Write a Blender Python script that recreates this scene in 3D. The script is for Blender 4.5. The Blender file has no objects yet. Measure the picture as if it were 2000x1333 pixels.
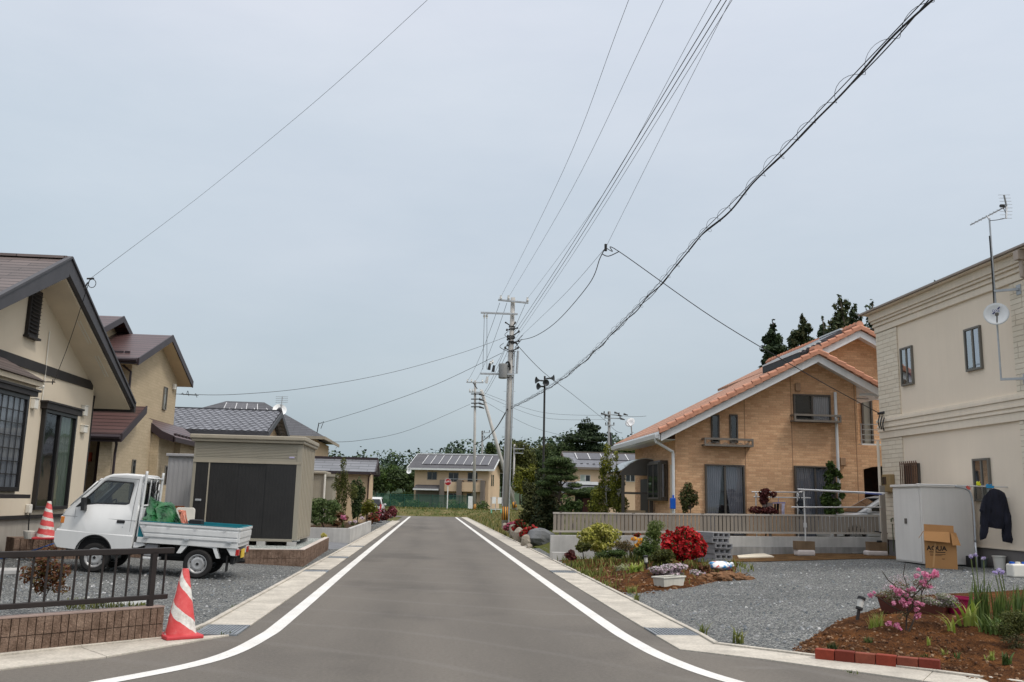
import bpy,bmesh,math,random
import numpy as np
from mathutils import Vector,Matrix,Quaternion
sc=bpy.context.scene
COL=sc.collection
PI=math.pi
R_=math.radians
# ------------------------------------------------------------------ camera model (matched to the photograph)
FPX,CXP,CYP,HC,ROLL=1745.0,1000.0,666.5,1.5,0.024
_a,_b=842-CXP,CYP-975.5
_a2=_a*math.cos(ROLL)-_b*math.sin(ROLL)
_b2=_a*math.sin(ROLL)+_b*math.cos(ROLL)
PITCH=math.atan2(-_b2,FPX)
YAW=math.atan2(-_a2,math.hypot(FPX,_b2))
FW=Vector((math.sin(YAW)*math.cos(PITCH),math.cos(YAW)*math.cos(PITCH),math.sin(PITCH)))
_rt=Vector((math.cos(YAW),-math.sin(YAW),0))
_up=Vector((-math.sin(YAW)*math.sin(PITCH),-math.cos(YAW)*math.sin(PITCH),math.cos(PITCH)))
RT=_rt*math.cos(ROLL)+_up*math.sin(ROLL)
UP=_up*math.cos(ROLL)-_rt*math.sin(ROLL)
EYE=Vector((0,0,HC))
def ray(px,py):
 return FW+RT*((px-CXP)/FPX)+UP*((CYP-py)/FPX)
def atY(px,py,y):
 d=ray(px,py)
 return EYE+d*(y/d.y)
def atX(px,py,x):
 d=ray(px,py)
 return EYE+d*(x/d.x)
def atZ(px,py,z=0.0):
 d=ray(px,py)
 return EYE+d*((z-HC)/d.z)
def smooth(t):
 t=max(0.0,min(1.0,t))
 return t*t*(3-2*t)
def gz(x,y):
 """height of the natural ground"""
 z=0.0
 if x <-2.5:
  z=min(0.27,0.05*(-2.5-x))*smooth((y-8.6)/2.0)
  z *= 1-0.5*smooth((y-40)/15)
 elif x > 3.2:
  z=min(0.30,0.04*(x-3.2))*smooth((y-8.6)/3.0)
  if y > 26:
   z += 0.22*smooth((y-26)/4)*smooth((x-3.3)/2.5)
 if y > 80:
  z=z+(0.62-z)*smooth((y-80.5)/4.5)
 return z
def atG(px,py):
 p=atZ(px,py,0)
 for _ in range(12):
  p=atZ(px,py,gz(p.x,p.y))
 return p
# ------------------------------------------------------------------ object helpers
WM={}
def tag(o,label=None,cat=None,group=None,kind=None):
 if label:o['label']=label
 if cat:o['category']=cat
 if group:o['group']=group
 if kind:o['kind']=kind
 return o
def thing(name,label,cat,loc,rz=0.0,group=None):
 o=bpy.data.objects.new(name,None)
 o.empty_display_size=0.1
 COL.objects.link(o)
 o.location=loc
 o.rotation_euler=(0,0,rz)
 WM[o.name]=Matrix.Translation(Vector(loc)) @ Matrix.Rotation(rz,4,'Z')
 return tag(o,label,cat,group)
def children(o):
 return [c for c in bpy.data.objects if c.parent == o]
def copy_tree(o,parent=None):
 kids=children(o)
 c=o.copy()
 COL.objects.link(c)
 if parent is not None:
  c.parent=parent
 for k in kids:
  copy_tree(k,c)
 return c
def basis(d):
 d=Vector(d).normalized()
 a=Vector((0,0,1)) if abs(d.z) < 0.95 else Vector((1,0,0))
 u=d.cross(a).normalized()
 return u,d.cross(u).normalized(),d
class MB:
 def __init__(self):
  self.v,self.f,self.m=[],[],[]
 def add(self,vs,fs,m=0):
  n=len(self.v)
  self.v.extend(tuple(p) for p in vs)
  self.f.extend(tuple(i+n for i in f) for f in fs)
  self.m.extend([m]*len(fs))
  return self
 def box(self,x0,x1,y0,y1,z0,z1,m=0):
  if x0 > x1:x0,x1=x1,x0
  if y0 > y1:y0,y1=y1,y0
  if z0 > z1:z0,z1=z1,z0
  return self.add([(x0,y0,z0),(x1,y0,z0),(x1,y1,z0),(x0,y1,z0),(x0,y0,z1),(x1,y0,z1),(x1,y1,z1),(x0,y1,z1)],
      [(0,3,2,1),(4,5,6,7),(0,1,5,4),(1,2,6,5),(2,3,7,6),(3,0,4,7)],m)
 def obox(self,c,sx,sy,sz,rz=0.0,m=0,rx=0.0,ry=0.0):
  M=Matrix.Translation(Vector(c)) @ Matrix.Rotation(rz,4,'Z') @ Matrix.Rotation(ry,4,'Y') @ Matrix.Rotation(rx,4,'X')
  vs=[M @ Vector((a*sx/2,b*sy/2,d*sz/2)) for d in (-1,1) for a,b in ((-1,-1),(1,-1),(1,1),(-1,1))]
  return self.add(vs,[(0,3,2,1),(4,5,6,7),(0,1,5,4),(1,2,6,5),(2,3,7,6),(3,0,4,7)],m)
 def bar(self,p0,p1,w,h,m=0):
  p0,p1=Vector(p0),Vector(p1)
  u,v,d=basis(p1-p0)
  vs=[p+u*(a*w/2)+v*(b*h/2) for p in (p0,p1) for a,b in ((-1,-1),(1,-1),(1,1),(-1,1))]
  return self.add(vs,[(0,1,2,3),(7,6,5,4),(0,4,5,1),(1,5,6,2),(2,6,7,3),(3,7,4,0)],m)
 def tube(self,pts,r,n=8,m=0,cap=True):
  pts=[Vector(p) for p in pts]
  k=len(pts)
  rs=list(r) if isinstance(r,(list,tuple)) else [r]*k
  vs,fs=[],[]
  u=None
  for i,p in enumerate(pts):
   d=(pts[min(i+1,k-1)]-pts[max(i-1,0)])
   if d.length < 1e-9:d=Vector((0,0,1))
   d.normalize()
   if u is None:
    u,w,_=basis(d)
   else:
    u=(u-d*u.dot(d))
    if u.length < 1e-6:u=basis(d)[0]
    u.normalize()
   w=d.cross(u)
   for j in range(n):
    a=2*PI*j/n
    vs.append(p+(u*math.cos(a)+w*math.sin(a))*rs[i])
  for i in range(k-1):
   for j in range(n):
    j2=(j+1) % n
    fs.append((i*n+j,i*n+j2,(i+1)*n+j2,(i+1)*n+j))
  if cap:
   fs.append(tuple(range(n-1,-1,-1)))
   fs.append(tuple((k-1)*n+j for j in range(n)))
  return self.add(vs,fs,m)
 def prism(self,poly,vec,m=0):
  poly=[Vector(p) for p in poly]
  vec=Vector(vec)
  n=len(poly)
  nrm=Vector((0,0,0))
  for i in range(n):
   nrm += poly[i].cross(poly[(i+1) % n])
  if nrm.dot(vec) > 0:poly=poly[::-1]
  vs=poly+[p+vec for p in poly]
  fs=[tuple(range(n)),tuple(range(2*n-1,n-1,-1))]
  for i in range(n):
   j=(i+1) % n
   fs.append((i,i+n,j+n,j))
  return self.add(vs,fs,m)
 def lathe(self,c,prof,n=16,axis=(0,0,1),m=0,caps=True):
  c=Vector(c)
  u,w,d=basis(axis)
  vs,fs=[],[]
  for r,z in prof:
   for j in range(n):
    a=2*PI*j/n
    vs.append(c+d*z+(u*math.cos(a)+w*math.sin(a))*max(r,1e-4))
  for i in range(len(prof)-1):
   for j in range(n):
    j2=(j+1) % n
    fs.append((i*n+j,i*n+j2,(i+1)*n+j2,(i+1)*n+j))
  if caps:
   fs.append(tuple(range(n-1,-1,-1)))
   fs.append(tuple((len(prof)-1)*n+j for j in range(n)))
  return self.add(vs,fs,m)
 def blob(self,c,rx,ry,rz,seed=0,rough=0.15,n=10,k=7,m=0):
  rnd=random.Random(seed)
  ph=[rnd.uniform(0,6.28) for _ in range(6)]
  vs,fs=[],[]
  for i in range(k+1):
   t=PI*i/k
   for j in range(n):
    a=2*PI*j/n
    q=1+rough*(math.sin(2*a+ph[0])*math.sin(2*t+ph[1])+0.6*math.sin(3*a+ph[2]+2*t)+0.4*math.sin(5*t+ph[3]+a))*math.sin(t)
    q += rnd.uniform(-1,1)*rough*0.35*math.sin(t)
    vs.append((c[0]+rx*q*math.sin(t)*math.cos(a),c[1]+ry*q*math.sin(t)*math.sin(a),c[2]+rz*math.cos(t)*(1+0.3*(q-1))))
  for i in range(k):
   for j in range(n):
    j2=(j+1) % n
    fs.append((i*n+j,(i+1)*n+j,(i+1)*n+j2,i*n+j2))
  return self.add(vs,fs,m)
 def build(self,name,mats,parent=None,smooth_=False,bevel=0.0,origin=None,seg=2):
  me=bpy.data.meshes.new(name)
  vs=np.array(self.v,dtype=np.float64).reshape(-1,3)
  o=bpy.data.objects.new(name,me)
  COL.objects.link(o)
  if parent is not None:
   Mi=np.array(WM[parent.name].inverted())
   vs=vs @ Mi[:3,:3].T+Mi[:3,3]
   WM[o.name]=WM[parent.name].copy()
   o.parent=parent
  else:
   if origin is not None:
    vs=vs-np.array(origin,dtype=np.float64)
    o.location=origin
   WM[o.name]=Matrix.Translation(Vector(origin)) if origin is not None else Matrix.Identity(4)
  me.from_pydata(vs.tolist(),[],self.f)
  if not isinstance(mats,(list,tuple)):mats=[mats]
  for mm in mats:me.materials.append(mm)
  if len(mats) > 1:me.polygons.foreach_set('material_index',self.m)
  if smooth_:
   me.polygons.foreach_set('use_smooth',[True]*len(self.f))
  me.update()
  if bevel > 0:
   md=o.modifiers.new('bevel','BEVEL')
   md.width=bevel
   md.segments=seg
   md.limit_method='ANGLE'
   md.angle_limit=R_(35)
   md.harden_normals=False
  return o
def auto_smooth(o,deg=40):
 me=o.data
 me.polygons.foreach_set('use_smooth',[True]*len(me.polygons))
 bm=bmesh.new()
 bm.from_mesh(me)
 for e in bm.edges:
  if len(e.link_faces) == 2 and e.calc_face_angle(0) > R_(deg):e.smooth=False
 bm.to_mesh(me)
 bm.free()
 return o
# ------------------------------------------------------------------ materials
def newmat(name):
 m=bpy.data.materials.new(name)
 m.use_nodes=True
 nt=m.node_tree
 for n in list(nt.nodes):nt.nodes.remove(n)
 out=nt.nodes.new('ShaderNodeOutputMaterial')
 b=nt.nodes.new('ShaderNodeBsdfPrincipled')
 nt.links.new(b.outputs[0],out.inputs[0])
 return m,nt,b,out
def nd(nt,t,**kw):
 n=nt.nodes.new(t)
 for k,v in kw.items():
  if k == 'inp':
   for kk,vv in v.items():n.inputs[kk].default_value=vv
  else:
   setattr(n,k,v)
 return n
def rgba(c):return (c[0],c[1],c[2],1.0)
def S(r,g,b):
 """sRGB 0-255 to linear"""
 f=lambda c:(c/255/12.92) if c/255 <= 0.04045 else ((c/255+0.055)/1.055)**2.4
 return (f(r),f(g),f(b))
def mathn(nt,op,a,b=None):
 n=nt.nodes.new('ShaderNodeMath')
 n.operation=op
 for i,s in enumerate((a,b)):
  if s is None:continue
  if isinstance(s,(int,float)):n.inputs[i].default_value=s
  else:nt.links.new(s,n.inputs[i])
 return n.outputs[0]
def mixc(nt,f,a,b,blend='MIX'):
 n=nt.nodes.new('ShaderNodeMix')
 n.data_type='RGBA'
 n.blend_type=blend
 for s,i in ((f,0),(a,6),(b,7)):
  if isinstance(s,(int,float)):n.inputs[i].default_value=s
  elif isinstance(s,tuple):n.inputs[i].default_value=rgba(s)
  else:nt.links.new(s,n.inputs[i])
 return n.outputs[2]
def ramp(nt,src,stops):
 n=nt.nodes.new('ShaderNodeValToRGB')
 e=n.color_ramp.elements
 while len(e) > 1:e.remove(e[-1])
 e[0].position,e[0].color=stops[0][0],rgba(stops[0][1])
 for p,c in stops[1:]:
  q=e.new(p)
  q.color=rgba(c)
 nt.links.new(src,n.inputs[0])
 return n.outputs[0]
def noise(nt,vec,scale,detail=4.0,rough=0.55):
 n=nd(nt,'ShaderNodeTexNoise',inp={'Scale':scale,'Detail':detail,'Roughness':rough})
 if vec is not None:nt.links.new(vec,n.inputs['Vector'])
 return n.outputs['Fac']
def bump(nt,b,h,strength,dist=0.02):
 n=nd(nt,'ShaderNodeBump',inp={'Strength':strength,'Distance':dist})
 nt.links.new(h,n.inputs['Height'])
 nt.links.new(n.outputs[0],b.inputs['Normal'])
def setspec(b,s):
 b.inputs['Specular IOR Level'].default_value=s
MATS={}
def M(name,col,rough=0.7,var=0.10,scale=2.5,bmp=0.0,bscale=80,metal=0.0,spec=0.35,streak=0.0,fine=0.0,fscale=120):
 if name in MATS:return MATS[name]
 m,nt,b,out=newmat(name)
 tc=nd(nt,'ShaderNodeTexCoord').outputs['Object']
 f=noise(nt,tc,scale,5)
 lo=tuple(c*(1-var) for c in col)
 hi=tuple(min(1,c*(1+var)) for c in col)
 c=ramp(nt,f,[(0.3,lo),(0.7,hi)])
 if streak > 0:
  mp=nd(nt,'ShaderNodeMapping',inp={'Scale':(9,9,0.6)})
  nt.links.new(tc,mp.inputs[0])
  s=noise(nt,mp.outputs[0],1.0,5)
  s2=ramp(nt,s,[(0.35,(1-streak,)*3),(0.65,(1,1,1))])
  c=mixc(nt,1.0,c,s2,'MULTIPLY')
 if fine > 0:
  s=noise(nt,tc,fscale,2)
  s2=ramp(nt,s,[(0.3,(1-fine,)*3),(0.7,(1+fine,)*3)])
  c=mixc(nt,1.0,c,s2,'MULTIPLY')
 nt.links.new(c,b.inputs['Base Color'])
 b.inputs['Roughness'].default_value=rough
 b.inputs['Metallic'].default_value=metal
 setspec(b,spec)
 if bmp > 0:
  bump(nt,b,noise(nt,tc,bscale,4),bmp)
 MATS[name]=m
 return m
def planar(nt):
 """(u, z) wall coordinates chosen by the face direction"""
 tc=nd(nt,'ShaderNodeTexCoord').outputs['Object']
 sp=nd(nt,'ShaderNodeSeparateXYZ')
 nt.links.new(tc,sp.inputs[0])
 nr=nd(nt,'ShaderNodeSeparateXYZ')
 nt.links.new(nd(nt,'ShaderNodeNewGeometry').outputs['True Normal'],nr.inputs[0])
 isx=mathn(nt,'GREATER_THAN',mathn(nt,'ABSOLUTE',nr.outputs[0]),mathn(nt,'ABSOLUTE',nr.outputs[1]))
 mx=nd(nt,'ShaderNodeMix')
 nt.links.new(isx,mx.inputs[0])
 nt.links.new(sp.outputs[0],mx.inputs[2])
 nt.links.new(sp.outputs[1],mx.inputs[3])
 cb=nd(nt,'ShaderNodeCombineXYZ')
 nt.links.new(mx.outputs[0],cb.inputs[0])
 nt.links.new(sp.outputs[2],cb.inputs[1])
 return tc,cb.outputs[0]
def brick(name,c1,c2,mortar,bw=0.24,bh=0.075,ms=0.012,rough=0.85,bmp=0.5,offset=0.5,var=0.12,squash=1.0):
 if name in MATS:return MATS[name]
 m,nt,b,out=newmat(name)
 tc,uv=planar(nt)
 n=nd(nt,'ShaderNodeTexBrick',offset=offset,inp={'Scale':1.0,'Mortar Size':ms,'Mortar Smooth':0.3,'Brick Width':bw,'Row Height':bh,'Bias':0.0,
              'Color1':rgba(c1),'Color2':rgba(c2),'Mortar':rgba(mortar)})
 nt.links.new(uv,n.inputs[0])
 f=noise(nt,tc,1.3,6)
 s2=ramp(nt,f,[(0.3,(1-var,)*3),(0.7,(1+var*0.6,)*3)])
 c=mixc(nt,1.0,n.outputs[0],s2,'MULTIPLY')
 f3=ramp(nt,noise(nt,tc,28,2),[(0.3,(0.88,)*3),(0.7,(1.1,)*3)])
 c=mixc(nt,1.0,c,f3,'MULTIPLY')
 nt.links.new(c,b.inputs['Base Color'])
 b.inputs['Roughness'].default_value=rough
 setspec(b,0.2)
 inv=mathn(nt,'SUBTRACT',1.0,n.outputs['Fac'])
 h=mathn(nt,'ADD',inv,mathn(nt,'MULTIPLY',noise(nt,tc,60,3),0.4))
 bump(nt,b,h,bmp,0.015)
 MATS[name]=m
 return m
def roofmat(name,col,along,course=0.22,rough=0.55,bw=0.6,dark=0.5,var=0.18,rise=1.0,spec=0.4,ripple=0.0,ms=0.02):
 """courses across a sloped roof; along = axis the ridge follows ('X' or 'Y'), courses measured in height"""
 if name in MATS:return MATS[name]
 m,nt,b,out=newmat(name)
 tc=nd(nt,'ShaderNodeTexCoord').outputs['Object']
 sp=nd(nt,'ShaderNodeSeparateXYZ')
 nt.links.new(tc,sp.inputs[0])
 cb=nd(nt,'ShaderNodeCombineXYZ')
 u=sp.outputs[0 if along == 'X' else 1]
 nt.links.new(u,cb.inputs[0])
 v=sp.outputs[2]
 if ripple > 0:
  v=mathn(nt,'ADD',v,mathn(nt,'MULTIPLY',mathn(nt,'ABSOLUTE',mathn(nt,'SINE',mathn(nt,'MULTIPLY',u,PI/bw))),-ripple))
 nt.links.new(v,cb.inputs[1])
 d=tuple(c*dark for c in col)
 c1=tuple(c*(1-var) for c in col)
 c2=tuple(c*(1+var) for c in col)
 n=nd(nt,'ShaderNodeTexBrick',offset=0.5 if ripple == 0 else 0.0,inp={'Scale':1.0,'Mortar Size':ms*rise,'Mortar Smooth':0.4,'Brick Width':bw,'Row Height':course,'Bias':0.0,
              'Color1':rgba(c1),'Color2':rgba(c2),'Mortar':rgba(d)})
 nt.links.new(cb.outputs[0],n.inputs[0])
 s2=ramp(nt,noise(nt,tc,0.9,6),[(0.3,(0.86,)*3),(0.7,(1.12,)*3)])
 c=mixc(nt,1.0,n.outputs[0],s2,'MULTIPLY')
 nt.links.new(c,b.inputs['Base Color'])
 b.inputs['Roughness'].default_value=rough
 setspec(b,spec)
 fr=mathn(nt,'FRACT',mathn(nt,'DIVIDE',v,course))
 if ripple > 0:
  fr=mathn(nt,'ADD',fr,mathn(nt,'MULTIPLY',mathn(nt,'ABSOLUTE',mathn(nt,'COSINE',mathn(nt,'MULTIPLY',u,PI/bw))),0.8))
 else:
  fr=mathn(nt,'SUBTRACT',1.0,fr)
 bump(nt,b,fr,0.7,0.03)
 MATS[name]=m
 return m
def leafmat(name,cols,rough=0.6,trans=0.3,shade=0.0):
 if name in MATS:return MATS[name]
 m,nt,b,out=newmat(name)
 g=nd(nt,'ShaderNodeNewGeometry')
 k=len(cols)
 c=ramp(nt,g.outputs['Random Per Island'],[(i/max(1,k-1),cc) for i,cc in enumerate(cols)])
 tc=nd(nt,'ShaderNodeTexCoord').outputs['Object']
 s2=ramp(nt,noise(nt,tc,1.6,3),[(0.35,(0.72,)*3),(0.65,(1.2,)*3)])
 c=mixc(nt,1.0,c,s2,'MULTIPLY')
 nt.links.new(c,b.inputs['Base Color'])
 b.inputs['Roughness'].default_value=rough
 setspec(b,0.25)
 if trans > 0:
  t=nd(nt,'ShaderNodeBsdfTranslucent')
  nt.links.new(c,t.inputs[0])
  mx=nd(nt,'ShaderNodeMixShader',inp={0:trans})
  nt.links.new(b.outputs[0],mx.inputs[1])
  nt.links.new(t.outputs[0],mx.inputs[2])
  nt.links.new(mx.outputs[0],out.inputs[0])
 MATS[name]=m
 return m
def glassmat(name,tint=(0.82,0.84,0.86),refl=0.28):
 if name in MATS:return MATS[name]
 m,nt,b,out=newmat(name)
 nt.nodes.remove(b)
 t=nd(nt,'ShaderNodeBsdfTransparent',inp={0:rgba(tint)})
 gl=nd(nt,'ShaderNodeBsdfGlossy',inp={'Color':(0.9,0.93,0.96,1),'Roughness':0.03})
 tc=nd(nt,'ShaderNodeTexCoord').outputs['Object']
 bp=nd(nt,'ShaderNodeBump',inp={'Strength':0.08,'Distance':0.05})
 nt.links.new(noise(nt,tc,1.2,2),bp.inputs['Height'])
 nt.links.new(bp.outputs[0],gl.inputs['Normal'])
 lw=nd(nt,'ShaderNodeLayerWeight',inp={'Blend':0.35})
 f=mathn(nt,'ADD',mathn(nt,'MULTIPLY',lw.outputs['Fresnel'],0.42),refl*0.3)
 mx=nd(nt,'ShaderNodeMixShader')
 nt.links.new(mathn(nt,'MINIMUM',f,0.9),mx.inputs[0])
 nt.links.new(t.outputs[0],mx.inputs[1])
 nt.links.new(gl.outputs[0],mx.inputs[2])
 nt.links.new(mx.outputs[0],out.inputs[0])
 MATS[name]=m
 return m
def curtainmat(name,col,freq=26,axis=0):
 if name in MATS:return MATS[name]
 m,nt,b,out=newmat(name)
 tc,uv=planar(nt)
 w=nd(nt,'ShaderNodeTexWave',wave_type='BANDS',bands_direction='X',inp={'Scale':freq/6.28,'Distortion':2.5,'Detail':1.0,'Detail Scale':0.6})
 nt.links.new(uv,w.inputs[0])
 c=ramp(nt,w.outputs['Fac'],[(0.0,tuple(x*0.7 for x in col)),(1.0,col)])  # darker bands paint the shade of the folds into the cloth colour
 nt.links.new(c,b.inputs['Base Color'])
 b.inputs['Roughness'].default_value=0.9
 bump(nt,b,w.outputs['Fac'],0.6,0.03)
 MATS[name]=m
 return m
# ------------------------------------------------------------------ foliage
def leaf_cloud(mb,clumps,n,size,seed=0,m=0,surf=0.55,flat=0.0,elong=1.8,droop=0.0,upn=0.35):
 """many small leaf faces spread through ellipsoid clumps [(centre, (rx,ry,rz))]"""
 rng=np.random.default_rng(seed)
 vol=np.array([c[1][0]*c[1][1]*c[1][2] for c in clumps])**0.75
 cnt=rng.multinomial(n,vol/vol.sum())
 P,N=[],[]
 for (c,r),k in zip(clumps,cnt):
  if k == 0:continue
  d=rng.normal(size=(k,3))
  d /= np.linalg.norm(d,axis=1,keepdims=True)+1e-9
  rad=rng.uniform(0,1,(k,1))**(1/3)
  rad=surf*(1-(1-rad)*0.45)+(1-surf)*rad
  rad *= 1+rng.normal(0,0.07,(k,1))
  P.append(np.array(c)+d*rad*np.array(r))
  nn=d*0.8+rng.normal(size=(k,3))*0.55
  nn[:,2] += upn
  N.append(nn)
 P=np.concatenate(P)
 N=np.concatenate(N)
 N /= np.linalg.norm(N,axis=1,keepdims=True)+1e-9
 k=len(P)
 a=rng.normal(size=(k,3))
 a[:,2] -= droop
 T=a-N*(a*N).sum(1,keepdims=True)
 T /= np.linalg.norm(T,axis=1,keepdims=True)+1e-9
 B=np.cross(N,T)
 s=size*rng.uniform(0.6,1.35,(k,1))
 w=s/elong
 q=np.stack([P-T*s*0.5,P+B*w*0.5+N*w*0.12,P+T*s*0.5,P-B*w*0.5+N*w*0.12],axis=1).reshape(-1,3)
 base=len(mb.v)
 mb.v.extend(map(tuple,q.tolist()))
 idx=(np.arange(k*4).reshape(-1,4)+base).tolist()
 mb.f.extend(map(tuple,idx))
 mb.m.extend([m]*k)
 return mb
def blades(mb,pts,h,w,seed=0,m=0,bend=0.35,segs=3):
 """grass-like blades rising from the points"""
 rnd=random.Random(seed)
 for p in pts:
  a=rnd.uniform(0,2*PI)
  hh=h*rnd.uniform(0.55,1.2)
  ww=w*rnd.uniform(0.7,1.3)
  d=Vector((math.cos(a),math.sin(a),0))
  s=Vector((-d.y,d.x,0))
  bd=bend*rnd.uniform(0.2,1.3)*hh
  vs,fs=[],[]
  for i in range(segs+1):
   t=i/segs
   c=Vector(p)+d*(bd*t*t)+Vector((0,0,hh*(t-0.18*t*t*bend*2)))
   wi=ww*(1-t)**0.7*0.5
   vs += [c-s*wi,c+s*wi]
  for i in range(segs):
   fs.append((2*i,2*i+1,2*i+3,2*i+2))
  mb.add(vs,fs,m)
 return mb
def limb(mb,p0,p1,r0,r1,seed=0,k=5,wob=0.06,n=7):
 rnd=random.Random(seed)
 p0,p1=Vector(p0),Vector(p1)
 L=(p1-p0).length
 pts,rs=[],[]
 for i in range(k+1):
  t=i/k
  q=p0.lerp(p1,t)
  if 0 < i < k:q += Vector((rnd.uniform(-1,1),rnd.uniform(-1,1),rnd.uniform(-0.5,0.5)))*wob*L
  pts.append(q)
  rs.append(r0+(r1-r0)*t)
 mb.tube(pts,rs,n)
 return pts
def text_mesh(body,size,mat,M4,name,parent=None,thick=0.002,align='CENTER',bold=0.0):
 cu=bpy.data.curves.new(name+'_curve','FONT')
 cu.body=body
 cu.size=size
 cu.align_x=align
 cu.align_y='CENTER'
 cu.extrude=thick
 cu.offset=bold
 to=bpy.data.objects.new(name+'_tmp',cu)
 COL.objects.link(to)
 bpy.context.view_layer.update()
 dg=bpy.context.evaluated_depsgraph_get()
 me=bpy.data.meshes.new_from_object(to.evaluated_get(dg))
 bpy.data.objects.remove(to)
 mb=MB()
 mb.add([M4 @ v.co for v in me.vertices],[tuple(p.vertices) for p in me.polygons])
 bpy.data.meshes.remove(me)
 return mb.build(name,mat,parent)
# ------------------------------------------------------------------ wall faces and windows
class Face:
 """a wall plane: axis 'y' (u = x) or 'x' (u = y); sign = outward direction along that axis"""
 def __init__(s,axis,d,sign):s.a,s.d,s.s=axis,d,sign
 def p(s,u,z,w=0.0):
  return (u,s.d+s.s*w,z) if s.a == 'y' else (s.d+s.s*w,u,z)
 def uz(s,px,py):
  q=atY(px,py,s.d) if s.a == 'y' else atX(px,py,s.d)
  return (q.x if s.a == 'y' else q.y),q.z
 def box(s,mb,u0,u1,z0,z1,w0,w1,m=0):
  a,b=s.p(u0,z0,w0),s.p(u1,z1,w1)
  return mb.box(a[0],b[0],a[1],b[1],a[2],b[2],m)
def window(parent,F,u0,u1,z0,z1,fm,gm,panes=2,curtain=None,fw=0.05,proud=0.07,name='window',backing=None,cgap=None,rail=None,w0=0.0,grid=None):
 if u0 > u1:u0,u1=u1,u0
 if z0 > z1:z0,z1=z1,z0
 mb=MB()
 F.box(mb,u0,u1,z0,z0+fw,w0+0.0,w0+proud)
 F.box(mb,u0,u1,z1-fw,z1,w0+0.0,w0+proud)
 F.box(mb,u0,u0+fw,z0+fw,z1-fw,w0+0.0,w0+proud)
 F.box(mb,u1-fw,u1,z0+fw,z1-fw,w0+0.0,w0+proud)
 for i in range(1,panes):
  c=u0+(u1-u0)*i/panes
  F.box(mb,c-fw*0.6,c+fw*0.6,z0+fw,z1-fw,w0+0.008,w0+proud*0.8)
 if rail:
  F.box(mb,u0+fw,u1-fw,rail-0.02,rail+0.02,w0+0.009,w0+proud*0.7)
 if grid:
  nu,nz=grid
  for i in range(1,nu):
   c=u0+fw+(u1-u0-2*fw)*i/nu
   F.box(mb,c-0.008,c+0.008,z0+fw,z1-fw,w0+0.036,w0+0.048)
  for i in range(1,nz):
   c=z0+fw+(z1-z0-2*fw)*i/nz
   F.box(mb,u0+fw,u1-fw,c-0.008,c+0.008,w0+0.034,w0+0.046)
 win=mb.build(name,fm,parent,bevel=0.004,seg=1)
 bk=MB()
 F.box(bk,u0+fw*0.5,u1-fw*0.5,z0+fw*0.5,z1-fw*0.5,w0+0.002,w0+0.006)
 bk.build('room_shade',backing or M('room_dark',(0.012,0.013,0.015),0.9,0.3,1.5),win)
 if curtain:
  cm,parts=curtain
  for (a,b,ta,tb) in parts:
   W=u1-u0-2*fw
   cb=MB()
   n=24
   vs,fs=[],[]
   for j in range(7):
    t=j/6
    zz=z1-fw-(z1-z0-2*fw)*t
    s_=t**1.5
    for i in range(n+1):
     fr=i/n
     l=a+(ta-a)*s_
     r=b+(tb-b)*s_
     u=u0+fw+W*(l+(r-l)*fr)
     vs.append(F.p(u,zz,w0+0.016+0.006*math.sin(fr*40)))
   for j in range(6):
    for i in range(n):
     fs.append((j*(n+1)+i,j*(n+1)+i+1,(j+1)*(n+1)+i+1,(j+1)*(n+1)+i))
   cb.add(vs,fs)
   cb.build('curtain',cm,win,smooth_=True)
 for i in range(panes):
  a=u0+(u1-u0)*i/panes+fw*0.6
  b=u0+(u1-u0)*(i+1)/panes-fw*0.6
  pb=MB()
  off=0.028+(0.006 if i % 2 else 0)
  pb.add([F.p(a,z0+fw,w0+off),F.p(b,z0+fw,w0+off),F.p(b,z1-fw,w0+off),F.p(a,z1-fw,w0+off)],[(0,1,2,3)])
  pb.build('pane',gm,win)
 return win
def slab(mb,corners,t,m=0):
 """roof slab: quad corners (top face), thickness t straight down"""
 return mb.prism(corners,(0,0,-t),m)
GLASS=glassmat('window_glass')
GLASS_D=glassmat('window_glass_dim',(0.8,0.82,0.84),0.2)
WHITE=M('white_paint',(0.78,0.79,0.79),0.45,0.05,3,streak=0.05)
OFFWHITE=M('offwhite_plastic',(0.68,0.66,0.6),0.5,0.06)
BLACK=M('black_rubber',(0.014,0.014,0.015),0.75,0.25,8)
DKBROWN=M('dark_brown_metal',(0.021,0.016,0.015),0.5,0.2,4)
GALV=M('galvanised_steel',(0.42,0.44,0.46),0.45,0.12,6,metal=0.55)
CONC=M('concrete',(0.46,0.455,0.44),0.9,0.14,1.8,bmp=0.15,bscale=70,streak=0.12,fine=0.06)
WIREM=M('wire_black',(0.02,0.021,0.024),0.6,0.1)
# ------------------------------------------------------------------ camera, sky, sun
cam_d=bpy.data.cameras.new('camera')
cam=bpy.data.objects.new('camera',cam_d)
COL.objects.link(cam)
cam_d.sensor_width=36.0
cam_d.lens=FPX/2000*36.0
cam_d.clip_start=0.05
cam_d.clip_end=6000
Mx=Matrix.Identity(4)
for i in range(3):
 Mx[i][0],Mx[i][1],Mx[i][2],Mx[i][3]=RT[i],UP[i],-FW[i],EYE[i]
cam.matrix_world=Mx
sc.camera=cam
SUN_EL,SUN_AZ=56.0,126.0
sd=Vector((math.sin(R_(SUN_AZ))*math.cos(R_(SUN_EL)),math.cos(R_(SUN_AZ))*math.cos(R_(SUN_EL)),math.sin(R_(SUN_EL))))
sl=bpy.data.lights.new('sun','SUN')
sl.energy=1.45
sl.angle=R_(9)
sl.color=(1.0,0.96,0.89)
so=bpy.data.objects.new('sun',sl)
COL.objects.link(so)
so.rotation_euler=(-sd).to_track_quat('-Z','Y').to_euler()
so.location=sd*60
w=bpy.data.worlds.new('World')
sc.world=w
w.use_nodes=True
nt=w.node_tree
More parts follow.
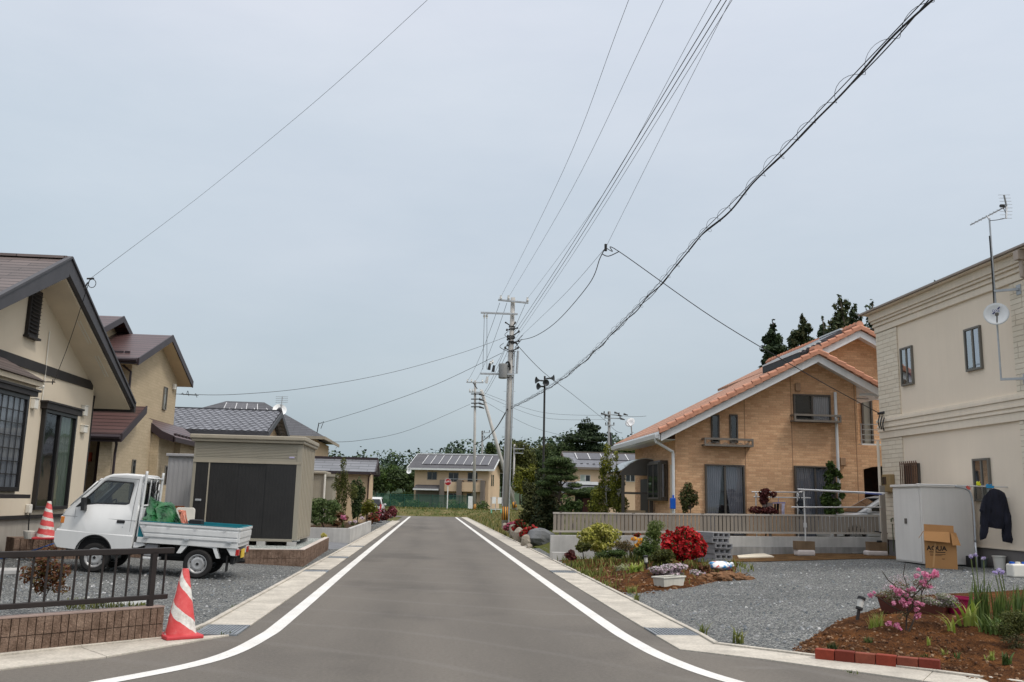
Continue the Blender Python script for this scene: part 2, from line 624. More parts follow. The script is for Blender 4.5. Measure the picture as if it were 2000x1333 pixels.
for n in list(nt.nodes):nt.nodes.remove(n)
out=nt.nodes.new('ShaderNodeOutputWorld')
sky=nd(nt,'ShaderNodeTexSky',sky_type='NISHITA')
sky.sun_disc=False
sky.sun_elevation=R_(SUN_EL)
sky.sun_rotation=R_(SUN_AZ)
sky.air_density=1.2
sky.dust_density=6.0
sky.ozone_density=1.5
bg1=nd(nt,'ShaderNodeBackground',inp={'Strength':0.05})
nt.links.new(sky.outputs[0],bg1.inputs[0])
tc=nd(nt,'ShaderNodeTexCoord').outputs['Generated']
sp=nd(nt,'ShaderNodeSeparateXYZ')
nt.links.new(tc,sp.inputs[0])
# thin high overcast: grey-blue low down, paler higher up, with faint streaks of cloud; boosted overhead, out of view, to add ambient light
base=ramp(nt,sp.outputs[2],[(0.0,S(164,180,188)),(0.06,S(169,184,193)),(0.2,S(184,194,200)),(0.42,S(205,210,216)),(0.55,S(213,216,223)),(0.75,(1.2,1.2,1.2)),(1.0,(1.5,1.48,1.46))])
mp=nd(nt,'ShaderNodeMapping',inp={'Scale':(1.3,1.3,4.2),'Rotation':(0.15,0.1,0.4)})
nt.links.new(tc,mp.inputs[0])
cl=ramp(nt,noise(nt,mp.outputs[0],1.5,7,0.58),[(0.3,(0.92,0.94,0.955)),(0.72,(1.09,1.075,1.06))])
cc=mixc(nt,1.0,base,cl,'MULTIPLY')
mp2=nd(nt,'ShaderNodeMapping',inp={'Scale':(0.9,0.9,2.5)})
nt.links.new(tc,mp2.inputs[0])
cl2=ramp(nt,noise(nt,mp2.outputs[0],1.1,3,0.5),[(0.35,(0.985,1.0,1.0)),(0.7,(1.022,1.0,1.018))])
cc=mixc(nt,1.0,cc,cl2,'MULTIPLY')
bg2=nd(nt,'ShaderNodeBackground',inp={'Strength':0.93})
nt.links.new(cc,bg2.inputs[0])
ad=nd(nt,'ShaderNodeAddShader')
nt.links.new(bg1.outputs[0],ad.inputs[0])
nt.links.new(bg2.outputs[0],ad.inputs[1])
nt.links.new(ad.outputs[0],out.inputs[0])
sc.view_settings.view_transform='Standard'
sc.view_settings.look='None'
sc.view_settings.exposure=0
sc.render.engine='CYCLES'
sc.cycles.max_bounces=6
sc.cycles.transparent_max_bounces=12
sc.cycles.use_denoising=True
sc.cycles.caustics_reflective=False
sc.cycles.caustics_refractive=False
# ------------------------------------------------------------------ ground sheets
def asphaltmat():
 m,nt,b,out=newmat('asphalt')
 tc=nd(nt,'ShaderNodeTexCoord').outputs['Object']
 a=ramp(nt,noise(nt,tc,220,3,0.7),[(0.3,(0.086,0.078,0.070)),(0.5,(0.136,0.124,0.108)),(0.72,(0.205,0.188,0.165))])
 mp=nd(nt,'ShaderNodeMapping',inp={'Scale':(1.0,0.22,1)})
 nt.links.new(tc,mp.inputs[0])
 s=ramp(nt,noise(nt,mp.outputs[0],0.8,6),[(0.3,(0.84,0.84,0.85)),(0.7,(1.1,1.09,1.08))])
 c=mixc(nt,1.0,a,s,'MULTIPLY')
 sx=nd(nt,'ShaderNodeSeparateXYZ')
 nt.links.new(tc,sx.inputs[0])
 # faint wheel tracks and pale scuffs
 tr=mathn(nt,'ABSOLUTE',mathn(nt,'SUBTRACT',mathn(nt,'ABSOLUTE',mathn(nt,'SUBTRACT',sx.outputs[0],0.25)),0.75))
 trf=ramp(nt,tr,[(0.0,(0.93,0.93,0.93)),(0.5,(1.03,1.03,1.03))])
 c=mixc(nt,1.0,c,trf,'MULTIPLY')
 mp2=nd(nt,'ShaderNodeMapping',inp={'Scale':(0.5,2.6,1),'Rotation':(0,0,0.5)})
 nt.links.new(tc,mp2.inputs[0])
 sc_=ramp(nt,noise(nt,mp2.outputs[0],0.7,7,0.7),[(0.62,(0,0,0)),(0.78,(0.35,0.35,0.35))])
 c=mixc(nt,sc_,c,(0.30,0.29,0.28))
 md_=ramp(nt,noise(nt,tc,26,5,0.75),[(0.3,(0.84,0.84,0.84)),(0.7,(1.15,1.15,1.15))])
 c=mixc(nt,1.0,c,md_,'MULTIPLY')
 wv=nd(nt,'ShaderNodeTexWave',wave_type='RINGS',rings_direction='Z',inp={'Scale':0.22,'Distortion':6.0,'Detail':3.0,'Detail Scale':0.5})
 mp3=nd(nt,'ShaderNodeMapping',inp={'Location':(5.5,-3.0,0)})
 nt.links.new(tc,mp3.inputs[0])
 nt.links.new(mp3.outputs[0],wv.inputs[0])
 arc_=mathn(nt,'MULTIPLY',ramp(nt,wv.outputs['Fac'],[(0.95,(0,0,0)),(1.0,(0.16,0.16,0.16))]),noise(nt,tc,0.9,4))
 c=mixc(nt,arc_,c,(0.27,0.26,0.25))
 st=ramp(nt,noise(nt,tc,0.35,4,0.5),[(0.34,(0.82,0.82,0.83)),(0.44,(1,1,1))])
 c=mixc(nt,1.0,c,st,'MULTIPLY')
 nt.links.new(c,b.inputs['Base Color'])
 b.inputs['Roughness'].default_value=0.88
 setspec(b,0.25)
 bump(nt,b,noise(nt,tc,180,3),0.35,0.01)
 return m
def gravelmat(name,cols,sc1=56,mix2=None):
 m,nt,b,out=newmat(name)
 tc=nd(nt,'ShaderNodeTexCoord').outputs['Object']
 wv=nd(nt,'ShaderNodeTexNoise',inp={'Scale':9.0,'Detail':2.0})
 nt.links.new(tc,wv.inputs['Vector'])
 wp=mixc(nt,0.06,tc,wv.outputs['Color'],'ADD')
 v=nd(nt,'ShaderNodeTexVoronoi',inp={'Scale':sc1,'Randomness':1.0})
 nt.links.new(wp,v.inputs['Vector'])
 sp=nd(nt,'ShaderNodeSeparateXYZ')
 nt.links.new(v.outputs['Color'],sp.inputs[0])
 k=len(cols)
 c=ramp(nt,sp.outputs[0],[(i/(k-1),q) for i,q in enumerate(cols)])
 dk=ramp(nt,v.outputs['Distance'],[(0.25,(1.1,)*3),(0.75,(0.5,)*3)])
 c=mixc(nt,1.0,c,dk,'MULTIPLY')
 s=ramp(nt,noise(nt,tc,0.6,6),[(0.3,(0.8,0.8,0.8)),(0.7,(1.15,1.14,1.12))])
 c=mixc(nt,1.0,c,s,'MULTIPLY')
 if mix2:
  f=ramp(nt,noise(nt,tc,mix2[1],6,0.65),[(mix2[2],(0,0,0)),(mix2[2]+0.14,(1,1,1))])
  c=mixc(nt,f,c,mix2[0])
 nt.links.new(c,b.inputs['Base Color'])
 b.inputs['Roughness'].default_value=0.95
 setspec(b,0.2)
 h=mathn(nt,'SUBTRACT',mathn(nt,'MULTIPLY',sp.outputs[1],0.7),v.outputs['Distance'])
 bump(nt,b,h,0.9,0.025)
 return m
def soilmat(name,cols,pale=0.0):
 m,nt,b,out=newmat(name)
 tc=nd(nt,'ShaderNodeTexCoord').outputs['Object']
 k=len(cols)
 c=ramp(nt,noise(nt,tc,3.2,9,0.68),[(0.28+0.44*i/(k-1),q) for i,q in enumerate(cols)])
 v=nd(nt,'ShaderNodeTexVoronoi',inp={'Scale':45.0})
 nt.links.new(tc,v.inputs['Vector'])
 d=ramp(nt,v.outputs['Distance'],[(0.1,(1.15,)*3),(0.8,(0.55,)*3)])
 c=mixc(nt,1.0,c,d,'MULTIPLY')
 nt.links.new(c,b.inputs['Base Color'])
 b.inputs['Roughness'].default_value=0.97
 setspec(b,0.1)
 bump(nt,b,mathn(nt,'SUBTRACT',noise(nt,tc,30,6,0.7),mathn(nt,'MULTIPLY',v.outputs['Distance'],0.5)),0.9,0.05)
 return m
def grassmat(name,cols,sc1=1.1):
 m,nt,b,out=newmat(name)
 tc=nd(nt,'ShaderNodeTexCoord').outputs['Object']
 k=len(cols)
 c=ramp(nt,noise(nt,tc,sc1,10,0.7),[(0.28+0.44*i/(k-1),q) for i,q in enumerate(cols)])
 nt.links.new(c,b.inputs['Base Color'])
 b.inputs['Roughness'].default_value=0.95
 setspec(b,0.1)
 bump(nt,b,noise(nt,tc,25,6,0.75),1.0,0.08)
 return m
ASPH=asphaltmat()
GRAVEL=gravelmat('grey_gravel',[S(70,73,74),S(104,108,109),S(126,129,130),S(148,150,149),S(192,192,188)])
SOIL=soilmat('red_brown_soil',[S(46,30,18),S(86,55,32),S(114,74,42),S(144,94,52)])
SOIL2=soilmat('ochre_soil',[S(80,62,42),S(120,92,62),S(142,112,78)])
GRASS=grassmat('grass_ground',[(0.045,0.06,0.018),(0.085,0.10,0.03),(0.16,0.14,0.06),(0.24,0.19,0.10)])
GRASS2=grassmat('bank_grass',[(0.05,0.075,0.015),(0.10,0.115,0.028),(0.17,0.15,0.055)],0.6)
def axis_pts(stops):
 out=[]
 for a,b,n in stops:
  out += [a+(b-a)*i/n for i in range(n)]
 out.append(stops[-1][1])
 return out
xs=axis_pts([(-1500,-200,8),(-200,-30,14),(-30,-9,12),(-9,14,46),(14,40,14),(40,200,12),(200,1500,8)])
ys=axis_pts([(-300,-20,6),(-20,6,10),(6,30,48),(30,78,40),(78,92,28),(92,160,12),(160,1600,12)])
mb=MB()
nx=len(xs)
for y in ys:
 for x in xs:
  mb.v.append((x,y,gz(x,y)-0.03))
for j in range(len(ys)-1):
 for i in range(nx-1):
  mb.f.append((j*nx+i,j*nx+i+1,(j+1)*nx+i+1,(j+1)*nx+i))
  mb.m.append(0)
tag(mb.build('ground',GRASS,smooth_=True),kind='structure')
def densify(pl,step):
 out=[]
 for a,b in zip(pl[:-1],pl[1:]):
  a,b=Vector(a),Vector(b)
  n=max(1,int((b-a).length/step))
  out += [a.lerp(b,i/n) for i in range(n)]
 out.append(Vector(pl[-1]))
 return out
def resample(pl,n):
 pl=[Vector(p) for p in pl]
 L=[0]
 for a,b in zip(pl[:-1],pl[1:]):L.append(L[-1]+(b-a).length)
 out=[]
 for i in range(n+1):
  t=L[-1]*i/n
  k=max(j for j in range(len(L)) if L[j] <= t+1e-9)
  k=min(k,len(pl)-2)
  out.append(pl[k].lerp(pl[k+1],(t-L[k])/max(1e-9,L[k+1]-L[k])))
 return out
def ruled(mb,A,B,n,k,off,m=0,hfun=None,jit=0.0,seed=0):
 rnd=random.Random(seed)
 A,B=resample(A,n),resample(B,n)
 base=len(mb.v)
 for a,b in zip(A,B):
  for j in range(k+1):
   p=a.lerp(b,j/k)
   z=gz(p.x,p.y)+off+(hfun(p.x,p.y) if hfun else 0)+rnd.uniform(-jit,jit)
   mb.v.append((p.x,p.y,z))
 for i in range(n):
  for j in range(k):
   q=base+i*(k+1)+j
   mb.f.append((q,q+1,q+k+2,q+k+1))
   mb.m.append(m)
 return mb
# road
mb=MB()
mb.add([(-2.3,10.3,0),(2.95,10.3,0),(2.95,81,0),(-2.3,81,0)],[(0,1,2,3)])
mb.add([(-15,-2.4,0),(-15,-40,0),(16,-40,0),(16,-2.75,0),(2.95,10.3,0),(-2.3,10.3,0)],[(0,1,2,3,4,5)])
mb.add([(-45,75.5,0),(-2.3,75.5,0),(-2.3,81,0),(-45,81,0)],[(0,1,2,3)])
tag(mb.build('road',ASPH),kind='structure')
def ribbon(mb,pl,wd,z,m=0):
 pl=[Vector((p[0],p[1],0)) for p in pl]
 vs=[]
 for i,p in enumerate(pl):
  d=(pl[min(i+1,len(pl)-1)]-pl[max(i-1,0)]).normalized()
  s=Vector((-d.y,d.x,0))*wd/2
  vs += [(p.x+s.x,p.y+s.y,z),(p.x-s.x,p.y-s.y,z)]
 return mb.add(vs,[(2*i,2*i+1,2*i+3,2*i+2) for i in range(len(pl)-1)],m)
def crv(pl,n=6):
 """Catmull-Rom through the points"""
 pl=[Vector(p) for p in pl]
 out=[]
 for i in range(len(pl)-1):
  p0=pl[max(i-1,0)]; p1=pl[i]; p2=pl[i+1]; p3=pl[min(i+2,len(pl)-1)]
  for j in range(n):
   t=j/n
   out.append(0.5*(2*p1+(p2-p0)*t+(2*p0-5*p1+4*p2-p3)*t*t+(3*p1-p0-3*p2+p3)*t**3))
 out.append(pl[-1])
 return out
def linemat():
 m,nt,b,out=newmat('road_line_paint')
 tc=nd(nt,'ShaderNodeTexCoord').outputs['Object']
 c=ramp(nt,noise(nt,tc,40,5,0.7),[(0.3,(0.42,0.41,0.39)),(0.43,(0.68,0.67,0.64)),(0.8,(0.76,0.75,0.72))])
 c2=ramp(nt,noise(nt,tc,2.2,5),[(0.3,(0.86,0.86,0.86)),(0.6,(1,1,1))])
 nt.links.new(mixc(nt,1.0,c,c2,'MULTIPLY'),b.inputs['Base Color'])
 b.inputs['Roughness'].default_value=0.8
 bump(nt,b,noise(nt,tc,150,3),0.3,0.01)
 return m
LINE=linemat()
LL=crv([(-1.73,78,0),(-1.73,40,0),(-1.72,20,0),(-1.71,12,0),(-1.74,10.2,0),(-1.93,8.85,0),(-2.48,7.85,0),(-3.3,6.85,0),(-5.6,4.5,0),(-9,1.1,0)])
RL=crv([(2.2,79,0),(2.2,40,0),(2.22,20,0),(2.25,12,0),(2.29,10.2,0),(2.4,9.0,0),(2.66,8.0,0),(3.2,7.1,0),(5.4,4.8,0),(9,1.2,0)])
mb=MB()
ribbon(mb,LL,0.168,0.004)
ribbon(mb,RL,0.168,0.004)
tag(mb.build('road_line',LINE),kind='structure')
# concrete gutters with covers
GUT=M('gutter_concrete',(0.47,0.435,0.375),0.92,0.2,2.2,bmp=0.25,bscale=60,fine=0.14,fscale=40,streak=0.08)
def gutter(inner,outer,skip):
 """slabs between two polylines with open joints; skip = y ranges left for steel grates"""
 mb=MB()
 rnd=random.Random(4)
 ctr=[(Vector((a[0],a[1],0))+Vector((b[0],b[1],0)))/2 for a,b in zip(inner,outer)]
 for (i0,i1,o0,o1) in zip(inner[:-1],inner[1:],outer[:-1],outer[1:]):
  i0,i1,o0,o1=(Vector((p[0],p[1],0)) for p in (i0,i1,o0,o1))
  L=((i0+o0)/2-(i1+o1)/2).length
  n=max(1,round(L/0.6))
  for k in range(n):
   t0,t1=k/n,(k+1)/n
   a,b,c,d=i0.lerp(i1,t0),i0.lerp(i1,t1),o0.lerp(o1,t1),o0.lerp(o1,t0)
   cy=(a.y+b.y+c.y+d.y)/4
   if any(s0 < cy < s1 for s0,s1 in skip):continue
   cen=(a+b+c+d)/4
   f=1-0.006/max(0.2,L/n)
   zt=0.016+rnd.uniform(-0.002,0.002)
   q=[cen+(p-cen)*f for p in (a,b,c,d)]
   mb.prism([(p.x,p.y,zt) for p in q],(0,0,-0.08))
 # outer lip
 for a,b,i0 in zip(outer[:-1],outer[1:],inner[:-1]):
  a,b=Vector((a[0],a[1],0)),Vector((b[0],b[1],0))
  s=(b-a).normalized()
  s=Vector((-s.y,s.x,0))
  if s.dot(Vector((i0[0],i0[1],0))-a) > 0:s=-s
  mb.prism([(a.x,a.y,0.035),(b.x,b.y,0.035),(b.x+s.x*0.06,b.y+s.y*0.06,0.035),(a.x+s.x*0.06,a.y+s.y*0.06,0.035)],(0,0,-0.1))
 return mb
LI=[(-2.03,62),(-2.03,11.0),(-2.1,10.25),(-2.9,8.85),(-3.55,8.2),(-9.6,2.3)]
LO=[(-2.48,62),(-2.5,11.0),(-2.62,10.0),(-3.3,9.33),(-3.9,8.72),(-10.0,2.75)]
RI=[(2.68,80),(2.67,22),(2.65,10.6),(2.66,9.6),(3.42,9.0),(4.42,8.0),(9.6,2.9)]
RO=[(3.12,80),(3.2,22),(3.17,10.6),(3.14,9.95),(3.85,9.3),(4.75,8.42),(10.0,3.25)]
LS=[(10.2,11.0),(18.6,19.2),(23.0,23.6),(28.2,28.8)]
RS=[(10.6,11.25),(19.6,20.2)]
tag(gutter(LI,LO,LS).build('gutter',GUT,bevel=0.004,seg=1),kind='structure')
tag(gutter(RI,RO,RS).build('gutter',GUT,bevel=0.004,seg=1),kind='structure')
STEEL=M('grate_steel',(0.25,0.27,0.29),0.55,0.2,5,metal=0.5)
for k,(x0,x1,y0,y1,lab) in enumerate([(-2.5,-2.03,10.25,11.0,'steel drain grate in the gutter beside the near traffic cone'),
                                          (-2.5,-2.03,18.65,19.2,'steel drain grate in the left gutter beside the block planter corner'),
                                          (-2.5,-2.03,23.05,23.6,'steel drain grate in the left gutter beside the shed planter'),
                                          (-2.5,-2.03,28.25,28.8,'steel drain grate in the left gutter before the concrete planter'),
                                          (2.66,3.18,10.6,11.25,'wide steel drain grate in the right gutter beside the gravel lot'),
                                          (2.67,3.2,19.6,20.2,'steel drain grate in the right gutter beside the planted strip')]):
 t=thing('drain_grate',lab,'drain grate',((x0+x1)/2,(y0+y1)/2,0),group='steel grates set in the roadside gutters')
 f=MB()
 f.box(x0,x1,y0,y1,-0.07,-0.05,1)
 for a in (x0,x1-0.02):f.box(a,a+0.02,y0,y1,-0.05,0.018)
 for a in (y0,y1-0.02):f.box(x0+0.02,x1-0.02,a,a+0.02,-0.05,0.0175)
 f.build('frame',[STEEL,BLACK],t)
 bb=MB()
 n=12
 for i in range(n):
  a=x0+0.03+(x1-x0-0.06)*i/(n-1)
  bb.box(a-0.012,a+0.012,y0+0.02,y1-0.02,-0.03,0.014)
 for i in range(4):
  a=y0+0.08+(y1-y0-0.16)*i/3
  bb.box(x0+0.02,x1-0.02,a-0.005,a+0.005,-0.02,0.011)
 bb.build('bars',STEEL,t)
# gravel yards
mb=MB()
ruled(mb,[(-2.55,11.0),(-2.55,20.4)],[(-14,11.0),(-14,20.4)],30,24,0.0)
ruled(mb,[(-10.0,2.75),(-3.95,8.7),(-2.66,9.95),(-2.55,11.0)],[(-16,4.0),(-16,8.7),(-15,9.95),(-14,11.0)],20,24,0.0)
ruled(mb,[(-2.55,20.4),(-2.55,62)],[(-16,20.4),(-16,62)],40,24,0.0)
tag(mb.build('gravel_yard',GRAVEL,smooth_=True),kind='structure')
mb=MB()
ruled(mb,[(3.22,24.4),(3.2,10.6),(3.2,10.0)],[(14,24.4),(14,10.6),(14,10.0)],30,30,0.0)
ruled(mb,[(3.2,10.0),(4.78,8.45),(10.0,3.3)],[(14,10.0),(14,8.45),(14,3.3)],20,24,0.0)
ruled(mb,[(3.25,29.5),(3.22,24.4)],[(6,29.5),(6,24.4)],8,8,0.0)
tag(mb.build('gravel_lot',GRAVEL,smooth_=True),kind='structure')
# loose pebbles on the near gravel so that its surface is not flat
rnd=random.Random(11)
PEB=leafmat('pebbles',[S(84,90,95),S(122,128,132),S(150,152,154),S(188,188,186)],0.9,0.0)
for (nm,cnt,fx) in (('gravel_stones',2600,lambda:(rnd.uniform(3.4,11.5),rnd.uniform(9.4,21))),('gravel_stones',1500,lambda:(rnd.uniform(-8,-2.7),rnd.uniform(10.3,18)))):
 mb=MB()
 k=0
 while k < cnt:
  x,y=fx()
  if x > 0 and x+y < 13.6:continue
  if x < 0 and (-x+y) < 13.3-0:
   if y < 9.9-(-2.6-x):continue
  r=rnd.choice((0.008,0.011,0.014,0.02))*rnd.uniform(0.7,1.3)
  z=gz(x,y)
  a=rnd.uniform(0,6.28)
  v=[]
  for j in range(5):
   b_=a+j*2*PI/5
   q=r*rnd.uniform(0.7,1.3)
   v.append((x+q*math.cos(b_),y+q*math.sin(b_),z))
  for j in range(5):
   b_=a+j*2*PI/5
   q=r*rnd.uniform(0.4,0.9)
   v.append((x+q*math.cos(b_),y+q*math.sin(b_),z+r*rnd.uniform(0.5,0.95)))
  mb.add(v,[(5,6,7,8,9)]+[(j,(j+1) % 5,5+(j+1) % 5,5+j) for j in range(5)])
  k += 1
 tag(mb.build(nm,PEB),label='loose stones lying on the gravel ' +('lot on the right' if cnt > 2000 else 'yard on the left'),cat='gravel',kind='stuff')
# ------------------------------------------------------------------ house A: near left, cream render with dark trim
CREAM=M('cream_render',S(208,196,176),0.9,0.03,1.2,bmp=0.12,bscale=140,streak=0.015,fine=0.03)
FOUND=M('foundation_mortar',S(168,162,152),0.92,0.1,1.4,bmp=0.15,streak=0.12)
SOFF=M('soffit_board',S(214,200,178),0.85,0.05,2)
TRIM=M('dark_trim',(0.022,0.019,0.019),0.55,0.2,3)
BARGE=M('slate_barge',(0.052,0.05,0.056),0.5,0.15,3)
ROOF_A=roofmat('brown_slate',(0.120,0.094,0.088),'X',0.095,0.6,0.9,0.22,0.22,ms=0.011)
FRAME_D=M('black_sash',(0.014,0.013,0.014),0.35,0.15,4,spec=0.5)
SHEER=curtainmat('green_grey_curtain',S(120,138,118),30)
LACE=curtainmat('pale_lace_curtain',S(168,172,178),40)
XA=-8.0
FA=Face('x',XA,1)
hA=thing('house','cream rendered house with brown slate gable and black framed windows at the left edge','house',(XA-3,17.9,0.2))
ap_y,so_ap=17.9,5.66
sl=0.475
def sofz(y):return so_ap-sl*abs(y-ap_y)
mb=MB()
mb.prism([(XA,14.1,0.97),(XA,21.7,0.97),(XA,21.7,sofz(21.7)+0.05),(XA,ap_y,so_ap+0.05),(XA,14.1,sofz(14.1)+0.05)],(-7,0,0))
mb.build('wall',CREAM,hA)
mb=MB()
mb.box(-15,XA-0.03,14.13,21.67,0.0,0.95)
mb.build('foundation',FOUND,hA)
mb=MB()
FA.box(mb,14.1,21.72,0.93,1.0,0.0,0.035)
mb.box(-15,XA+0.034,21.7,21.735,0.931,1.001)
mb.build('drip_edge',TRIM,hA)
# belt board
mb=MB()
b0,b1=3.83,4.02
FA.box(mb,14.1,21.55,b0,b1,0.0,0.03)
mb.build('belt_board',TRIM,hA)
# roof: two slopes, soffit beneath, barge boards
XO=-7.3
mb=MB()
ztop=lambda y:6.03-0.525*abs(y-ap_y)
for ye in (12.9,22.55):
 mb.prism([(XO-0.06,ap_y,ztop(ap_y)),(-15,ap_y,ztop(ap_y)),(-15,ye,ztop(ye)),(XO-0.06,ye,ztop(ye))],(0,0,-0.12))
mb.bar((XO-0.05,ap_y,ztop(ap_y)+0.01),(-15,ap_y,ztop(ap_y)+0.01),0.2,0.05)
roofA=mb.build('roof',ROOF_A,hA)
mb=MB()
for ye in (12.9,22.5):
 mb.prism([(XO-0.1,ap_y,sofz(ap_y)),(-15,ap_y,sofz(ap_y)),(-15,ye,sofz(ye)),(XO-0.1,ye,sofz(ye))],(0,0,0.05))
mb.build('soffit',SOFF,roofA)
mb=MB()
for ye in (12.9,22.52):
 mb.prism([(XO-0.1,ap_y,ztop(ap_y)+0.02),(XO-0.1,ye,ztop(ye)+0.02),(XO-0.1,ye,sofz(ye)+(0.0 if ye < 15 else 0.05)),(XO-0.1,ap_y,sofz(ap_y)+(0.0 if ye < 15 else 0.05))],(0.1,0,0))
 mb.bar((XO-0.02,ap_y,ztop(ap_y)+0.03),(XO-0.02,ye,ztop(ye)+0.03),0.1,0.05)
mb.build('barge_board',BARGE,roofA,bevel=0.006)
mb=MB()
mb.box(-15,XO,22.5,22.6,sofz(22.5)-0.06,sofz(22.5)+0.16)
mb.tube([(XO-0.05,22.68,sofz(22.5)+0.07),(-15,22.68,sofz(22.5)+0.07)],0.07,8)
mb.build('gutter',TRIM,roofA)
for (a,b) in (((152,640),(174,687)),((187,708),(207,752))):
 pa,pb=atX(*a,XA+0.45),atX(*b,XA+0.45)
 pa.z,pb.z=sofz(pa.y)-0.006,sofz(pb.y)-0.006
 mb=MB()
 for dx in (-0.03,0.03):
  mb.bar(pa+Vector((dx,0,0)),pb+Vector((dx,0,0)),0.015,0.012)
 mb.bar((pa+pb)/2+Vector((-0.03,0,0)),(pa+pb)/2+Vector((0.03,0,0)),0.012,0.01)
 mb.build('soffit_vent',OFFWHITE,roofA)
# louvre
mb=MB()
mb.box(XA,XA+0.07,17.84,18.3,4.46,5.40)
lou=mb.build('louvre_frame',TRIM,hA)
mb=MB()
for i in range(11):
 z=4.56+i*0.075
 mb.obox((XA+0.08,18.07,z),0.07,0.36,0.012,0,0,0,0.6)
mb.build('slats',TRIM,lou)
mb=MB()
mb.box(XA+0.0,XA+0.12,17.8,18.34,4.42,4.462)
mb.build('sill',TRIM,lou)
# right-hand sliding window (floor length)
w2=window(hA,FA,19.02,20.68,1.10,3.14,FRAME_D,GLASS,2,(SHEER,[(0.5,1.0,0.5,1.0)]),fw=0.07,proud=0.09)
mb=MB()
FA.box(mb,18.93,20.80,3.14,3.27,0,0.14)
FA.box(mb,18.90,20.83,3.262,3.30,0,0.17)
mb.build('window_header',TRIM,hA)
# bay window
mb=MB()
XB=-7.5
mb.box(XA+0.0,XB,14.6,17.12,1.36,3.5)
mb.build('bay_wall',CREAM,hA)
FB=Face('x',XB,1)
wb=window(hA,FB,14.7,17.12,1.46,3.2,FRAME_D,GLASS,2,(LACE,[(0.52,1.0,0.52,1.0)]),fw=0.08,proud=0.07,grid=(10,7))
mb=MB()
FB.box(mb,14.55,17.3,3.2,3.30,-0.3,0.13)
FB.box(mb,14.5,17.36,3.29,3.33,-0.3,0.16)
mb.build('window_header',TRIM,hA)
mb=MB()
FB.box(mb,14.5,17.45,1.34,1.41,-0.5,0.14)
mb.build('window_sill',TRIM,hA)
mb=MB()
mb.add([(XB+0.2,14.3,3.5),(XB+0.2,17.45,3.5),(XA,17.1,3.9),(XA,14.7,3.9),(XA,17.45,3.5),(XA,14.3,3.5)],[(0,1,2,3),(1,4,2),(5,0,3),(1,0,5,4)])
mb.build('bay_hood',ROOF_A,hA)
mb=MB()
mb.box(XA,XB+0.14,14.32,17.42,3.4,3.49)
mb.box(XA,XB+0.06,14.4,17.34,3.33,3.4)
mb.build('bay_cornice',CREAM,hA)
# wall vents, lamp, outlet
for (px,py,w_,h_) in ((63,789,.17,.2),(161,803,.2,.22),(160,839,.22,.15)):
 u,z=FA.uz(px,py)
 mb=MB()
 FA.box(mb,u-w_/2,u+w_/2,z-h_/2,z+h_/2,0,0.09)
 FA.box(mb,u-w_/2-.01,u+w_/2+.01,z+h_/2,z+h_/2+0.02,0,0.11)
 mb.build('vent_hood',OFFWHITE,hA,bevel=0.012)
u,z=FA.uz(67,756)
mb=MB()
mb.tube([(XA,u,z),(XA+0.12,u,z+0.0),(XA+0.16,u,z+0.03)],0.03,8)
mb.tube([(XA+0.1,u-0.09,z-0.02),(XA+0.13,u+0.09,z+0.02)],0.035,8)
mb.build('security_lamp',OFFWHITE,hA)
u,z=FA.uz(51,995)
mb=MB()
mb.box(XA,XA+0.1,u-0.06,u+0.06,z-0.08,z+0.1)
mb.build('outdoor_socket',OFFWHITE,hA,bevel=0.02)
mb=MB()
mb.tube(crv([(XA+0.08,u,z-0.08),(XA+0.1,u-0.02,z-0.4),(XA+0.25,u-0.2,0.55),(XA+0.5,u-0.35,0.3)]),0.012,6)
mb.build('power_cord',BLACK,hA)
# cable conduit and bracket
mb=MB()
c0=atX(97,648,XA+0.02); c1=atX(87,742,XA+0.02); c2=atX(80,790,XA+0.02)
mb.tube([c0,c1,Vector((XA+.02,c1.y,3.3))],0.012,6)
mb.build('conduit',OFFWHITE,hA)
mb=MB()
brA=atX(83,746,XA)
mb.bar((XA,brA.y,brA.z),(XA+0.25,brA.y,brA.z),0.02,0.02)
mb.bar((XA+.2,brA.y,brA.z-0.05),(XA+.2,brA.y,brA.z+0.06),0.015,0.015)
mb.build('cable_bracket',TRIM,hA)
# dark downpipe at the corner
mb=MB()
mb.tube([(XA-0.1,22.0,3.75),(XA-0.05,21.82,3.5),(XA-0.05,21.8,0.3)],0.04,8)
mb.build('downpipe',TRIM,hA)
# ------------------------------------------------------------------ house B: tan brick-faced two-storey house with maroon roofs
TANB=brick('tan_brick',S(176,161,135),S(184,168,142),S(170,154,128),0.3,0.09,0.006,0.9,0.25,0.5,0.06)
MAROON=roofmat('maroon_metal_roof',(0.080,0.042,0.040),'X',0.11,0.42,9.0,0.3,0.12,ms=0.016)
MAROONY=roofmat('maroon_metal_lean',(0.10,0.055,0.055),'Y',0.10,0.42,9.0,0.35,0.12)
EDGE=M('maroon_edge',(0.035,0.024,0.028),0.45,0.1)
hB=thing('house','tan brick two storey house with maroon metal roofs behind the white truck','house',(-11,29.5,0.2))
XBW=-9.0
FBx=Face('x',XBW,1)
zr=lambda y:6.56-0.40*abs(y-29.55)
mb=MB()
mb.prism([(XBW,27.17,0.3),(XBW,31.94,0.3),(XBW,31.94,zr(31.94)-0.15),(XBW,29.55,zr(29.55)-0.15),(XBW,27.17,zr(27.17)-0.15)],(-8,0,0))
mb.build('wall',TANB,hB)
mb=MB()
XOB=-8.62
for ye in (26.45,32.45):
 mb.prism([(XOB,29.55,zr(29.55)),(-17,29.55,zr(29.55)),(-17,ye,zr(ye)),(XOB,ye,zr(ye))],(0,0,-0.1))
rB=mb.build('roof',MAROON,hB)
mb=MB()
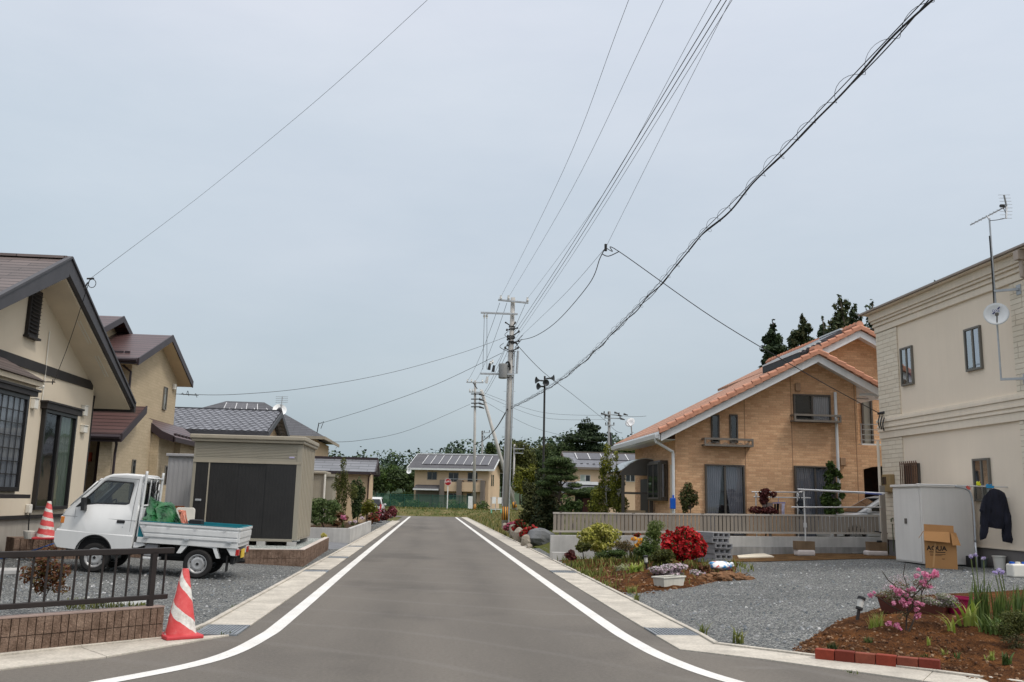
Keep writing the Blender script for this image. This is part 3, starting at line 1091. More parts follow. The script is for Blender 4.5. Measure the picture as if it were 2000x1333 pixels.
for ye in (26.45,32.45):
 mb.prism([(XOB,29.55,zr(29.55)+0.02),(XOB,ye,zr(ye)+0.02),(XOB,ye,zr(ye)-0.2),(XOB,29.55,zr(29.55)-0.2)],(0.04,0,0))
 mb.box(-17,XOB,ye-0.03,ye+0.03,zr(ye)-0.17,zr(ye)-0.0)
mb.tube([(XOB,26.36,zr(26.45)-0.06),(-17,26.36,zr(26.45)-0.06)],0.06,8)
mb.build('barge_board',EDGE,rB)
mb=MB()
for ye in (26.5,32.4):
 mb.prism([(XOB,29.55,zr(29.55)-0.21),(-17,29.55,zr(29.55)-0.21),(-17,ye,zr(ye)-0.21),(XOB,ye,zr(ye)-0.21)],(0,0,0.04))
mb.build('soffit',M('tan_soffit',S(206,186,152),0.85,0.05),rB)
for q in ((250,694),(238,689),(228,693)):
 mb=MB()
 p=atY(q[0],q[1],27.1)
 mb.box(p.x-0.07,p.x+0.07,27.0,27.06,zr(27)-0.0,zr(27)+0.07)
 mb.build('snow_guard',EDGE,rB)
# upper cross block
mb=MB()
zu=lambda y:7.0-0.42*abs(y-28.9)
mb.prism([(-10.4,27.3,4.8),(-10.4,30.5,4.8),(-10.4,30.5,zu(30.5)-0.12),(-10.4,28.9,zu(28.9)-0.12),(-10.4,27.3,zu(27.3)-0.12)],(-5,0,0))
mb.build('wall',TANB,hB)
mb=MB()
for ye in (26.9,30.9):
 mb.prism([(-10.0,28.9,zu(28.9)),(-16,28.9,zu(28.9)),(-16,ye,zu(ye)),(-10.0,ye,zu(ye))],(0,0,-0.1))
rU=mb.build('upper_roof',MAROON,hB)
mb=MB()
for ye in (26.9,30.9):
 mb.prism([(-10.0,28.9,zu(28.9)+0.02),(-10.0,ye,zu(ye)+0.02),(-10.0,ye,zu(ye)-0.18),(-10.0,28.9,zu(28.9)-0.18)],(0.04,0,0))
mb.build('barge_board',EDGE,rU)
# porch half gable on the near side
zp=lambda y:3.97-0.56*abs(y-26.7)
mb=MB()
mb.prism([(-8.4,26.9,zp(26.7)),(-8.4,25.05,zp(25.05)),(-15,25.05,zp(25.05)),(-15,26.9,zp(26.7))],(0,0,-0.1))
rp=mb.build('porch_roof',MAROON,hB)
mb=MB()
mb.prism([(-8.4,26.9,zp(26.7)+0.02),(-8.4,25.02,zp(25.02)+0.02),(-8.4,25.02,zp(25.02)-0.2),(-8.4,26.9,zp(26.7)-0.2)],(0.04,0,0))
mb.box(-15,-8.37,24.98,25.03,zp(25.0)-0.2,zp(25.0)+0.01)
mb.tube([(-8.38,24.92,zp(25)-0.07),(-15,24.92,zp(25)-0.07)],0.06,8)
mb.build('fascia',EDGE,rp)
mb=MB()
mb.prism([(-8.7,25.3,0.3),(-8.7,28.6,0.3),(-8.7,28.6,3.7),(-8.7,26.9,zp(26.7)-0.12),(-8.7,25.3,zp(25.3)-0.12)],(-0.32,0,0))
mb.build('wall',TANB,hB)
mb=MB()
mb.box(-14,-10.05,26.8,27.165,0.3,3.5)
mb.build('wall',TANB,hB)
Fp=Face('y',26.8,-1)
u0,z0=Fp.uz(183,990); u1,z1=Fp.uz(213,868)
mb=MB()
Fp.box(mb,u0,u1,0.5,z1,0,0.05)
dr=mb.build('door',M('red_wood_door',(0.085,0.02,0.013),0.5,0.25,4,streak=0.3),hB)
mb=MB()
Fp.box(mb,u0+(u1-u0)*.5,u0+(u1-u0)*.56,0.5,z1,0.05,0.065)
Fp.box(mb,u0-0.06,u0,0.5,z1+.06,0,0.08)
Fp.box(mb,u1,u1+0.06,0.5,z1+.06,0,0.08)
mb.build('door_frame',M('dark_red_frame',(0.03,0.01,0.008),0.5),dr)
mb=MB()
Fp.box(mb,u0+(u1-u0)*.40,u0+(u1-u0)*.46,z1-0.35,z1-0.12,0.05,0.058)
mb.build('door_slip',WHITE,dr)
mb=MB()
q=Fp.uz(176,893)
Fp.box(mb,q[0]-0.06,q[0]+0.06,q[1]-0.13,q[1]+0.13,0,0.08)
mb.build('wall_charm',M('red_charm',(0.35,0.05,0.02),0.6),hB)
# narrow slit windows
Fq=Face('x',-8.7,1)
GREYP=M('grey_frame',(0.16,0.15,0.13),0.5,0.1)
a=Fq.uz(255,955); b=Fq.uz(262,898)
window(hB,Fq,a[0]-.12,a[0]+.16,1.3,b[1],GREYP,GLASS_D,1,fw=0.03,proud=0.04)
a=FBx.uz(316,800); b=FBx.uz(324,757)
window(hB,FBx,a[0]-.02,b[0]+.12,a[1],b[1],GREYP,GLASS,1,fw=0.03,proud=0.05,backing=M('pale_blind',S(190,184,168),0.8))
q=FBx.uz(338,756)
mb=MB()
FBx.box(mb,q[0]-.08,q[0]+.08,q[1]-.1,q[1]+.1,0,.1)
mb.build('vent_hood',OFFWHITE,hB,bevel=0.02)
# lean-to on the road side
mb=MB()
mb.prism([(-9.0,28.55,3.82),(-8.35,28.55,3.36),(-8.0,28.55,3.22),(-8.0,33.2,3.22),(-8.35,33.2,3.36),(-9.0,33.2,3.82)][:3]+[(-8.0,28.55,3.08),(-9.0,28.55,3.66)],(0,4.65,0))
rl=mb.build('lean_to_roof',MAROONY,hB)
mb=MB()
mb.prism([(-9.0,28.5,3.84),(-8.35,28.5,3.38),(-7.97,28.5,3.23),(-7.97,28.5,3.05),(-8.4,28.5,3.16),(-9.0,28.5,3.6)],(0,0.045,0))
mb.box(-8.0,-7.93,28.5,33.2,3.06,3.2)
mb.build('fascia',EDGE,rl)
for i in range(8):
 y=29.6+i*0.42
 mb=MB()
 mb.box(-8.28,-8.2,y-0.09,y+0.09,3.3,3.38)
 mb.build('snow_guard',EDGE,rl)
mb=MB()
mb.prism([(-8.45,28.62,0.3),(-8.45,32.9,0.3),(-8.45,32.9,3.3),(-8.45,28.62,3.3)],(-0.7,0,0))
mb.prism([(-8.25,30.3,0.3),(-8.25,32.9,0.3),(-8.25,32.9,3.15),(-8.25,30.3,3.15)],(-0.3,0,0))
mb.build('wall',TANB,hB)
Fr=Face('x',-8.25,1)
a=Fr.uz(320,948); b=Fr.uz(327,910)
window(hB,Fr,a[0]-.1,a[0]+.3,a[1],b[1],GREYP,GLASS_D,1,fw=0.03,proud=0.04)
mb=MB()
pA,pB_,pC=atX(243,725,XBW+.08),atX(257,745,XBW+.08),atX(252,800,XBW+.08)
mb.tube([(XBW-.3,27.0,5.25),(XBW+.02,27.05,5.0),(XBW+.02,27.05,3.6)],0.035,8)
mb.build('downpipe',EDGE,hB)
mb=MB()
mb.tube([(-8.5,24.95,2.95),(-8.52,25.1,2.75),(-8.62,25.35,2.55),(-8.62,25.35,0.3)],0.035,8)
mb.build('downpipe',EDGE,hB)
# ------------------------------------------------------------------ houses further along the left
KAWARA=roofmat('grey_kawara_tile',(0.13,0.135,0.15),'X',0.13,0.42,0.27,0.35,0.12,1.6,0.6,0.05)
GREYROOF=roofmat('dark_grey_roof',(0.062,0.062,0.07),'X',0.12,0.5,0.8,0.5,0.12)
GREYROOF2=roofmat('grey_roof',(0.17,0.175,0.19),'X',0.14,0.42,0.9,0.5,0.12)
BEIGE=M('beige_wall',S(196,172,142),0.9,0.06,1.2,streak=0.05,bmp=0.08)
DARKWIN=M('dark_window',(0.02,0.024,0.028),0.12,0.3,2,spec=0.6)
def gable_house(root,x0,x1,y0,y1,zb,ze,zri,over,wallm,roofm,edgem,ridge='X',th=0.14):
 """plain gable block; ridge along X (or Y)"""
 m_=MB()
 if ridge == 'X':
  yc=(y0+y1)/2
  m_.prism([(x0,y0,zb),(x0,y1,zb),(x0,y1,ze),(x0,yc,zri-th),(x0,y0,ze)],(x1-x0,0,0))
 else:
  xc=(x0+x1)/2
  m_.prism([(x0,y0,zb),(x1,y0,zb),(x1,y0,ze),(xc,y0,zri-th),(x0,y0,ze)],(0,y1-y0,0))
 m_.build('wall',wallm,root)
 m_=MB()
 e_=MB()
 if ridge == 'X':
  k=(zri-th-ze)/(yc-y0)
  for ye in (y0-over,y1+over):
   zee=zri-k*abs(ye-yc)
   m_.prism([(x0-over,yc,zri),(x1+over,yc,zri),(x1+over,ye,zee),(x0-over,ye,zee)],(0,0,-th*.7))
   for xx in (x0-over,x1+over):
    e_.prism([(xx-0.03,yc,zri+0.02),(xx-0.03,ye,zee+0.02),(xx-0.03,ye,zee-th),(xx-0.03,yc,zri-th)],(0.06,0,0))
   e_.box(x0-over,x1+over,ye-0.05,ye+0.05,zee-th-0.02,zee-0.01)
  e_.bar((x0-over,yc,zri+.03),(x1+over,yc,zri+.03),0.22,0.12)
 else:
  k=(zri-th-ze)/(xc-x0)
  for xe in (x0-over,x1+over):
   zee=zri-k*abs(xe-xc)
   m_.prism([(xc,y0-over,zri),(xc,y1+over,zri),(xe,y1+over,zee),(xe,y0-over,zee)],(0,0,-th*.7))
   for yy in (y0-over,y1+over):
    e_.prism([(xc,yy-0.03,zri+0.02),(xe,yy-0.03,zee+0.02),(xe,yy-0.03,zee-th),(xc,yy-0.03,zri-th)],(0,0.06,0))
   e_.box(xe-0.05,xe+0.05,y0-over,y1+over,zee-th-0.02,zee-0.01)
  e_.bar((xc,y0-over,zri+.03),(xc,y1+over,zri+.03),0.22,0.12)
 r=m_.build('roof',roofm,root)
 e_.build('barge_board',edgem,r)
 return r
def kawara(mb,x0,x1,y0,z0,y1,z1,tw=.27,course=.24):
 """wavy interlocking tiles laid in stepped courses from the eave (y0) up to the ridge (y1)"""
 L=math.hypot(y1-y0,z1-z0)
 n=int(L/course)
 nu=int((x1-x0)/tw)*6
 ny,nz=-(z1-z0)/L,(y1-y0)/L
 for k in range(n):
  b0=len(mb.v)
  for t,lift in (((k)/n,-.03),((k)/n,.034),((k+1.05)/n,.012)):
   for i in range(nu+1):
    x=x0+(x1-x0)*i/nu
    ph=(i % 6)/6+(.5 if k % 2 else 0)
    h=lift+(.018*math.cos(ph*2*PI) if lift >-.01 else 0)
    mb.v.append((x,y0+(y1-y0)*t+ny*h,z0+(z1-z0)*t+nz*h-(.035*math.cos(ph*2*PI) if lift > .03 else 0)))
  for j in range(2):
   for i in range(nu):
    q=b0+j*(nu+1)+i
    mb.f.append((q,q+1,q+nu+2,q+nu+1)); mb.m.append(0)
KAWT=M('kawara_tile',(0.155,0.16,0.18),0.38,0.25,3,spec=0.5)
KED=M('kawara_edge',(0.06,0.062,0.07),0.5,0.2,4)
hC=thing('house','low house with grey wavy tiled roof behind the storage shed','house',(-11,38,0.2))
rK=gable_house(hC,-15,-6.8,35.6,40.4,0.1,3.85,4.92,0.45,BEIGE,KAWARA,KED,'X',0.2)
kk=(4.92-.2-3.85)/2.4
mb=MB()
kawara(mb,-15.4,-6.38,35.12,4.92-kk*2.88+.03,37.93,4.95)
mb.build('roof_tiles',KAWT,rK)
mb=MB()
mb.blob((-6.45,38,5.0),0.12,0.16,0.14,3)
mb.build('ridge_tile',KED,hC)
GAB=M('kawara_gable_end',S(120,110,100),0.8,0.1)
mb=MB()
mb.tube([(-6.7,35.25,3.7),(-6.72,35.5,3.4),(-6.72,35.5,0.2)],0.045,8)
mb.build('downpipe',KED,hC)
hD=thing('house','two storey house with dark hipped roof and solar panels far left','house',(-11.5,60,0.2))
mb=MB()
mb.box(-16,-7.3,56.6,64,0.1,5.0)
mb.build('wall',BEIGE,hD)
mb=MB()
e0,e1,f0,f1,zeD=-19.0,-6.7,56,64.7,5.15
ry=60.3
rx0,rx1,zrD=atY(442,784,ry).x,atY(516,786,ry).x,atY(478,785,ry).z
vs=[(e0,f0,zeD),(e1,f0,zeD),(e1,f1,zeD),(e0,f1,zeD),(rx0,ry,zrD),(rx1,ry,zrD)]
mb.add(vs,[(0,1,5,4),(1,2,5),(2,3,4,5),(3,0,4),(3,2,1,0)])
rD=mb.build('roof',GREYROOF,hD)
mb=MB()
mb.box(e0,e1,f0-.06,f0,zeD-0.18,zeD)
mb.box(e1,e1+.06,f0-.06,f1,zeD-0.18,zeD+.002)
mb.build('eave_gutter',M('beige_edge',S(150,140,124),0.6),rD)
SOLAR=None
def solarmat():
 m,nt,b,out=newmat('solar_panel')
 tc=nd(nt,'ShaderNodeTexCoord').outputs['Object']
 sp_=nd(nt,'ShaderNodeSeparateXYZ')
 nt.links.new(tc,sp_.inputs[0])
 fx=mathn(nt,'GREATER_THAN',mathn(nt,'FRACT',mathn(nt,'MULTIPLY',sp_.outputs[0],3.0)),0.94)
 fz=mathn(nt,'GREATER_THAN',mathn(nt,'FRACT',mathn(nt,'MULTIPLY',sp_.outputs[2],6.0)),0.9)
 c=mixc(nt,mathn(nt,'MAXIMUM',fx,fz),(0.05,0.047,0.055),(0.10,0.10,0.11))
 nt.links.new(c,b.inputs['Base Color'])
 b.inputs['Roughness'].default_value=0.3
 setspec(b,0.5)
 return m
SOLAR=solarmat()
def solar_row(parent,P,n,gap_mat,name='solar_panel',rail=0.085,lift=0.07):
 """panels filling the quad P (bl, br, tr, tl) with pale gaps between"""
 bl,br,tr,tl=(Vector(p) for p in P)
 nrm=(br-bl).cross(tl-bl).normalized()*lift
 if nrm.z < 0:nrm=-nrm
 for i in range(n):
  a,b=i/n,(i+1)/n
  g=0.02
  q=[bl.lerp(br,a+g*.5)+nrm,bl.lerp(br,b-g*.5)+nrm,tl.lerp(tr,b-g*.5)+nrm,tl.lerp(tr,a+g*.5)+nrm]
  m_=MB()
  m_.prism(q,-nrm*0.6)
  m_.build(name,SOLAR,parent)
 for i in range(n+1):
  m_=MB()
  a=i/n
  m_.bar(bl.lerp(br,a)+nrm*1.1,tl.lerp(tr,a)+nrm*1.1,rail,0.05)
  m_.build('panel_rail',gap_mat,parent)
RAIL=M('panel_rail_alu',(0.62,0.62,0.62),0.4,0.05,metal=0.3)
def on_plane(px,py,p0,p1,p2):
 n=(Vector(p1)-Vector(p0)).cross(Vector(p2)-Vector(p0))
 d=ray(px,py)
 t=(Vector(p0)-EYE).dot(n)/d.dot(n)
 return EYE+d*t
pl=(vs[0],vs[1],vs[4])
solar_row(rD,[on_plane(436,803,*pl),on_plane(503,806,*pl),on_plane(503,792,*pl),on_plane(443,789,*pl)],3,RAIL,rail=0.04)
solar_row(rD,[on_plane(420,806,*pl),on_plane(525,806,*pl),on_plane(520,800,*pl),on_plane(424,800,*pl)],4,RAIL,rail=0.04)
pr=(vs[1],vs[2],vs[5])
# small roof corner and tank of the next lot
hE=thing('outbuilding','low tan outbuilding with grey ribbed roof beside the far garden','outbuilding',(-5,46.5,0.1))
gable_house(hE,-10,-3.1,45.3,48.5,0.1,2.75,3.45,0.3,BEIGE,GREYROOF2,EDGE,'X',0.12)
mb=MB()
mb.tube([(-3.0,44.95,2.7),(-3.12,45.2,2.5),(-3.12,45.2,0.1)],0.04,8)
mb.build('downpipe',M('copper_brown',(0.06,0.03,0.02),0.5),hE)
# dish and aerial on the hipped house
t=thing('satellite_dish','small white satellite dish and aerial on the dark hipped roof','satellite dish',atY(546,808,57))
p=atY(546,802,57)
mb=MB()
mb.lathe(p,[(0.0,-0.05),(0.25,-0.03),(0.42,0.06),(0.43,0.075),(0.25,0.0),(0,-0.02)],16,(0.2,-0.8,0.45))
mb.build('dish',WHITE,t)
mb=MB()
mb.tube([p+Vector((0.05,0.1,-0.7)),p+Vector((0.1,0.1,0.9))],0.03,6)
for k in range(4):
 mb.bar(p+Vector((-0.3,0.1,0.5+k*.12)),p+Vector((0.45,0.1,0.52+k*.12)),0.025,0.025)
mb.build('mast',GALV,t)
# ------------------------------------------------------------------ storage sheds
SHED=M('shed_taupe',S(160,153,138),0.5,0.05,1.5,streak=0.06)
SHEDF=M('shed_taupe_front',S(150,145,132),0.5,0.05,1.5)
SHEDD=M('shed_door_black',(0.020,0.019,0.019),0.38,0.15,2,spec=0.5)
sh=thing('storage_shed','large taupe steel storage shed with black sliding doors on the block planter','shed',(-4.4,23.2,0.35))
sx0,sx1,sy0,sy1=-5.66,-3.14,22.0,24.35
mb=MB()
# side and back walls of ribbed sheet
zt,zb=2.74,0.46
for (a,b,c,d) in ((sx1-0.04,sx1,sy0,sy1),(sx0,sx0+0.04,sy0,sy1)):
 mb.box(a,b,c,d,zb,zt)
mb.box(sx0+0.04,sx1-0.04,sy1-0.04,sy1,zb,zt)
n=9
for i in range(n):
 y=sy0+0.12+(sy1-sy0-0.2)*i/(n-1)
 mb.box(sx1,sx1+0.014,y-0.055,y+0.055,zb+0.04,zt-0.02)
mb.build('wall',SHED,sh)
mb=MB()
mb.box(sx0,sx1,sy0-0.02,sy0+0.03,2.28,2.72)
for i in range(9):
 z=2.38+i*0.036
 mb.box(sx0+0.05,sx1-0.05,sy0-0.028,sy0-0.02,z,z+0.02)
mb.box(sx0,sx0+0.07,sy0-0.025,sy0+0.03,zb,2.28)
mb.box(sx1-0.1,sx1+0.012,sy0-0.03,sy0+0.03,zb,2.72)
mb.box(sx0+0.07,sx1-0.1,sy0-0.03,sy0+0.02,zb-0.03,zb+0.03)
mb.build('front_frame',SHEDF,sh,bevel=0.004,seg=1)
mb=MB()
mb.box(sx0,sx1,sy0-0.04,sy0-0.021,2.24,2.30)
mb.build('door_track',SHED,sh)
dw=(sx1-0.1-sx0-0.07)
for i,(a,b,yy) in enumerate([(0.0,0.125,-0.006),(0.14,0.42,0.0),(0.42,0.70,0.012),(0.70,1.0,-0.008)]):
 m_=MB()
 x0,x1=sx0+0.07+dw*a,sx0+0.07+dw*b
 m_.box(x0,x1,sy0+yy-0.012,sy0+0.02,zb+0.03,2.24)
 nn=max(2,int((x1-x0)/0.075))
 for j in range(nn):
  xx=x0+(x1-x0)*(j+0.5)/nn
  m_.box(xx-0.02,xx+0.02,sy0+yy-0.018,sy0+yy-0.012,zb+0.08,2.2)
 d_=m_.build('door',SHEDD,sh)
 if i == 0:
  h_=MB()
  h_.box(x0+0.05,x0+0.19,sy0-0.05,sy0-0.024,1.33,1.38)
  h_.build('handle',GALV,d_,bevel=0.008)
mb=MB()
mb.box(sx0+0.07+dw*0.127,sx0+0.07+dw*0.139,sy0-0.03,sy0+0.02,zb+0.03,2.24)
mb.build('door_jamb',SHED,sh)
mb=MB()
mb.box(sx0-0.1,sx1+0.1,sy0-0.14,sy1+0.1,2.80,2.90)
mb.box(sx0-0.07,sx1+0.07,sy0-0.1,sy1+0.07,2.73,2.80)
mb.build('roof',SHED,sh,bevel=0.02)
mb=MB()
q=atY(571,894,sy0-0.03)
mb.box(q.x-0.07,q.x+0.05,sy0-0.034,sy0-0.03,q.z-0.018,q.z+0.018)
mb.build('maker_badge',M('badge_lilac',(0.45,0.42,0.6),0.4),sh)
for x in (-5.5,-4.7,-3.95,-3.25):
 for y in (22.05,24.2):
  mb=MB()
  mb.box(x-0.1,x+0.1,y-0.09,y+0.09,0.33,0.43)
  mb.build('footing_block',CONC,sh)
# small grey locker left of the shed, and beige sheds behind
lk=thing('storage_locker','pale grey steel locker standing left of the black doored shed','storage locker',(-6.6,25,0.25))
mb=MB()
GREYL=M('locker_grey',S(168,168,170),0.5,0.06,1.5,streak=0.08)
mb.box(-6.95,-6.2,24.5,25.6,0.28,2.46)
for i in range(6):
 x=-6.9+i*.12
 mb.box(x,x+.07,24.49,24.5,0.35,2.4)
mb.build('body',GREYL,lk)
mb=MB()
mb.box(-7.0,-6.15,24.43,25.65,2.46,2.53)
mb.build('lid',GREYL,lk,bevel=0.01)
s2=thing('storage_shed','beige steel shed with rounded roof edge behind the shrubs','shed',(-5.2,43,0.1))
ys_=42.0
sxa,sxb,sxc=atY(585,950,ys_).x,atY(632,950,ys_).x,atY(649,950,ys_).x
szt=atY(610,920,ys_).z
mb=MB()
mb.box(sxa,sxb,ys_,ys_+2,0.1,szt-.14)
for i in range(10):
 x=sxa+(sxb-sxa)*(i+.2)/10
 mb.box(x,x+.1,ys_-.015,ys_,0.15,szt-.2)
mb.build('wall',SHED,s2)
mb=MB()
mb.box(sxa-.1,sxb+.08,ys_-.15,ys_+2.1,szt-.14,szt)
mb.build('roof',SHED,s2,bevel=0.04)
mb=MB()
mb.box(sxb,sxc,ys_+.3,ys_+1.8,0.1,szt-.24)
mb.box(sxb-.0,sxc+.07,ys_+.22,ys_+1.9,szt-.24,szt-.12)
mb.build('side_bay',SHEDF,s2)
mb=MB()
mb.tube([(sxb+.05,ys_-.1,szt-.14),(sxb+.05,ys_-.05,0.1)],0.05,8)
mb.build('downpipe',OFFWHITE,s2)
# ------------------------------------------------------------------ block walls, planters, fence, cones on the left
def blockmat():
 m,nt,b,out=newmat('split_face_block')
 tc=nd(nt,'ShaderNodeTexCoord').outputs['Object']
 c=ramp(nt,noise(nt,tc,7,7,0.7),[(0.3,S(98,80,68)),(0.5,S(130,109,95)),(0.72,S(156,134,118))])
 s=ramp(nt,noise(nt,tc,70,3,0.7),[(0.35,(0.72,)*3),(0.6,(1.05,)*3),(0.74,(1.5,)*3)])
 c=mixc(nt,1.0,c,s,'MULTIPLY')
 nt.links.new(c,b.inputs['Base Color'])
 b.inputs['Roughness'].default_value=0.95
 setspec(b,0.15)
 bump(nt,b,noise(nt,tc,45,5,0.7),0.9,0.03)
 return m
BLOCK=blockmat()
CAP=M('block_cap',S(150,132,124),0.9,0.1,5,bmp=0.2)
def ribbed_wall(mb,a,b,zb,h,courses,th,rib=0.095,seed=0):
 """split-face block wall from a to b (outer face to the right of a->b), ribs as geometry"""
 rnd=random.Random(seed)
 a,b=Vector((a[0],a[1],0)),Vector((b[0],b[1],0))
 d=(b-a)
 L=d.length
 d.normalize()
 nrm=Vector((d.y,-d.x,0))
 ch=h/courses
 for c in range(courses):
  z0,z1=zb+c*ch+0.004,zb+(c+1)*ch-0.004
  n=int(L/rib)
  for i in range(n):
   wv=rib-0.007 if (i+c*3) % 6 else rib-0.012
   p=a+d*(L*(i+0.5)/n)
   o=rnd.uniform(0.0,0.008)
   q0,q1=p-d*wv/2,p+d*wv/2
   top=0.004
   base=[q0+nrm*o,q1+nrm*o,q1-nrm*(th*.4),q0-nrm*(th*.4)]
   mb.prism([(v.x,v.y,z0) for v in base],(0,0,z1-z0))
 q=[a-nrm*0.013,b-nrm*0.013,b-nrm*th,a-nrm*th]
 mb.prism([(v.x,v.y,zb) for v in q],(0,0,h))
 return mb
wA=thing('block_wall','low brown ribbed block wall below the black railing at the front left corner','block wall',(-4.5,8.4,0))
e1=Vector((-2.72,9.93,0)); dirw=Vector((-1.16,-1.09,0)).normalized()
e0=e1+dirw*7.5
mb=MB()
# outer face must look towards the road: a->b with the face on the right side
ribbed_wall(mb,(e0.x,e0.y),(e1.x,e1.y),0.0,0.33,2,0.14,0.074,3)
nrmA=Vector((-dirw.y,dirw.x,0))
if nrmA.y > 0:nrmA=-nrmA
mb.build('blocks',BLOCK,wA)
mb=MB()
q=[e0+nrmA*0.004,e1+nrmA*0.004,e1-nrmA*0.15,e0-nrmA*0.15]
mb.prism([(v.x,v.y,0.33) for v in q],(0,0,0.012))
mb.build('coping',CAP,wA)
fA=thing('railing','dark brown metal railing with upright bars on the near left block wall','railing',(-4.5,8.3,0.34))
mid=lambda s:e1+dirw*s-nrmA*0.07
DKB=DKBROWN
mb=MB()
p,q=mid(-0.08),mid(7.5)
mb.bar((p.x,p.y,0.90),(q.x,q.y,0.90),0.055,0.06)
mb.build('top_rail',DKB,fA,bevel=0.006)
mb=MB()
p=mid(-0.05)
mb.bar((p.x,p.y,0.43),(q.x,q.y,0.43),0.05,0.05)
mb.build('bottom_rail',DKB,fA,bevel=0.006)
for s in (0.13,2.2,4.3,6.4):
 p=mid(s)
 mb=MB()
 mb.obox((p.x,p.y,0.61),0.055,0.055,0.56,math.atan2(dirw.y,dirw.x))
 mb.build('post',DKB,fA,bevel=0.004)
k=0
s=0.0
while s < 7.3:
 p=mid(s)
 if min(abs(s-t_) for t_ in (0.13,2.2,4.3,6.4)) > 0.05:
  mb=MB()
  mb.obox((p.x,p.y,0.665),0.017,0.017,0.43,math.atan2(dirw.y,dirw.x))
  mb.build('bar',DKB,fA)
 s += 0.132
# planter under the storage shed
wB=thing('block_planter','brown ribbed block planter filled with pale gravel under the storage shed','planter',(-4.4,22.5,0))
c0,c1,c2,c3=(-6.6,19.35),(-2.68,20.05),(-2.86,26.4),(-7.2,26.4)
mb=MB()
ribbed_wall(mb,c0,c1,0.0,0.36,2,0.12,0.075,5)
ribbed_wall(mb,c1,c2,0.0,0.36,2,0.12,0.075,6)
mb.build('blocks',BLOCK,wB)
mb=MB()
for a,b in ((c0,c1),(c1,c2)):
 a,b=Vector((*a,0)),Vector((*b,0))
 d=(b-a).normalized()
 nn=Vector((d.y,-d.x,0))
 q=[a,b,b-nn*0.12,a-nn*0.12]
 z0=0.36 if a.x <-5 else 0.358
 mb.prism([(v.x,v.y,z0) for v in q],(0,0,0.012))
mb.build('coping',M('pale_cap',S(196,186,178),0.9,0.08,4),wB)
PALEG=gravelmat('pale_gravel',[S(120,128,126),S(168,176,172),S(196,202,198),S(214,216,212)],40)
mb=MB()
mb.add([(-6.6,19.5,0.335),(-2.8,20.15,0.335),(-2.97,26.3,0.335),(-7.2,26.3,0.335)],[(0,1,2,3)])
mb.build('gravel_fill',PALEG,wB)
# concrete planter further along
wC=thing('concrete_planter','pale concrete walled planter bed full of shrubs along the left kerb','planter',(-4,35,0))
zc=atY(675,1032,30.5).z
mb=MB()
mb.prism([(-2.6,30.4,0),(-2.6,40.8,0),(-2.72,40.8,0),(-2.72,30.52,0),(-4.5,30.52,0),(-4.5,30.4,0)],(0,0,zc))
mb.build('wall',CONC,wC,bevel=0.008)
DSOIL=soilmat('dark_bed_soil',[S(50,40,32),S(84,66,50),S(110,88,66)])
mb=MB()
mb.box(-4.5,-2.72,30.52,40.8,0.02,zc-0.08)
mb.build('soil_fill',DSOIL,wC)
mb=MB()
ruled(mb,[(-2.5,26.5),(-2.5,30.4)],[(-8,26.5),(-8,30.4)],4,4,0.006)
tag(mb.build('driveway',M('old_asphalt',(0.16,0.165,0.175),0.9,0.15,2,bmp=0.3,fine=0.15)),kind='structure')
# low block step beside house A
wD=thing('block_step','short brown block step against the cream house behind the truck','block wall',(-6.9,18.2,0.2))
pa,pb=atX(22,1075,-7.6),atX(103,1056,-7.2)
mb=MB()
ribbed_wall(mb,(-7.6,17.55),(-6.6,18.35),0.2,0.42,2,0.5,0.1,8)
mb.build('blocks',BLOCK,wD)
def cone_mat(name,stripes,twist=0.0,wear=0.5):
 """worn traffic cone: red with white bands; stripes = spiral or level bands in height"""
 m,nt,b,out=newmat(name)
 tc=nd(nt,'ShaderNodeTexCoord').outputs['Object']
 sp_=nd(nt,'ShaderNodeSeparateXYZ')
 nt.links.new(tc,sp_.inputs[0])
 ang=mathn(nt,'ARCTAN2',sp_.outputs[1],sp_.outputs[0])
 h=mathn(nt,'ADD',sp_.outputs[2],mathn(nt,'MULTIPLY',ang,twist))
 wob=mathn(nt,'MULTIPLY',mathn(nt,'SUBTRACT',noise(nt,tc,9,4),0.5),0.05)
 h=mathn(nt,'FRACT',mathn(nt,'MULTIPLY',mathn(nt,'ADD',h,wob),stripes))
 wf=mathn(nt,'LESS_THAN',h,0.36)
 red=ramp(nt,noise(nt,tc,6,6,0.7),[(0.3,S(196,56,58)),(0.52,S(206,84,84)),(0.75,S(212,124,120))])
 wh=ramp(nt,noise(nt,tc,12,6,0.7),[(0.3,S(170,164,156)),(0.6,S(222,220,214))])
 c=mixc(nt,wf,red,wh)
 pl_=ramp(nt,noise(nt,tc,13,7,0.75),[(0.64,(0,0,0)),(0.69,(wear,wear,wear))])
 c=mixc(nt,pl_,c,S(216,208,200))
 nt.links.new(c,b.inputs['Base Color'])
 b.inputs['Roughness'].default_value=0.55
 setspec(b,0.35)
 return m
def traffic_cone(loc,label,mat,rz=0.0,basem=None,h=0.70,lean=0.0):
 t=thing('traffic_cone',label,'traffic cone',loc,rz)
 L=Vector(loc)
 m_=MB()
 m_.lathe(L,[(0.165,0.035),(0.155,0.06),(0.035,h-0.01),(0.03,h),(0.022,h),(0.02,h-0.05)],24)
 c=m_.build('cone_body',mat,t)
 auto_smooth(c,50)
 m_=MB()
 m_.obox(L+Vector((0,0,0.02)),0.38,0.38,0.04,rz)
 m_.build('base',basem,t,bevel=0.012)
 return t
CBASE=M('cone_red',S(190,62,68),0.55,0.12,6)
g=atZ(351,1246,0.012)
traffic_cone((g.x,g.y,0.016),'worn red traffic cone with peeling white spiral at the road corner',cone_mat('cone_spiral',3.1,0.085,0.9),0.55,CBASE)
g=atX(88,1055,-6.95)
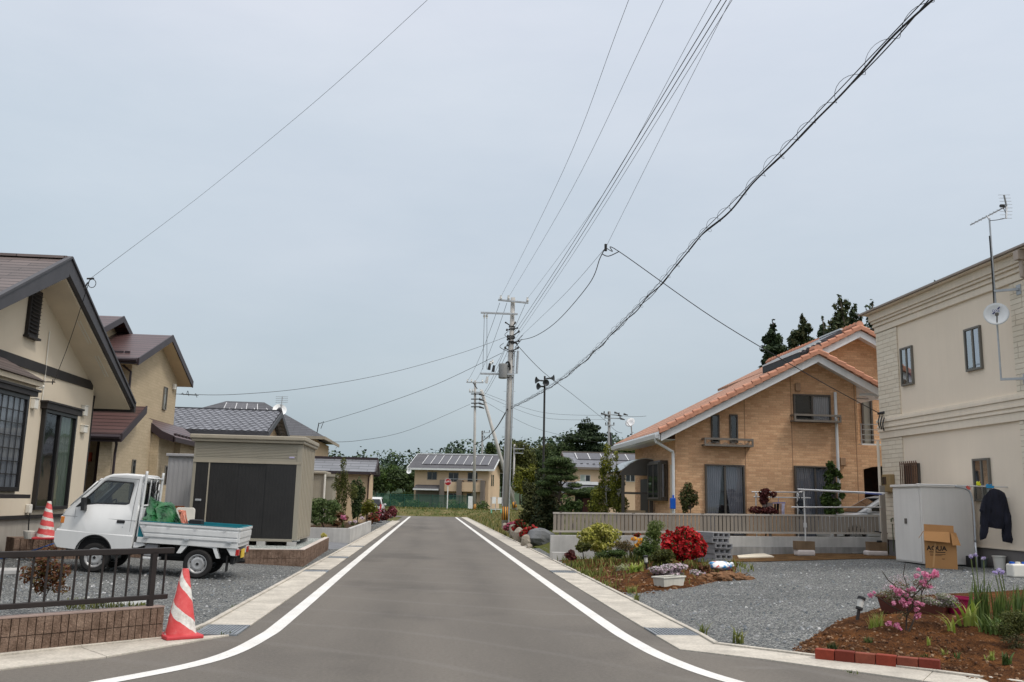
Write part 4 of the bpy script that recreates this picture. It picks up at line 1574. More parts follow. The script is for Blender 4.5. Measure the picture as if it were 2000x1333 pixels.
traffic_cone((g.x,g.y,0.62),'faded red and white striped traffic cone behind the truck by the cream house',cone_mat('cone_bands',6.5,0.02,0.6),0.2,CBASE,0.68)
# odds and ends on the step: white tub, blue hose
t=thing('plastic_tub','small white plastic tub on the block step beside the striped cone','tub',(-7.3,17.95,0.62))
mb=MB()
p=atX(60,1046,-7.25)
mb.lathe((p.x,p.y,0.62),[(0.1,0.0),(0.125,0.1),(0.125,0.12),(0.115,0.12),(0.1,0.03)],16)
mb.build('tub_body',OFFWHITE,t)
mb=MB()
mb.lathe((p.x,p.y,0.742),[(0.13,0.0),(0.13,0.015),(0.0,0.022)],16)
mb.build('lid',OFFWHITE,t)
mb=MB()
HOSE=M('blue_hose',S(50,92,160),0.45,0.15,6)
pts=[]
rnd=random.Random(14)
for k in range(22):
 a=k*0.9
 q=1+rnd.uniform(-.25,.25)
 pts.append(Vector((-7.15+0.27*q*math.cos(a)+.008*k,17.75+0.16*q*math.sin(a),0.635+0.02*(k % 3))))
pts += [Vector((-7.35,17.35,0.35)),Vector((-7.7,17.1,0.27)),Vector((-8.2,16.7,0.29))]
mb.tube(crv(pts,4),0.014,6)
tag(mb.build('garden_hose',HOSE,smooth_=True),'blue garden hose looped over the block step by the cream house','hose')
# pale slab on the gravel at the left edge, white basin and board beside the shed
t=MB()
p=atG(8,1120)
t.obox((p.x,p.y,gz(p.x,p.y)+0.03),0.5,0.5,0.07,0.3)
tag(t.build('paving_slab',CONC,bevel=0.01),'square pale paving slab lying on the gravel at the left edge','paving slab')
t=MB()
a0=atY(318,1016,22.6)
t.prism([atY(313,1018,20.9),atY(337,1016,20.9),atY(342,1000,20.9),atY(335,995,20.9),atY(318,1010,20.9)],(0,0.05,0))
tag(t.build('polystyrene_board',WHITE,bevel=0.006),'tilted white foam board leaning behind the truck bed','board')
t=MB()
t.box(-5.86,-5.55,21.1,21.14,0.5,1.22)
tag(t.build('wooden_board',M('brown_plywood',S(128,76,46),0.8,0.2,3,streak=0.25)),'brown plywood board standing at the left front of the shed','board')
t=thing('plastic_chair','pale plastic chair back seen beside the black shed door','chair',(-5.4,20.9,0.35))
mb=MB()
c=Vector((-5.62,20.7,0.35))
mb.prism([c+Vector((0.0,0,0.4)),c+Vector((0.42,0,0.4)),c+Vector((0.42,0,0.8)),c+Vector((0.38,0,0.84)),c+Vector((0.04,0,0.84)),c+Vector((0.0,0,0.8))],(0,0.03,0))
mb.build('backrest',OFFWHITE,t,bevel=0.01)
mb=MB()
mb.box(c.x,c.x+.42,c.y-.4,c.y,.73,.77)
mb.build('seat',OFFWHITE,t,bevel=0.01)
for dx in (0.02,0.38):
 for dy in (-0.38,-0.02):
  mb=MB()
  mb.bar((c.x+dx,c.y+dy,0.345),(c.x+dx,c.y+dy,.73),0.035,0.035)
  mb.build('leg',OFFWHITE,t)
# ------------------------------------------------------------------ small white truck
def xf(mb,M4):
 mb.v=[tuple(M4 @ Vector(p)) for p in mb.v]
 return mb
def fill2d(outline,holes):
 """triangles for a 2-D outline with holes"""
 bm=bmesh.new()
 for loop in [outline]+holes:
  vs=[bm.verts.new((p[0],p[1],0)) for p in loop]
  for i in range(len(vs)):bm.edges.new((vs[i],vs[(i+1) % len(vs)]))
 bmesh.ops.triangle_fill(bm,use_beauty=True,edges=bm.edges[:],normal=(0,0,1))
 bm.verts.index_update()
 vs=[(v.co.x,v.co.y) for v in bm.verts]
 fs=[tuple(v.index for v in f.verts) for f in bm.faces]
 bm.free()
 return vs,fs
def arc(cx,cz,r,a0,a1,n):
 return [(cx+r*math.cos(R_(a0+(a1-a0)*i/n)),cz+r*math.sin(R_(a0+(a1-a0)*i/n))) for i in range(n+1)]
def inset(pl,d):
 """shrink a closed 2-D outline"""
 n=len(pl)
 A=sum(pl[i][0]*pl[(i+1) % n][1]-pl[(i+1) % n][0]*pl[i][1] for i in range(n))
 s=1 if A > 0 else -1
 out=[]
 for i in range(n):
  a,b,c=Vector(pl[i-1]),Vector(pl[i]),Vector(pl[(i+1) % n])
  n1=(b-a).normalized(); n2=(c-b).normalized()
  m=Vector((-(n1.y+n2.y),n1.x+n2.x))
  if m.length < 1e-6:m=Vector((-n1.y,n1.x))
  m.normalize()
  k=d/max(0.4,abs(m.dot(Vector((-n1.y,n1.x)))))
  out.append(tuple(b+m*k*s))
 return out
def thing_m(name,label,cat,M4,group=None):
 o=bpy.data.objects.new(name,None)
 COL.objects.link(o)
 o.matrix_world=M4
 o.location=M4.translation
 o.rotation_euler=M4.to_euler()
 WM[o.name]=M4.copy()
 return tag(o,label,cat,group)
PAINT=M('truck_white_paint',(0.62,0.63,0.63),0.28,0.03,2,spec=0.5,streak=0.04)
PAINTB=M('truck_bed_paint',(0.62,0.63,0.63),0.42,0.06,5,streak=0.08,fine=0.03)
PLASTIC=M('black_plastic',(0.018,0.018,0.02),0.55,0.2,6)
UNDER=M('underbody',(0.012,0.012,0.013),0.8,0.4,8)
TEAL=M('teal_liner',S(22,110,122),0.5,0.15,4)
REDL=M('red_lens',(0.42,0.02,0.02),0.2,0.1,8,spec=0.6)
AMBL=M('amber_lens',(0.6,0.2,0.03),0.2,0.1,8,spec=0.6)
YPLATE=M('yellow_plate',(0.72,0.50,0.05),0.5,0.08,8)
TYRE=M('tyre_rubber',(0.02,0.019,0.019),0.85,0.25,9,fine=0.15)
RIM=M('steel_rim',(0.42,0.42,0.42),0.4,0.2,7,metal=0.5)
CARGLASS=glassmat('car_glass',(0.42,0.47,0.47),0.16)
SEAT=M('seat_grey',(0.045,0.045,0.05),0.85,0.2,6)
def make_wheel(parent,T,x,y,r,wd,side):
 w_=MB()
 ax=Vector((0,side,0))
 c=Vector((x,y,r))
 w_.lathe(c,[(r*.66,-wd/2),(r*.9,-wd/2),(r*.98,-wd*.36),(r,-wd*.2),(r,wd*.2),(r*.98,wd*.36),(r*.9,wd/2),(r*.72,wd*.52),(r*.66,wd*.46),(r*.66,-wd/2)],32,ax,caps=False)
 xf(w_,T)
 t_=w_.build('wheel',TYRE,parent)
 auto_smooth(t_,40)
 q=MB()
 q.lathe(c,[(r*.67,wd*.44),(r*.62,wd*.46),(r*.58,wd*.3),(r*.5,wd*.2),(r*.44,wd*.3),(r*.3,wd*.34),(r*.2,wd*.26),(r*.12,wd*.3),(0,wd*.32)],32,ax,caps=False)
 xf(q,T)
 rm=q.build('rim',RIM,t_)
 auto_smooth(rm,45)
 if T is TS:
  for k in range(8):
   q=MB()
   a=k*PI/4+.2
   p=c+Vector((math.cos(a)*r*.5,side*wd*.205,math.sin(a)*r*.5))
   q.lathe(p,[(r*.055,0),(r*.055,0.006)],8,ax)
   xf(q,T)
   q.build('vent_hole',BLACK,t_)
 q=MB()
 q.lathe(c,[(r*.1,wd*.3),(r*.1,wd*.36),(0,wd*.37)],12,ax)
 xf(q,T)
 q.build('hub_cap',BLACK,t_)
 return t_
pr_=atG(381,1131)
pf_=atZ(178,1116,gz(-6.05,16.95))
dv=(Vector((pf_.x,pf_.y,0))-Vector((pr_.x,pr_.y,0)))
head=math.atan2(dv.y,dv.x)
head=PI+max(-0.1,min(0.1,(head-PI) if head > 0 else head+PI))
WB=1.9
tilt=-math.atan2(gz(pr_.x-WB,pr_.y)-gz(pr_.x,pr_.y),WB)
fwd=Vector((math.cos(head),math.sin(head),0)); lft=Vector((-fwd.y,fwd.x,0))
org=Vector((pr_.x,pr_.y,gz(pr_.x,pr_.y)))-lft*0.63
TT=Matrix.Translation(org) @ Matrix.Rotation(head,4,'Z') @ Matrix.Rotation(tilt,4,'Y')
TS=TT @ Matrix.Diagonal((0.885,0.95,0.9,1.0))
tk=thing_m('pickup_truck','small white flatbed pickup truck parked on the grey gravel before the black doored shed','truck',TT)
def tb(mb,name,mat,parent=tk,**k):
 xf(mb,TS)
 return mb.build(name,mat,parent,**k)
def hw(z):
 """half width of the cab at a height"""
 if z < 0.74:return 0.70
 if z < 1.22:return 0.685-0.01*(z-0.74)/0.48
 return 0.675-0.085*(z-1.22)/0.62
prof=[(1.25,0.40)]+[(1.62,0.40)]+list(reversed(arc(1.92,0.36,0.325,8,172,12)))+[(2.30,0.40),(2.58,0.42),(2.645,0.50),(2.655,0.70),(2.63,0.76),(2.60,0.80),(2.585,1.02),(2.55,1.10),(2.47,1.18),
  (2.0,1.72),(1.93,1.78),(1.80,1.835),(1.55,1.862),(1.27,1.862),(1.22,1.84),(1.225,1.0)]
# order: go along the bottom from rear to front, with the arch cut out
prof=[(1.25,0.40),(1.595,0.40)]+[p for p in arc(1.92,0.36,0.325,172,8,12)]+[(2.26,0.40),(2.58,0.42),(2.645,0.50),(2.655,0.70),(2.63,0.76),(2.60,0.80),(2.585,1.02),(2.55,1.10),(2.47,1.18),
  (2.0,1.72),(1.93,1.78),(1.80,1.835),(1.55,1.862),(1.27,1.862),(1.22,1.84),(1.225,1.0)]
winh=[(2.37,1.175),(2.2,1.22),(2.0,1.255),(1.46,1.275),(1.40,1.30),(1.375,1.66),(1.40,1.70),(1.88,1.705),(1.93,1.69)]
ins=inset(prof,0.03)
mb=MB()
for sd_ in (1,-1):
 v2,f2=fill2d(ins,[winh])
 mb.add([(x,sd_*hw(z),z) for x,z in v2],f2)
n=len(prof)
base=len(mb.v)
for sd_ in (1,-1):
 mb.v += [(x,sd_*hw(z),z) for x,z in ins]
 mb.v += [(x,sd_*(hw(z)-0.03),z) for x,z in prof]
for s_ in (0,1):
 o_=base+s_*2*n
 for i in range(n):
  j=(i+1) % n
  mb.f.append((o_+i,o_+j,o_+n+j,o_+n+i)); mb.m.append(0)
# across: skip the windscreen and the rear window
wi=prof.index((2.47,1.18))
for i in range(n):
 j=(i+1) % n
 if i == wi:continue
 if prof[i] == (1.22,1.84):continue
 mb.f.append((base+n+i,base+n+j,base+3*n+j,base+3*n+i)); mb.m.append(0)
# rear wall with window opening, windscreen frame
rw=lambda a,b:[(1.222,a,b)]
def fr(y0,y1,z0,z1,x=1.222):
 mb.add([(x,y0,z0),(x,y1,z0),(x,y1,z1),(x,y0,z1)],[(0,1,2,3)])
fr(-0.64,0.64,0.98,1.28); fr(-0.56,0.56,1.70,1.85); fr(-0.62,-0.5,1.28,1.70); fr(0.5,0.62,1.28,1.70)
a_,b_=Vector((2.47,0,1.18)),Vector((2.0,0,1.72))
for (t0,t1,y0,y1) in ((0,.08,-.64,.64),(.9,1,-.58,.58),(.08,.9,-.64,-.56),(.08,.9,.56,.64)):
 p,q=a_.lerp(b_,t0),a_.lerp(b_,t1)
 mb.add([(p.x,y0,p.z),(p.x,y1,p.z),(q.x,y1,q.z),(q.x,y0,q.z)],[(0,1,2,3)])
cab=tb(mb,'cab',PAINT)
bm=bmesh.new(); bm.from_mesh(cab.data)
bmesh.ops.remove_doubles(bm,verts=bm.verts[:],dist=0.0005)
bmesh.ops.recalc_face_normals(bm,faces=bm.faces[:])
bm.to_mesh(cab.data); bm.free()
auto_smooth(cab,28)
md=cab.modifiers.new('sheet','SOLIDIFY'); md.thickness=0.02; md.offset=-1
# body step below the belt line
for sd_ in (1,-1):
 mb=MB()
 y=sd_*0.70
 yi=sd_*0.66
 lo=[p for p in prof if p[1] <= 0.76]
 v2,f2=fill2d(inset([(1.25,0.40),(1.595,0.40)]+arc(1.92,0.36,0.325,172,8,12)+[(2.26,0.40),(2.58,0.42),(2.655,0.52),(2.665,0.70),(2.64,0.735),(1.25,0.705)],0.004),[])
 mb.add([(x,y+sd_*0.006,z) for x,z in v2],f2)
 mb.prism([(1.25,y+sd_*0.006,0.695),(2.64,y+sd_*0.006,0.725),(2.64,y-sd_*0.02,0.76),(1.25,y-sd_*0.02,0.735)],(0,-sd_*.001,0))
 tb(mb,'lower_panel',PAINT)
 # arch lip
 mb=MB()
 mb.tube([(x,y+sd_*0.004,z) for x,z in arc(1.92,0.36,0.325,172,8,16)],0.012,6)
 tb(mb,'arch_lip',PLASTIC)
 # window: gasket, pane
 mb=MB()
 w3=[(x,sd_*(hw(z)+0.002),z) for x,z in winh]
 w4=[(x,sd_*(hw(z)+0.002),z) for x,z in inset(winh,0.022)]
 k=len(w3)
 mb.add(w3+w4,[(i,(i+1) % k,k+(i+1) % k,k+i) for i in range(k)])
 g_=tb(mb,'window_seal',PLASTIC)
 mb=MB()
 v2,f2=fill2d(inset(winh,0.01),[])
 mb.add([(x,sd_*(hw(z)-0.012),z) for x,z in v2],f2)
 tb(mb,'pane',CARGLASS,g_)
 # quarter-light bar, mirror
 mb=MB()
 mb.prism([(2.37,sd_*0.675,1.175),(2.22,sd_*0.672,1.20),(2.19,sd_*0.655,1.39)],(0,sd_*0.012,0))
 mb.obox((2.20,sd_*0.76,1.24),0.07,0.15,0.24,0,0,0,0.1)
 mb.bar((2.24,sd_*0.66,1.2),(2.2,sd_*0.76,1.18),0.05,0.04)
 tb(mb,'wing_mirror',PLASTIC,bevel=0.012)
 # door with shut lines and handle
 mb=MB()
 def seam(p,q,m_=0):
  (x0,z0),(x1,z1)=p,q
  mb.bar((x0,sd_*(hw(z0)+0.001),z0),(x1,sd_*(hw(z1)+0.001),z1),0.006,0.006)
 for p,q in (((1.325,0.62),(1.32,0.74)),((1.32,0.74),(1.315,1.22)),((1.315,1.22),(1.30,1.76)),((2.34,0.75),(2.36,1.15)),((1.30,1.765),(1.86,1.765)),((1.325,0.62),(1.62,0.58)),((2.56,1.0),(1.22,0.99))):
  seam(p,q)
 d_=tb(mb,'door',M('shut_line',(0.12,0.12,0.125),0.8))
 mb=MB()
 mb.box(1.43,1.58,sd_*0.678,sd_*0.70,0.93,0.985)
 tb(mb,'door_handle',PLASTIC,d_,bevel=0.012)
 mb=MB()
 mb.lathe((1.46,sd_*0.684,0.86),[(0.012,0),(0.012,0.006)],10,(0,sd_,0))
 tb(mb,'lock',GALV,d_)
 # headlamp / indicator
 mb=MB()
 mb.box(2.50,2.612,sd_*0.42,sd_*0.672,0.86,1.0)
 tb(mb,'headlight',M('lamp_glass',(0.6,0.62,0.62),0.15,0.1,spec=0.7),bevel=0.015)
 mb=MB()
 mb.box(2.53,2.60,sd_*0.668,sd_*0.688,0.86,0.985)
 tb(mb,'indicator',AMBL,bevel=0.01)
mb=MB()
mb.add([a_+Vector((0,-.58,0)),a_+Vector((0,.58,0)),b_+Vector((0,.56,0)),b_+Vector((0,-.56,0))],[(0,1,2,3)])
tb(mb,'windscreen',CARGLASS)
mb=MB()
mb.add([(1.224,-.52,1.27),(1.224,.52,1.27),(1.224,.52,1.71),(1.224,-.52,1.71)],[(0,1,2,3)])
rwn=tb(mb,'rear_window',CARGLASS)
mb=MB()
for y in (-.17,.17):
 mb.box(1.2,1.23,y-.012,y+.012,1.28,1.70)
for (y0,y1,z0,z1) in ((-.53,.53,1.255,1.285),(-.53,.53,1.695,1.72),(-.53,-.495,1.285,1.695),(.495,.53,1.285,1.695)):
 mb.box(1.205,1.226,y0,y1,z0,z1)
tb(mb,'seal',PLASTIC,rwn)
# interior
mb=MB()
mb.box(1.3,2.5,-.62,.62,0.62,0.72)
mb.box(2.2,2.52,-.62,.62,0.72,1.14)
mb.box(1.26,1.29,-.62,.62,0.72,1.26)
tb(mb,'cabin_trim',SEAT,bevel=0.02)
for y in (-.32,.32):
 mb=MB()
 mb.obox((1.56,y,0.80),0.5,0.5,0.16)
 mb.obox((1.38,y,1.10),0.14,0.48,0.55,0,0,0,-0.2)
 mb.obox((1.32,y,1.44),0.09,0.26,0.16,0,0,0,-0.2)
 tb(mb,'seat',SEAT,bevel=0.03)
mb=MB()
ring=[Vector((2.03,-.32,1.17))+Vector((-math.sin(a)*0.07,math.cos(a)*0.19,math.sin(a)*0.17)) for a in [k*PI/8 for k in range(17)]]
mb.tube(ring,0.016,6)
mb.tube([(2.03,-.32,1.17),(2.25,-.32,1.0)],0.025,6)
mb.bar((2.03,-.5,1.17),(2.03,-.14,1.17),0.03,0.02)
tb(mb,'steering_wheel',PLASTIC)
mb=MB()
mb.box(2.56,2.67,-.66,.66,0.42,0.70)
tb(mb,'front_bumper',PAINT,bevel=0.04,seg=3)
mb=MB()
mb.box(2.67,2.685,-.17,.17,0.46,0.62)
tb(mb,'number_plate',YPLATE)
# bed
bx0,bx1,by,zb0,zb1=-0.72,1.17,0.69,0.70,0.985
mb=MB()
mb.box(bx0,bx1,-by+.03,by-.03,0.62,0.70)
mb.box(bx0,bx1,by-.05,by-.005,0.60,0.70)
mb.box(bx0,bx1,-by+.005,-by+.05,0.60,0.70)
tb(mb,'bed_floor',PAINTB,bevel=0.005,seg=1)
for sd_ in (1,-1):
 mb=MB()
 def gate(x0,x1,xt0):
  y=sd_*by
  # front end is slanted
  mb.prism([(x0,y,zb0),(x1-.13,y,zb0),(x1,y,zb1-.05),(x1,y,zb1),(x0,y,zb1)],(0,-sd_*0.025,0))
  mb.prism([(x0+.01,y+sd_*.012,zb0+.10),(x1-.1,y+sd_*.012,zb0+.10),(x1-.03,y+sd_*.012,zb0+.205),(x0+.01,y+sd_*.012,zb0+.205)],(0,-sd_*0.0125,0))
  mb.prism([(x0+.01,y+sd_*.012,zb0+.02),(x1-.14,y+sd_*.012,zb0+.02),(x1-.11,y+sd_*.012,zb0+.075),(x0+.01,y+sd_*.012,zb0+.075)],(0,-sd_*0.0125,0))
  mb.prism([(x0,y+sd_*.014,zb1-.045),(x1,y+sd_*.014,zb1-.045),(x1,y+sd_*.014,zb1+.004),(x0,y+sd_*.014,zb1+.004)],(0,-sd_*0.045,0))
 gate(bx0+.012,bx1,0)
 gt=tb(mb,'side_gate',PAINTB,bevel=0.007)
 for x in (-.55,.25,1.0):
  mb=MB()
  mb.box(x-.05,x+.05,sd_*(by+.012),sd_*(by+.028),zb0-0.005,zb0+.025)
  tb(mb,'hinge',GALV,gt)
 for x in (-.45,.1,.6,1.05):
  mb=MB()
  mb.tube([(x-.03,sd_*(by+.02),zb1-.05),(x,sd_*(by+.03),zb1-.07),(x+.03,sd_*(by+.02),zb1-.05)],0.006,5)
  tb(mb,'rope_hook',GALV,gt)
 mb=MB()
 mb.box(bx0+.05,bx1,sd_*(by-.035),sd_*(by-.028),zb0+.005,zb1+.012)
 mb.box(bx0+.05,bx1-.02,sd_*(by-.030),sd_*(by+.016),zb1+.005,zb1+.02)
 tb(mb,'bed_liner',TEAL,gt)
 # fender
 mb=MB()
 ft=[(-.34,0.57),(-.39,0.42),(-.34,0.42),(-.28,0.60),(.24,0.60),(.38,0.44),(.43,0.44),(.34,0.62),(.12,0.655),(-.25,0.655)]
 ft=[(-.40,.40),(-.34,.40),(-.25,.585),(.22,.60),(.33,.45),(.41,.45),(.33,.62),(.2,.66),(-.3,.66)]
 v2,f2=fill2d(ft,[])
 mb.add([(x,sd_*.672,z) for x,z in v2],f2)
 mb.add([(x,sd_*.672,z) for x,z in ft]+[(x,sd_*.52,z) for x,z in ft],[(i,(i+1) % len(ft),len(ft)+(i+1) % len(ft),len(ft)+i) for i in range(len(ft))])
 tb(mb,'rear_fender',PAINTB)
 mb=MB()
 mb.prism([(1.22,sd_*.66,.60),(1.06,sd_*.66,.60),(1.0,sd_*.66,.56),(1.16,sd_*.66,.50),(1.22,sd_*.66,.50)],(0,-sd_*.02,0))
 tb(mb,'bed_bracket',PAINTB)
 # tail lamp
 mb=MB()
 mb.prism([(-.50,sd_*.66,.60),(-.715,sd_*.66,.60),(-.715,sd_*.66,.46),(-.60,sd_*.66,.46)],(0,-sd_*.2,0))
 lp=tb(mb,'lamp_bracket',PAINTB,bevel=0.01)
 mb=MB()
 mb.box(-.745,-.715,sd_*.655,sd_*.47,.47,.585)
 mb.box(-.716,-.69,sd_*.655,sd_*.668,.47,.585)
 tb(mb,'tail_lamp',REDL,lp,bevel=0.008)
mb=MB()
mb.box(bx0-.02,bx0+.01,-by+.005,by-.005,zb0,zb1)
mb.box(bx0-.032,bx0-.02,-by+.03,by-.03,zb0+.10,zb0+.205)
mb.box(bx0-.036,bx0+.01,-by-.01,by+.01,zb1-.042,zb1+.006)
tg=tb(mb,'tailgate',PAINTB,bevel=0.007)
mb=MB()
mb.box(bx0+.011,bx0+.02,-by+.04,by-.04,zb0+.004,zb1+.014)
mb.box(bx0-.03,bx0+.02,-by+.02,by-.02,zb1+.006,zb1+.018)
tb(mb,'bed_liner',TEAL,tg)
mb=MB()
mb.box(bx0+.02,bx1,-by+.04,by-.04,.70,.715)
tb(mb,'bed_mat',TEAL)
mb=MB()
mb.box(-.735,-.715,-.17,.17,.40,.565)
pl_=tb(mb,'number_plate',YPLATE)
# headboard and guard frame
mb=MB()
mb.box(1.165,1.19,-.66,.66,.70,1.24)
tb(mb,'headboard',PAINTB,bevel=0.006)
mb=MB()
for y in (-.62,.62):
 mb.tube(crv([(1.175,y,.70),(1.175,y,1.55),(1.175,y,1.93)],4),0.026,8)
mb.tube([(1.175,-.62,1.80),(1.175,.62,1.80)],0.020,8)
mb.tube([(1.175,-.62,1.28),(1.175,.62,1.28)],0.018,8)
for y in (-.22,.22):
 mb.tube([(1.175,y,1.28),(1.175,y,1.80)],0.014,8)
gf=tb(mb,'guard_frame',PAINTB,smooth_=True)
mb=MB()
rnd=random.Random(5)
pts=[Vector((1.14,.25-k*.03+rnd.uniform(-.05,.05),1.80-abs(math.sin(k*.5))*.28)) for k in range(18)]
mb.tube(crv(pts,3),0.009,5)
tb(mb,'rubber_cord',BLACK,gf)
# chassis
mb=MB()
for y in (-.35,.35):
 mb.box(-.68,2.3,y-.04,y+.04,.36,.50)
mb.box(-.05,.06,-.55,.55,.24,.33)
mb.box(.55,1.05,-.55,-.1,.28,.52)
mb.box(.2,1.1,-.2,.3,.30,.55)
mb.box(1.25,2.45,-.6,.6,.36,.62)
mb.box(-.66,-.6,-.6,.6,.30,.42)
mb.box(-.55,.5,-.5,.5,.5,.6)
mb.tube([(.9,-.1,.28),(-.3,-.25,.28),(-.72,-.4,.30)],0.04,8)
tb(mb,'chassis',UNDER)
mb=MB()
mb.box(.78,1.02,.45,.62,.36,.58)
tb(mb,'battery_box',M('box_grey',(0.25,0.25,0.26),0.6),bevel=0.01)
mb=MB()
mb.box(.74,1.06,.40,.64,.30,.345)
tb(mb,'toolbox',PAINTB,bevel=0.01)
mb=MB()
mb.box(-.55,-.53,.48,.66,.16,.45)
tb(mb,'mudflap',BLACK)
for (x,y,s_) in ((0,.60,1),(0,-.60,-1),(1.9,.60,1),(1.9,-.60,-1)):
 make_wheel(tk,TS,x,y,0.272,0.145,s_)
# load: tarp, rope, box
def crumple(mb,outline_fn,nu,nv,amp,seed):
 rnd=random.Random(seed)
 ph=[rnd.uniform(0,6.28) for _ in range(8)]
 b0=len(mb.v)
 for j in range(nv+1):
  for i in range(nu+1):
   u,v=i/nu,j/nv
   p=Vector(outline_fn(u,v))
   k=math.sin(u*17+ph[0]+3*math.sin(v*6+ph[1]))*.5+math.sin(v*13+ph[2]+2.5*math.sin(u*9+ph[3]))*.5+rnd.uniform(-.5,.5)
   mb.v.append(tuple(p+Vector((k,math.sin(u*11+v*15+ph[4]),k*.6))*amp))
 for j in range(nv):
  for i in range(nu):
   q=b0+j*(nu+1)+i
   mb.f.append((q,q+1,q+nu+2,q+nu+1)); mb.m.append(0)
 return mb
TARP=M('green_tarp',S(26,84,44),0.45,0.6,5,spec=0.45)
mb=MB()
def tarp(u,v):
 y=.66-1.05*u
 top=1.0+.40*min(1,u*1.6)-.05*math.sin(u*8)
 x=1.14-(.16+.46*u)*v-.05*math.sin(u*9)
 z=top*(1-v**2.2)+.78*v**2.2+.07*math.sin(v*7.0+u*5)
 return (x,y,z)
crumple(mb,tarp,34,28,0.042,4)
xf(mb,TS)
tag(mb.build('tarpaulin',TARP,smooth_=False),'crumpled green tarpaulin heaped behind the cab of the white truck','tarpaulin')
mb=MB()
rnd=random.Random(9)
ROPE=M('pink_rope',S(206,132,112),0.85,0.2,12)
for k in range(9):
 y0=-.1+rnd.uniform(-.12,.12)
 pts=[Vector((.60+rnd.uniform(-.06,.06),y0,1.22)),Vector((.55+rnd.uniform(-.07,.07),y0+rnd.uniform(-.1,.1),1.05)),Vector((.50+rnd.uniform(-.08,.08),y0+rnd.uniform(-.1,.1),.86))]
 mb.tube(crv(pts,4),0.016,5)
mb.tube([Vector((.6,-.22,1.2)),Vector((.6,.02,1.21))],0.03,6)
xf(mb,TS)
tag(mb.build('rope_bundle',ROPE),'bundle of faded pink rope hanging beside the green tarpaulin','rope')
mb=MB()
mb.box(.16,.40,-.3,0.0,.715,1.06)
xf(mb,TS)
t=mb.build('tool_crate',PLASTIC,bevel=0.01)
tag(t,'small black crate standing in the truck bed','crate')
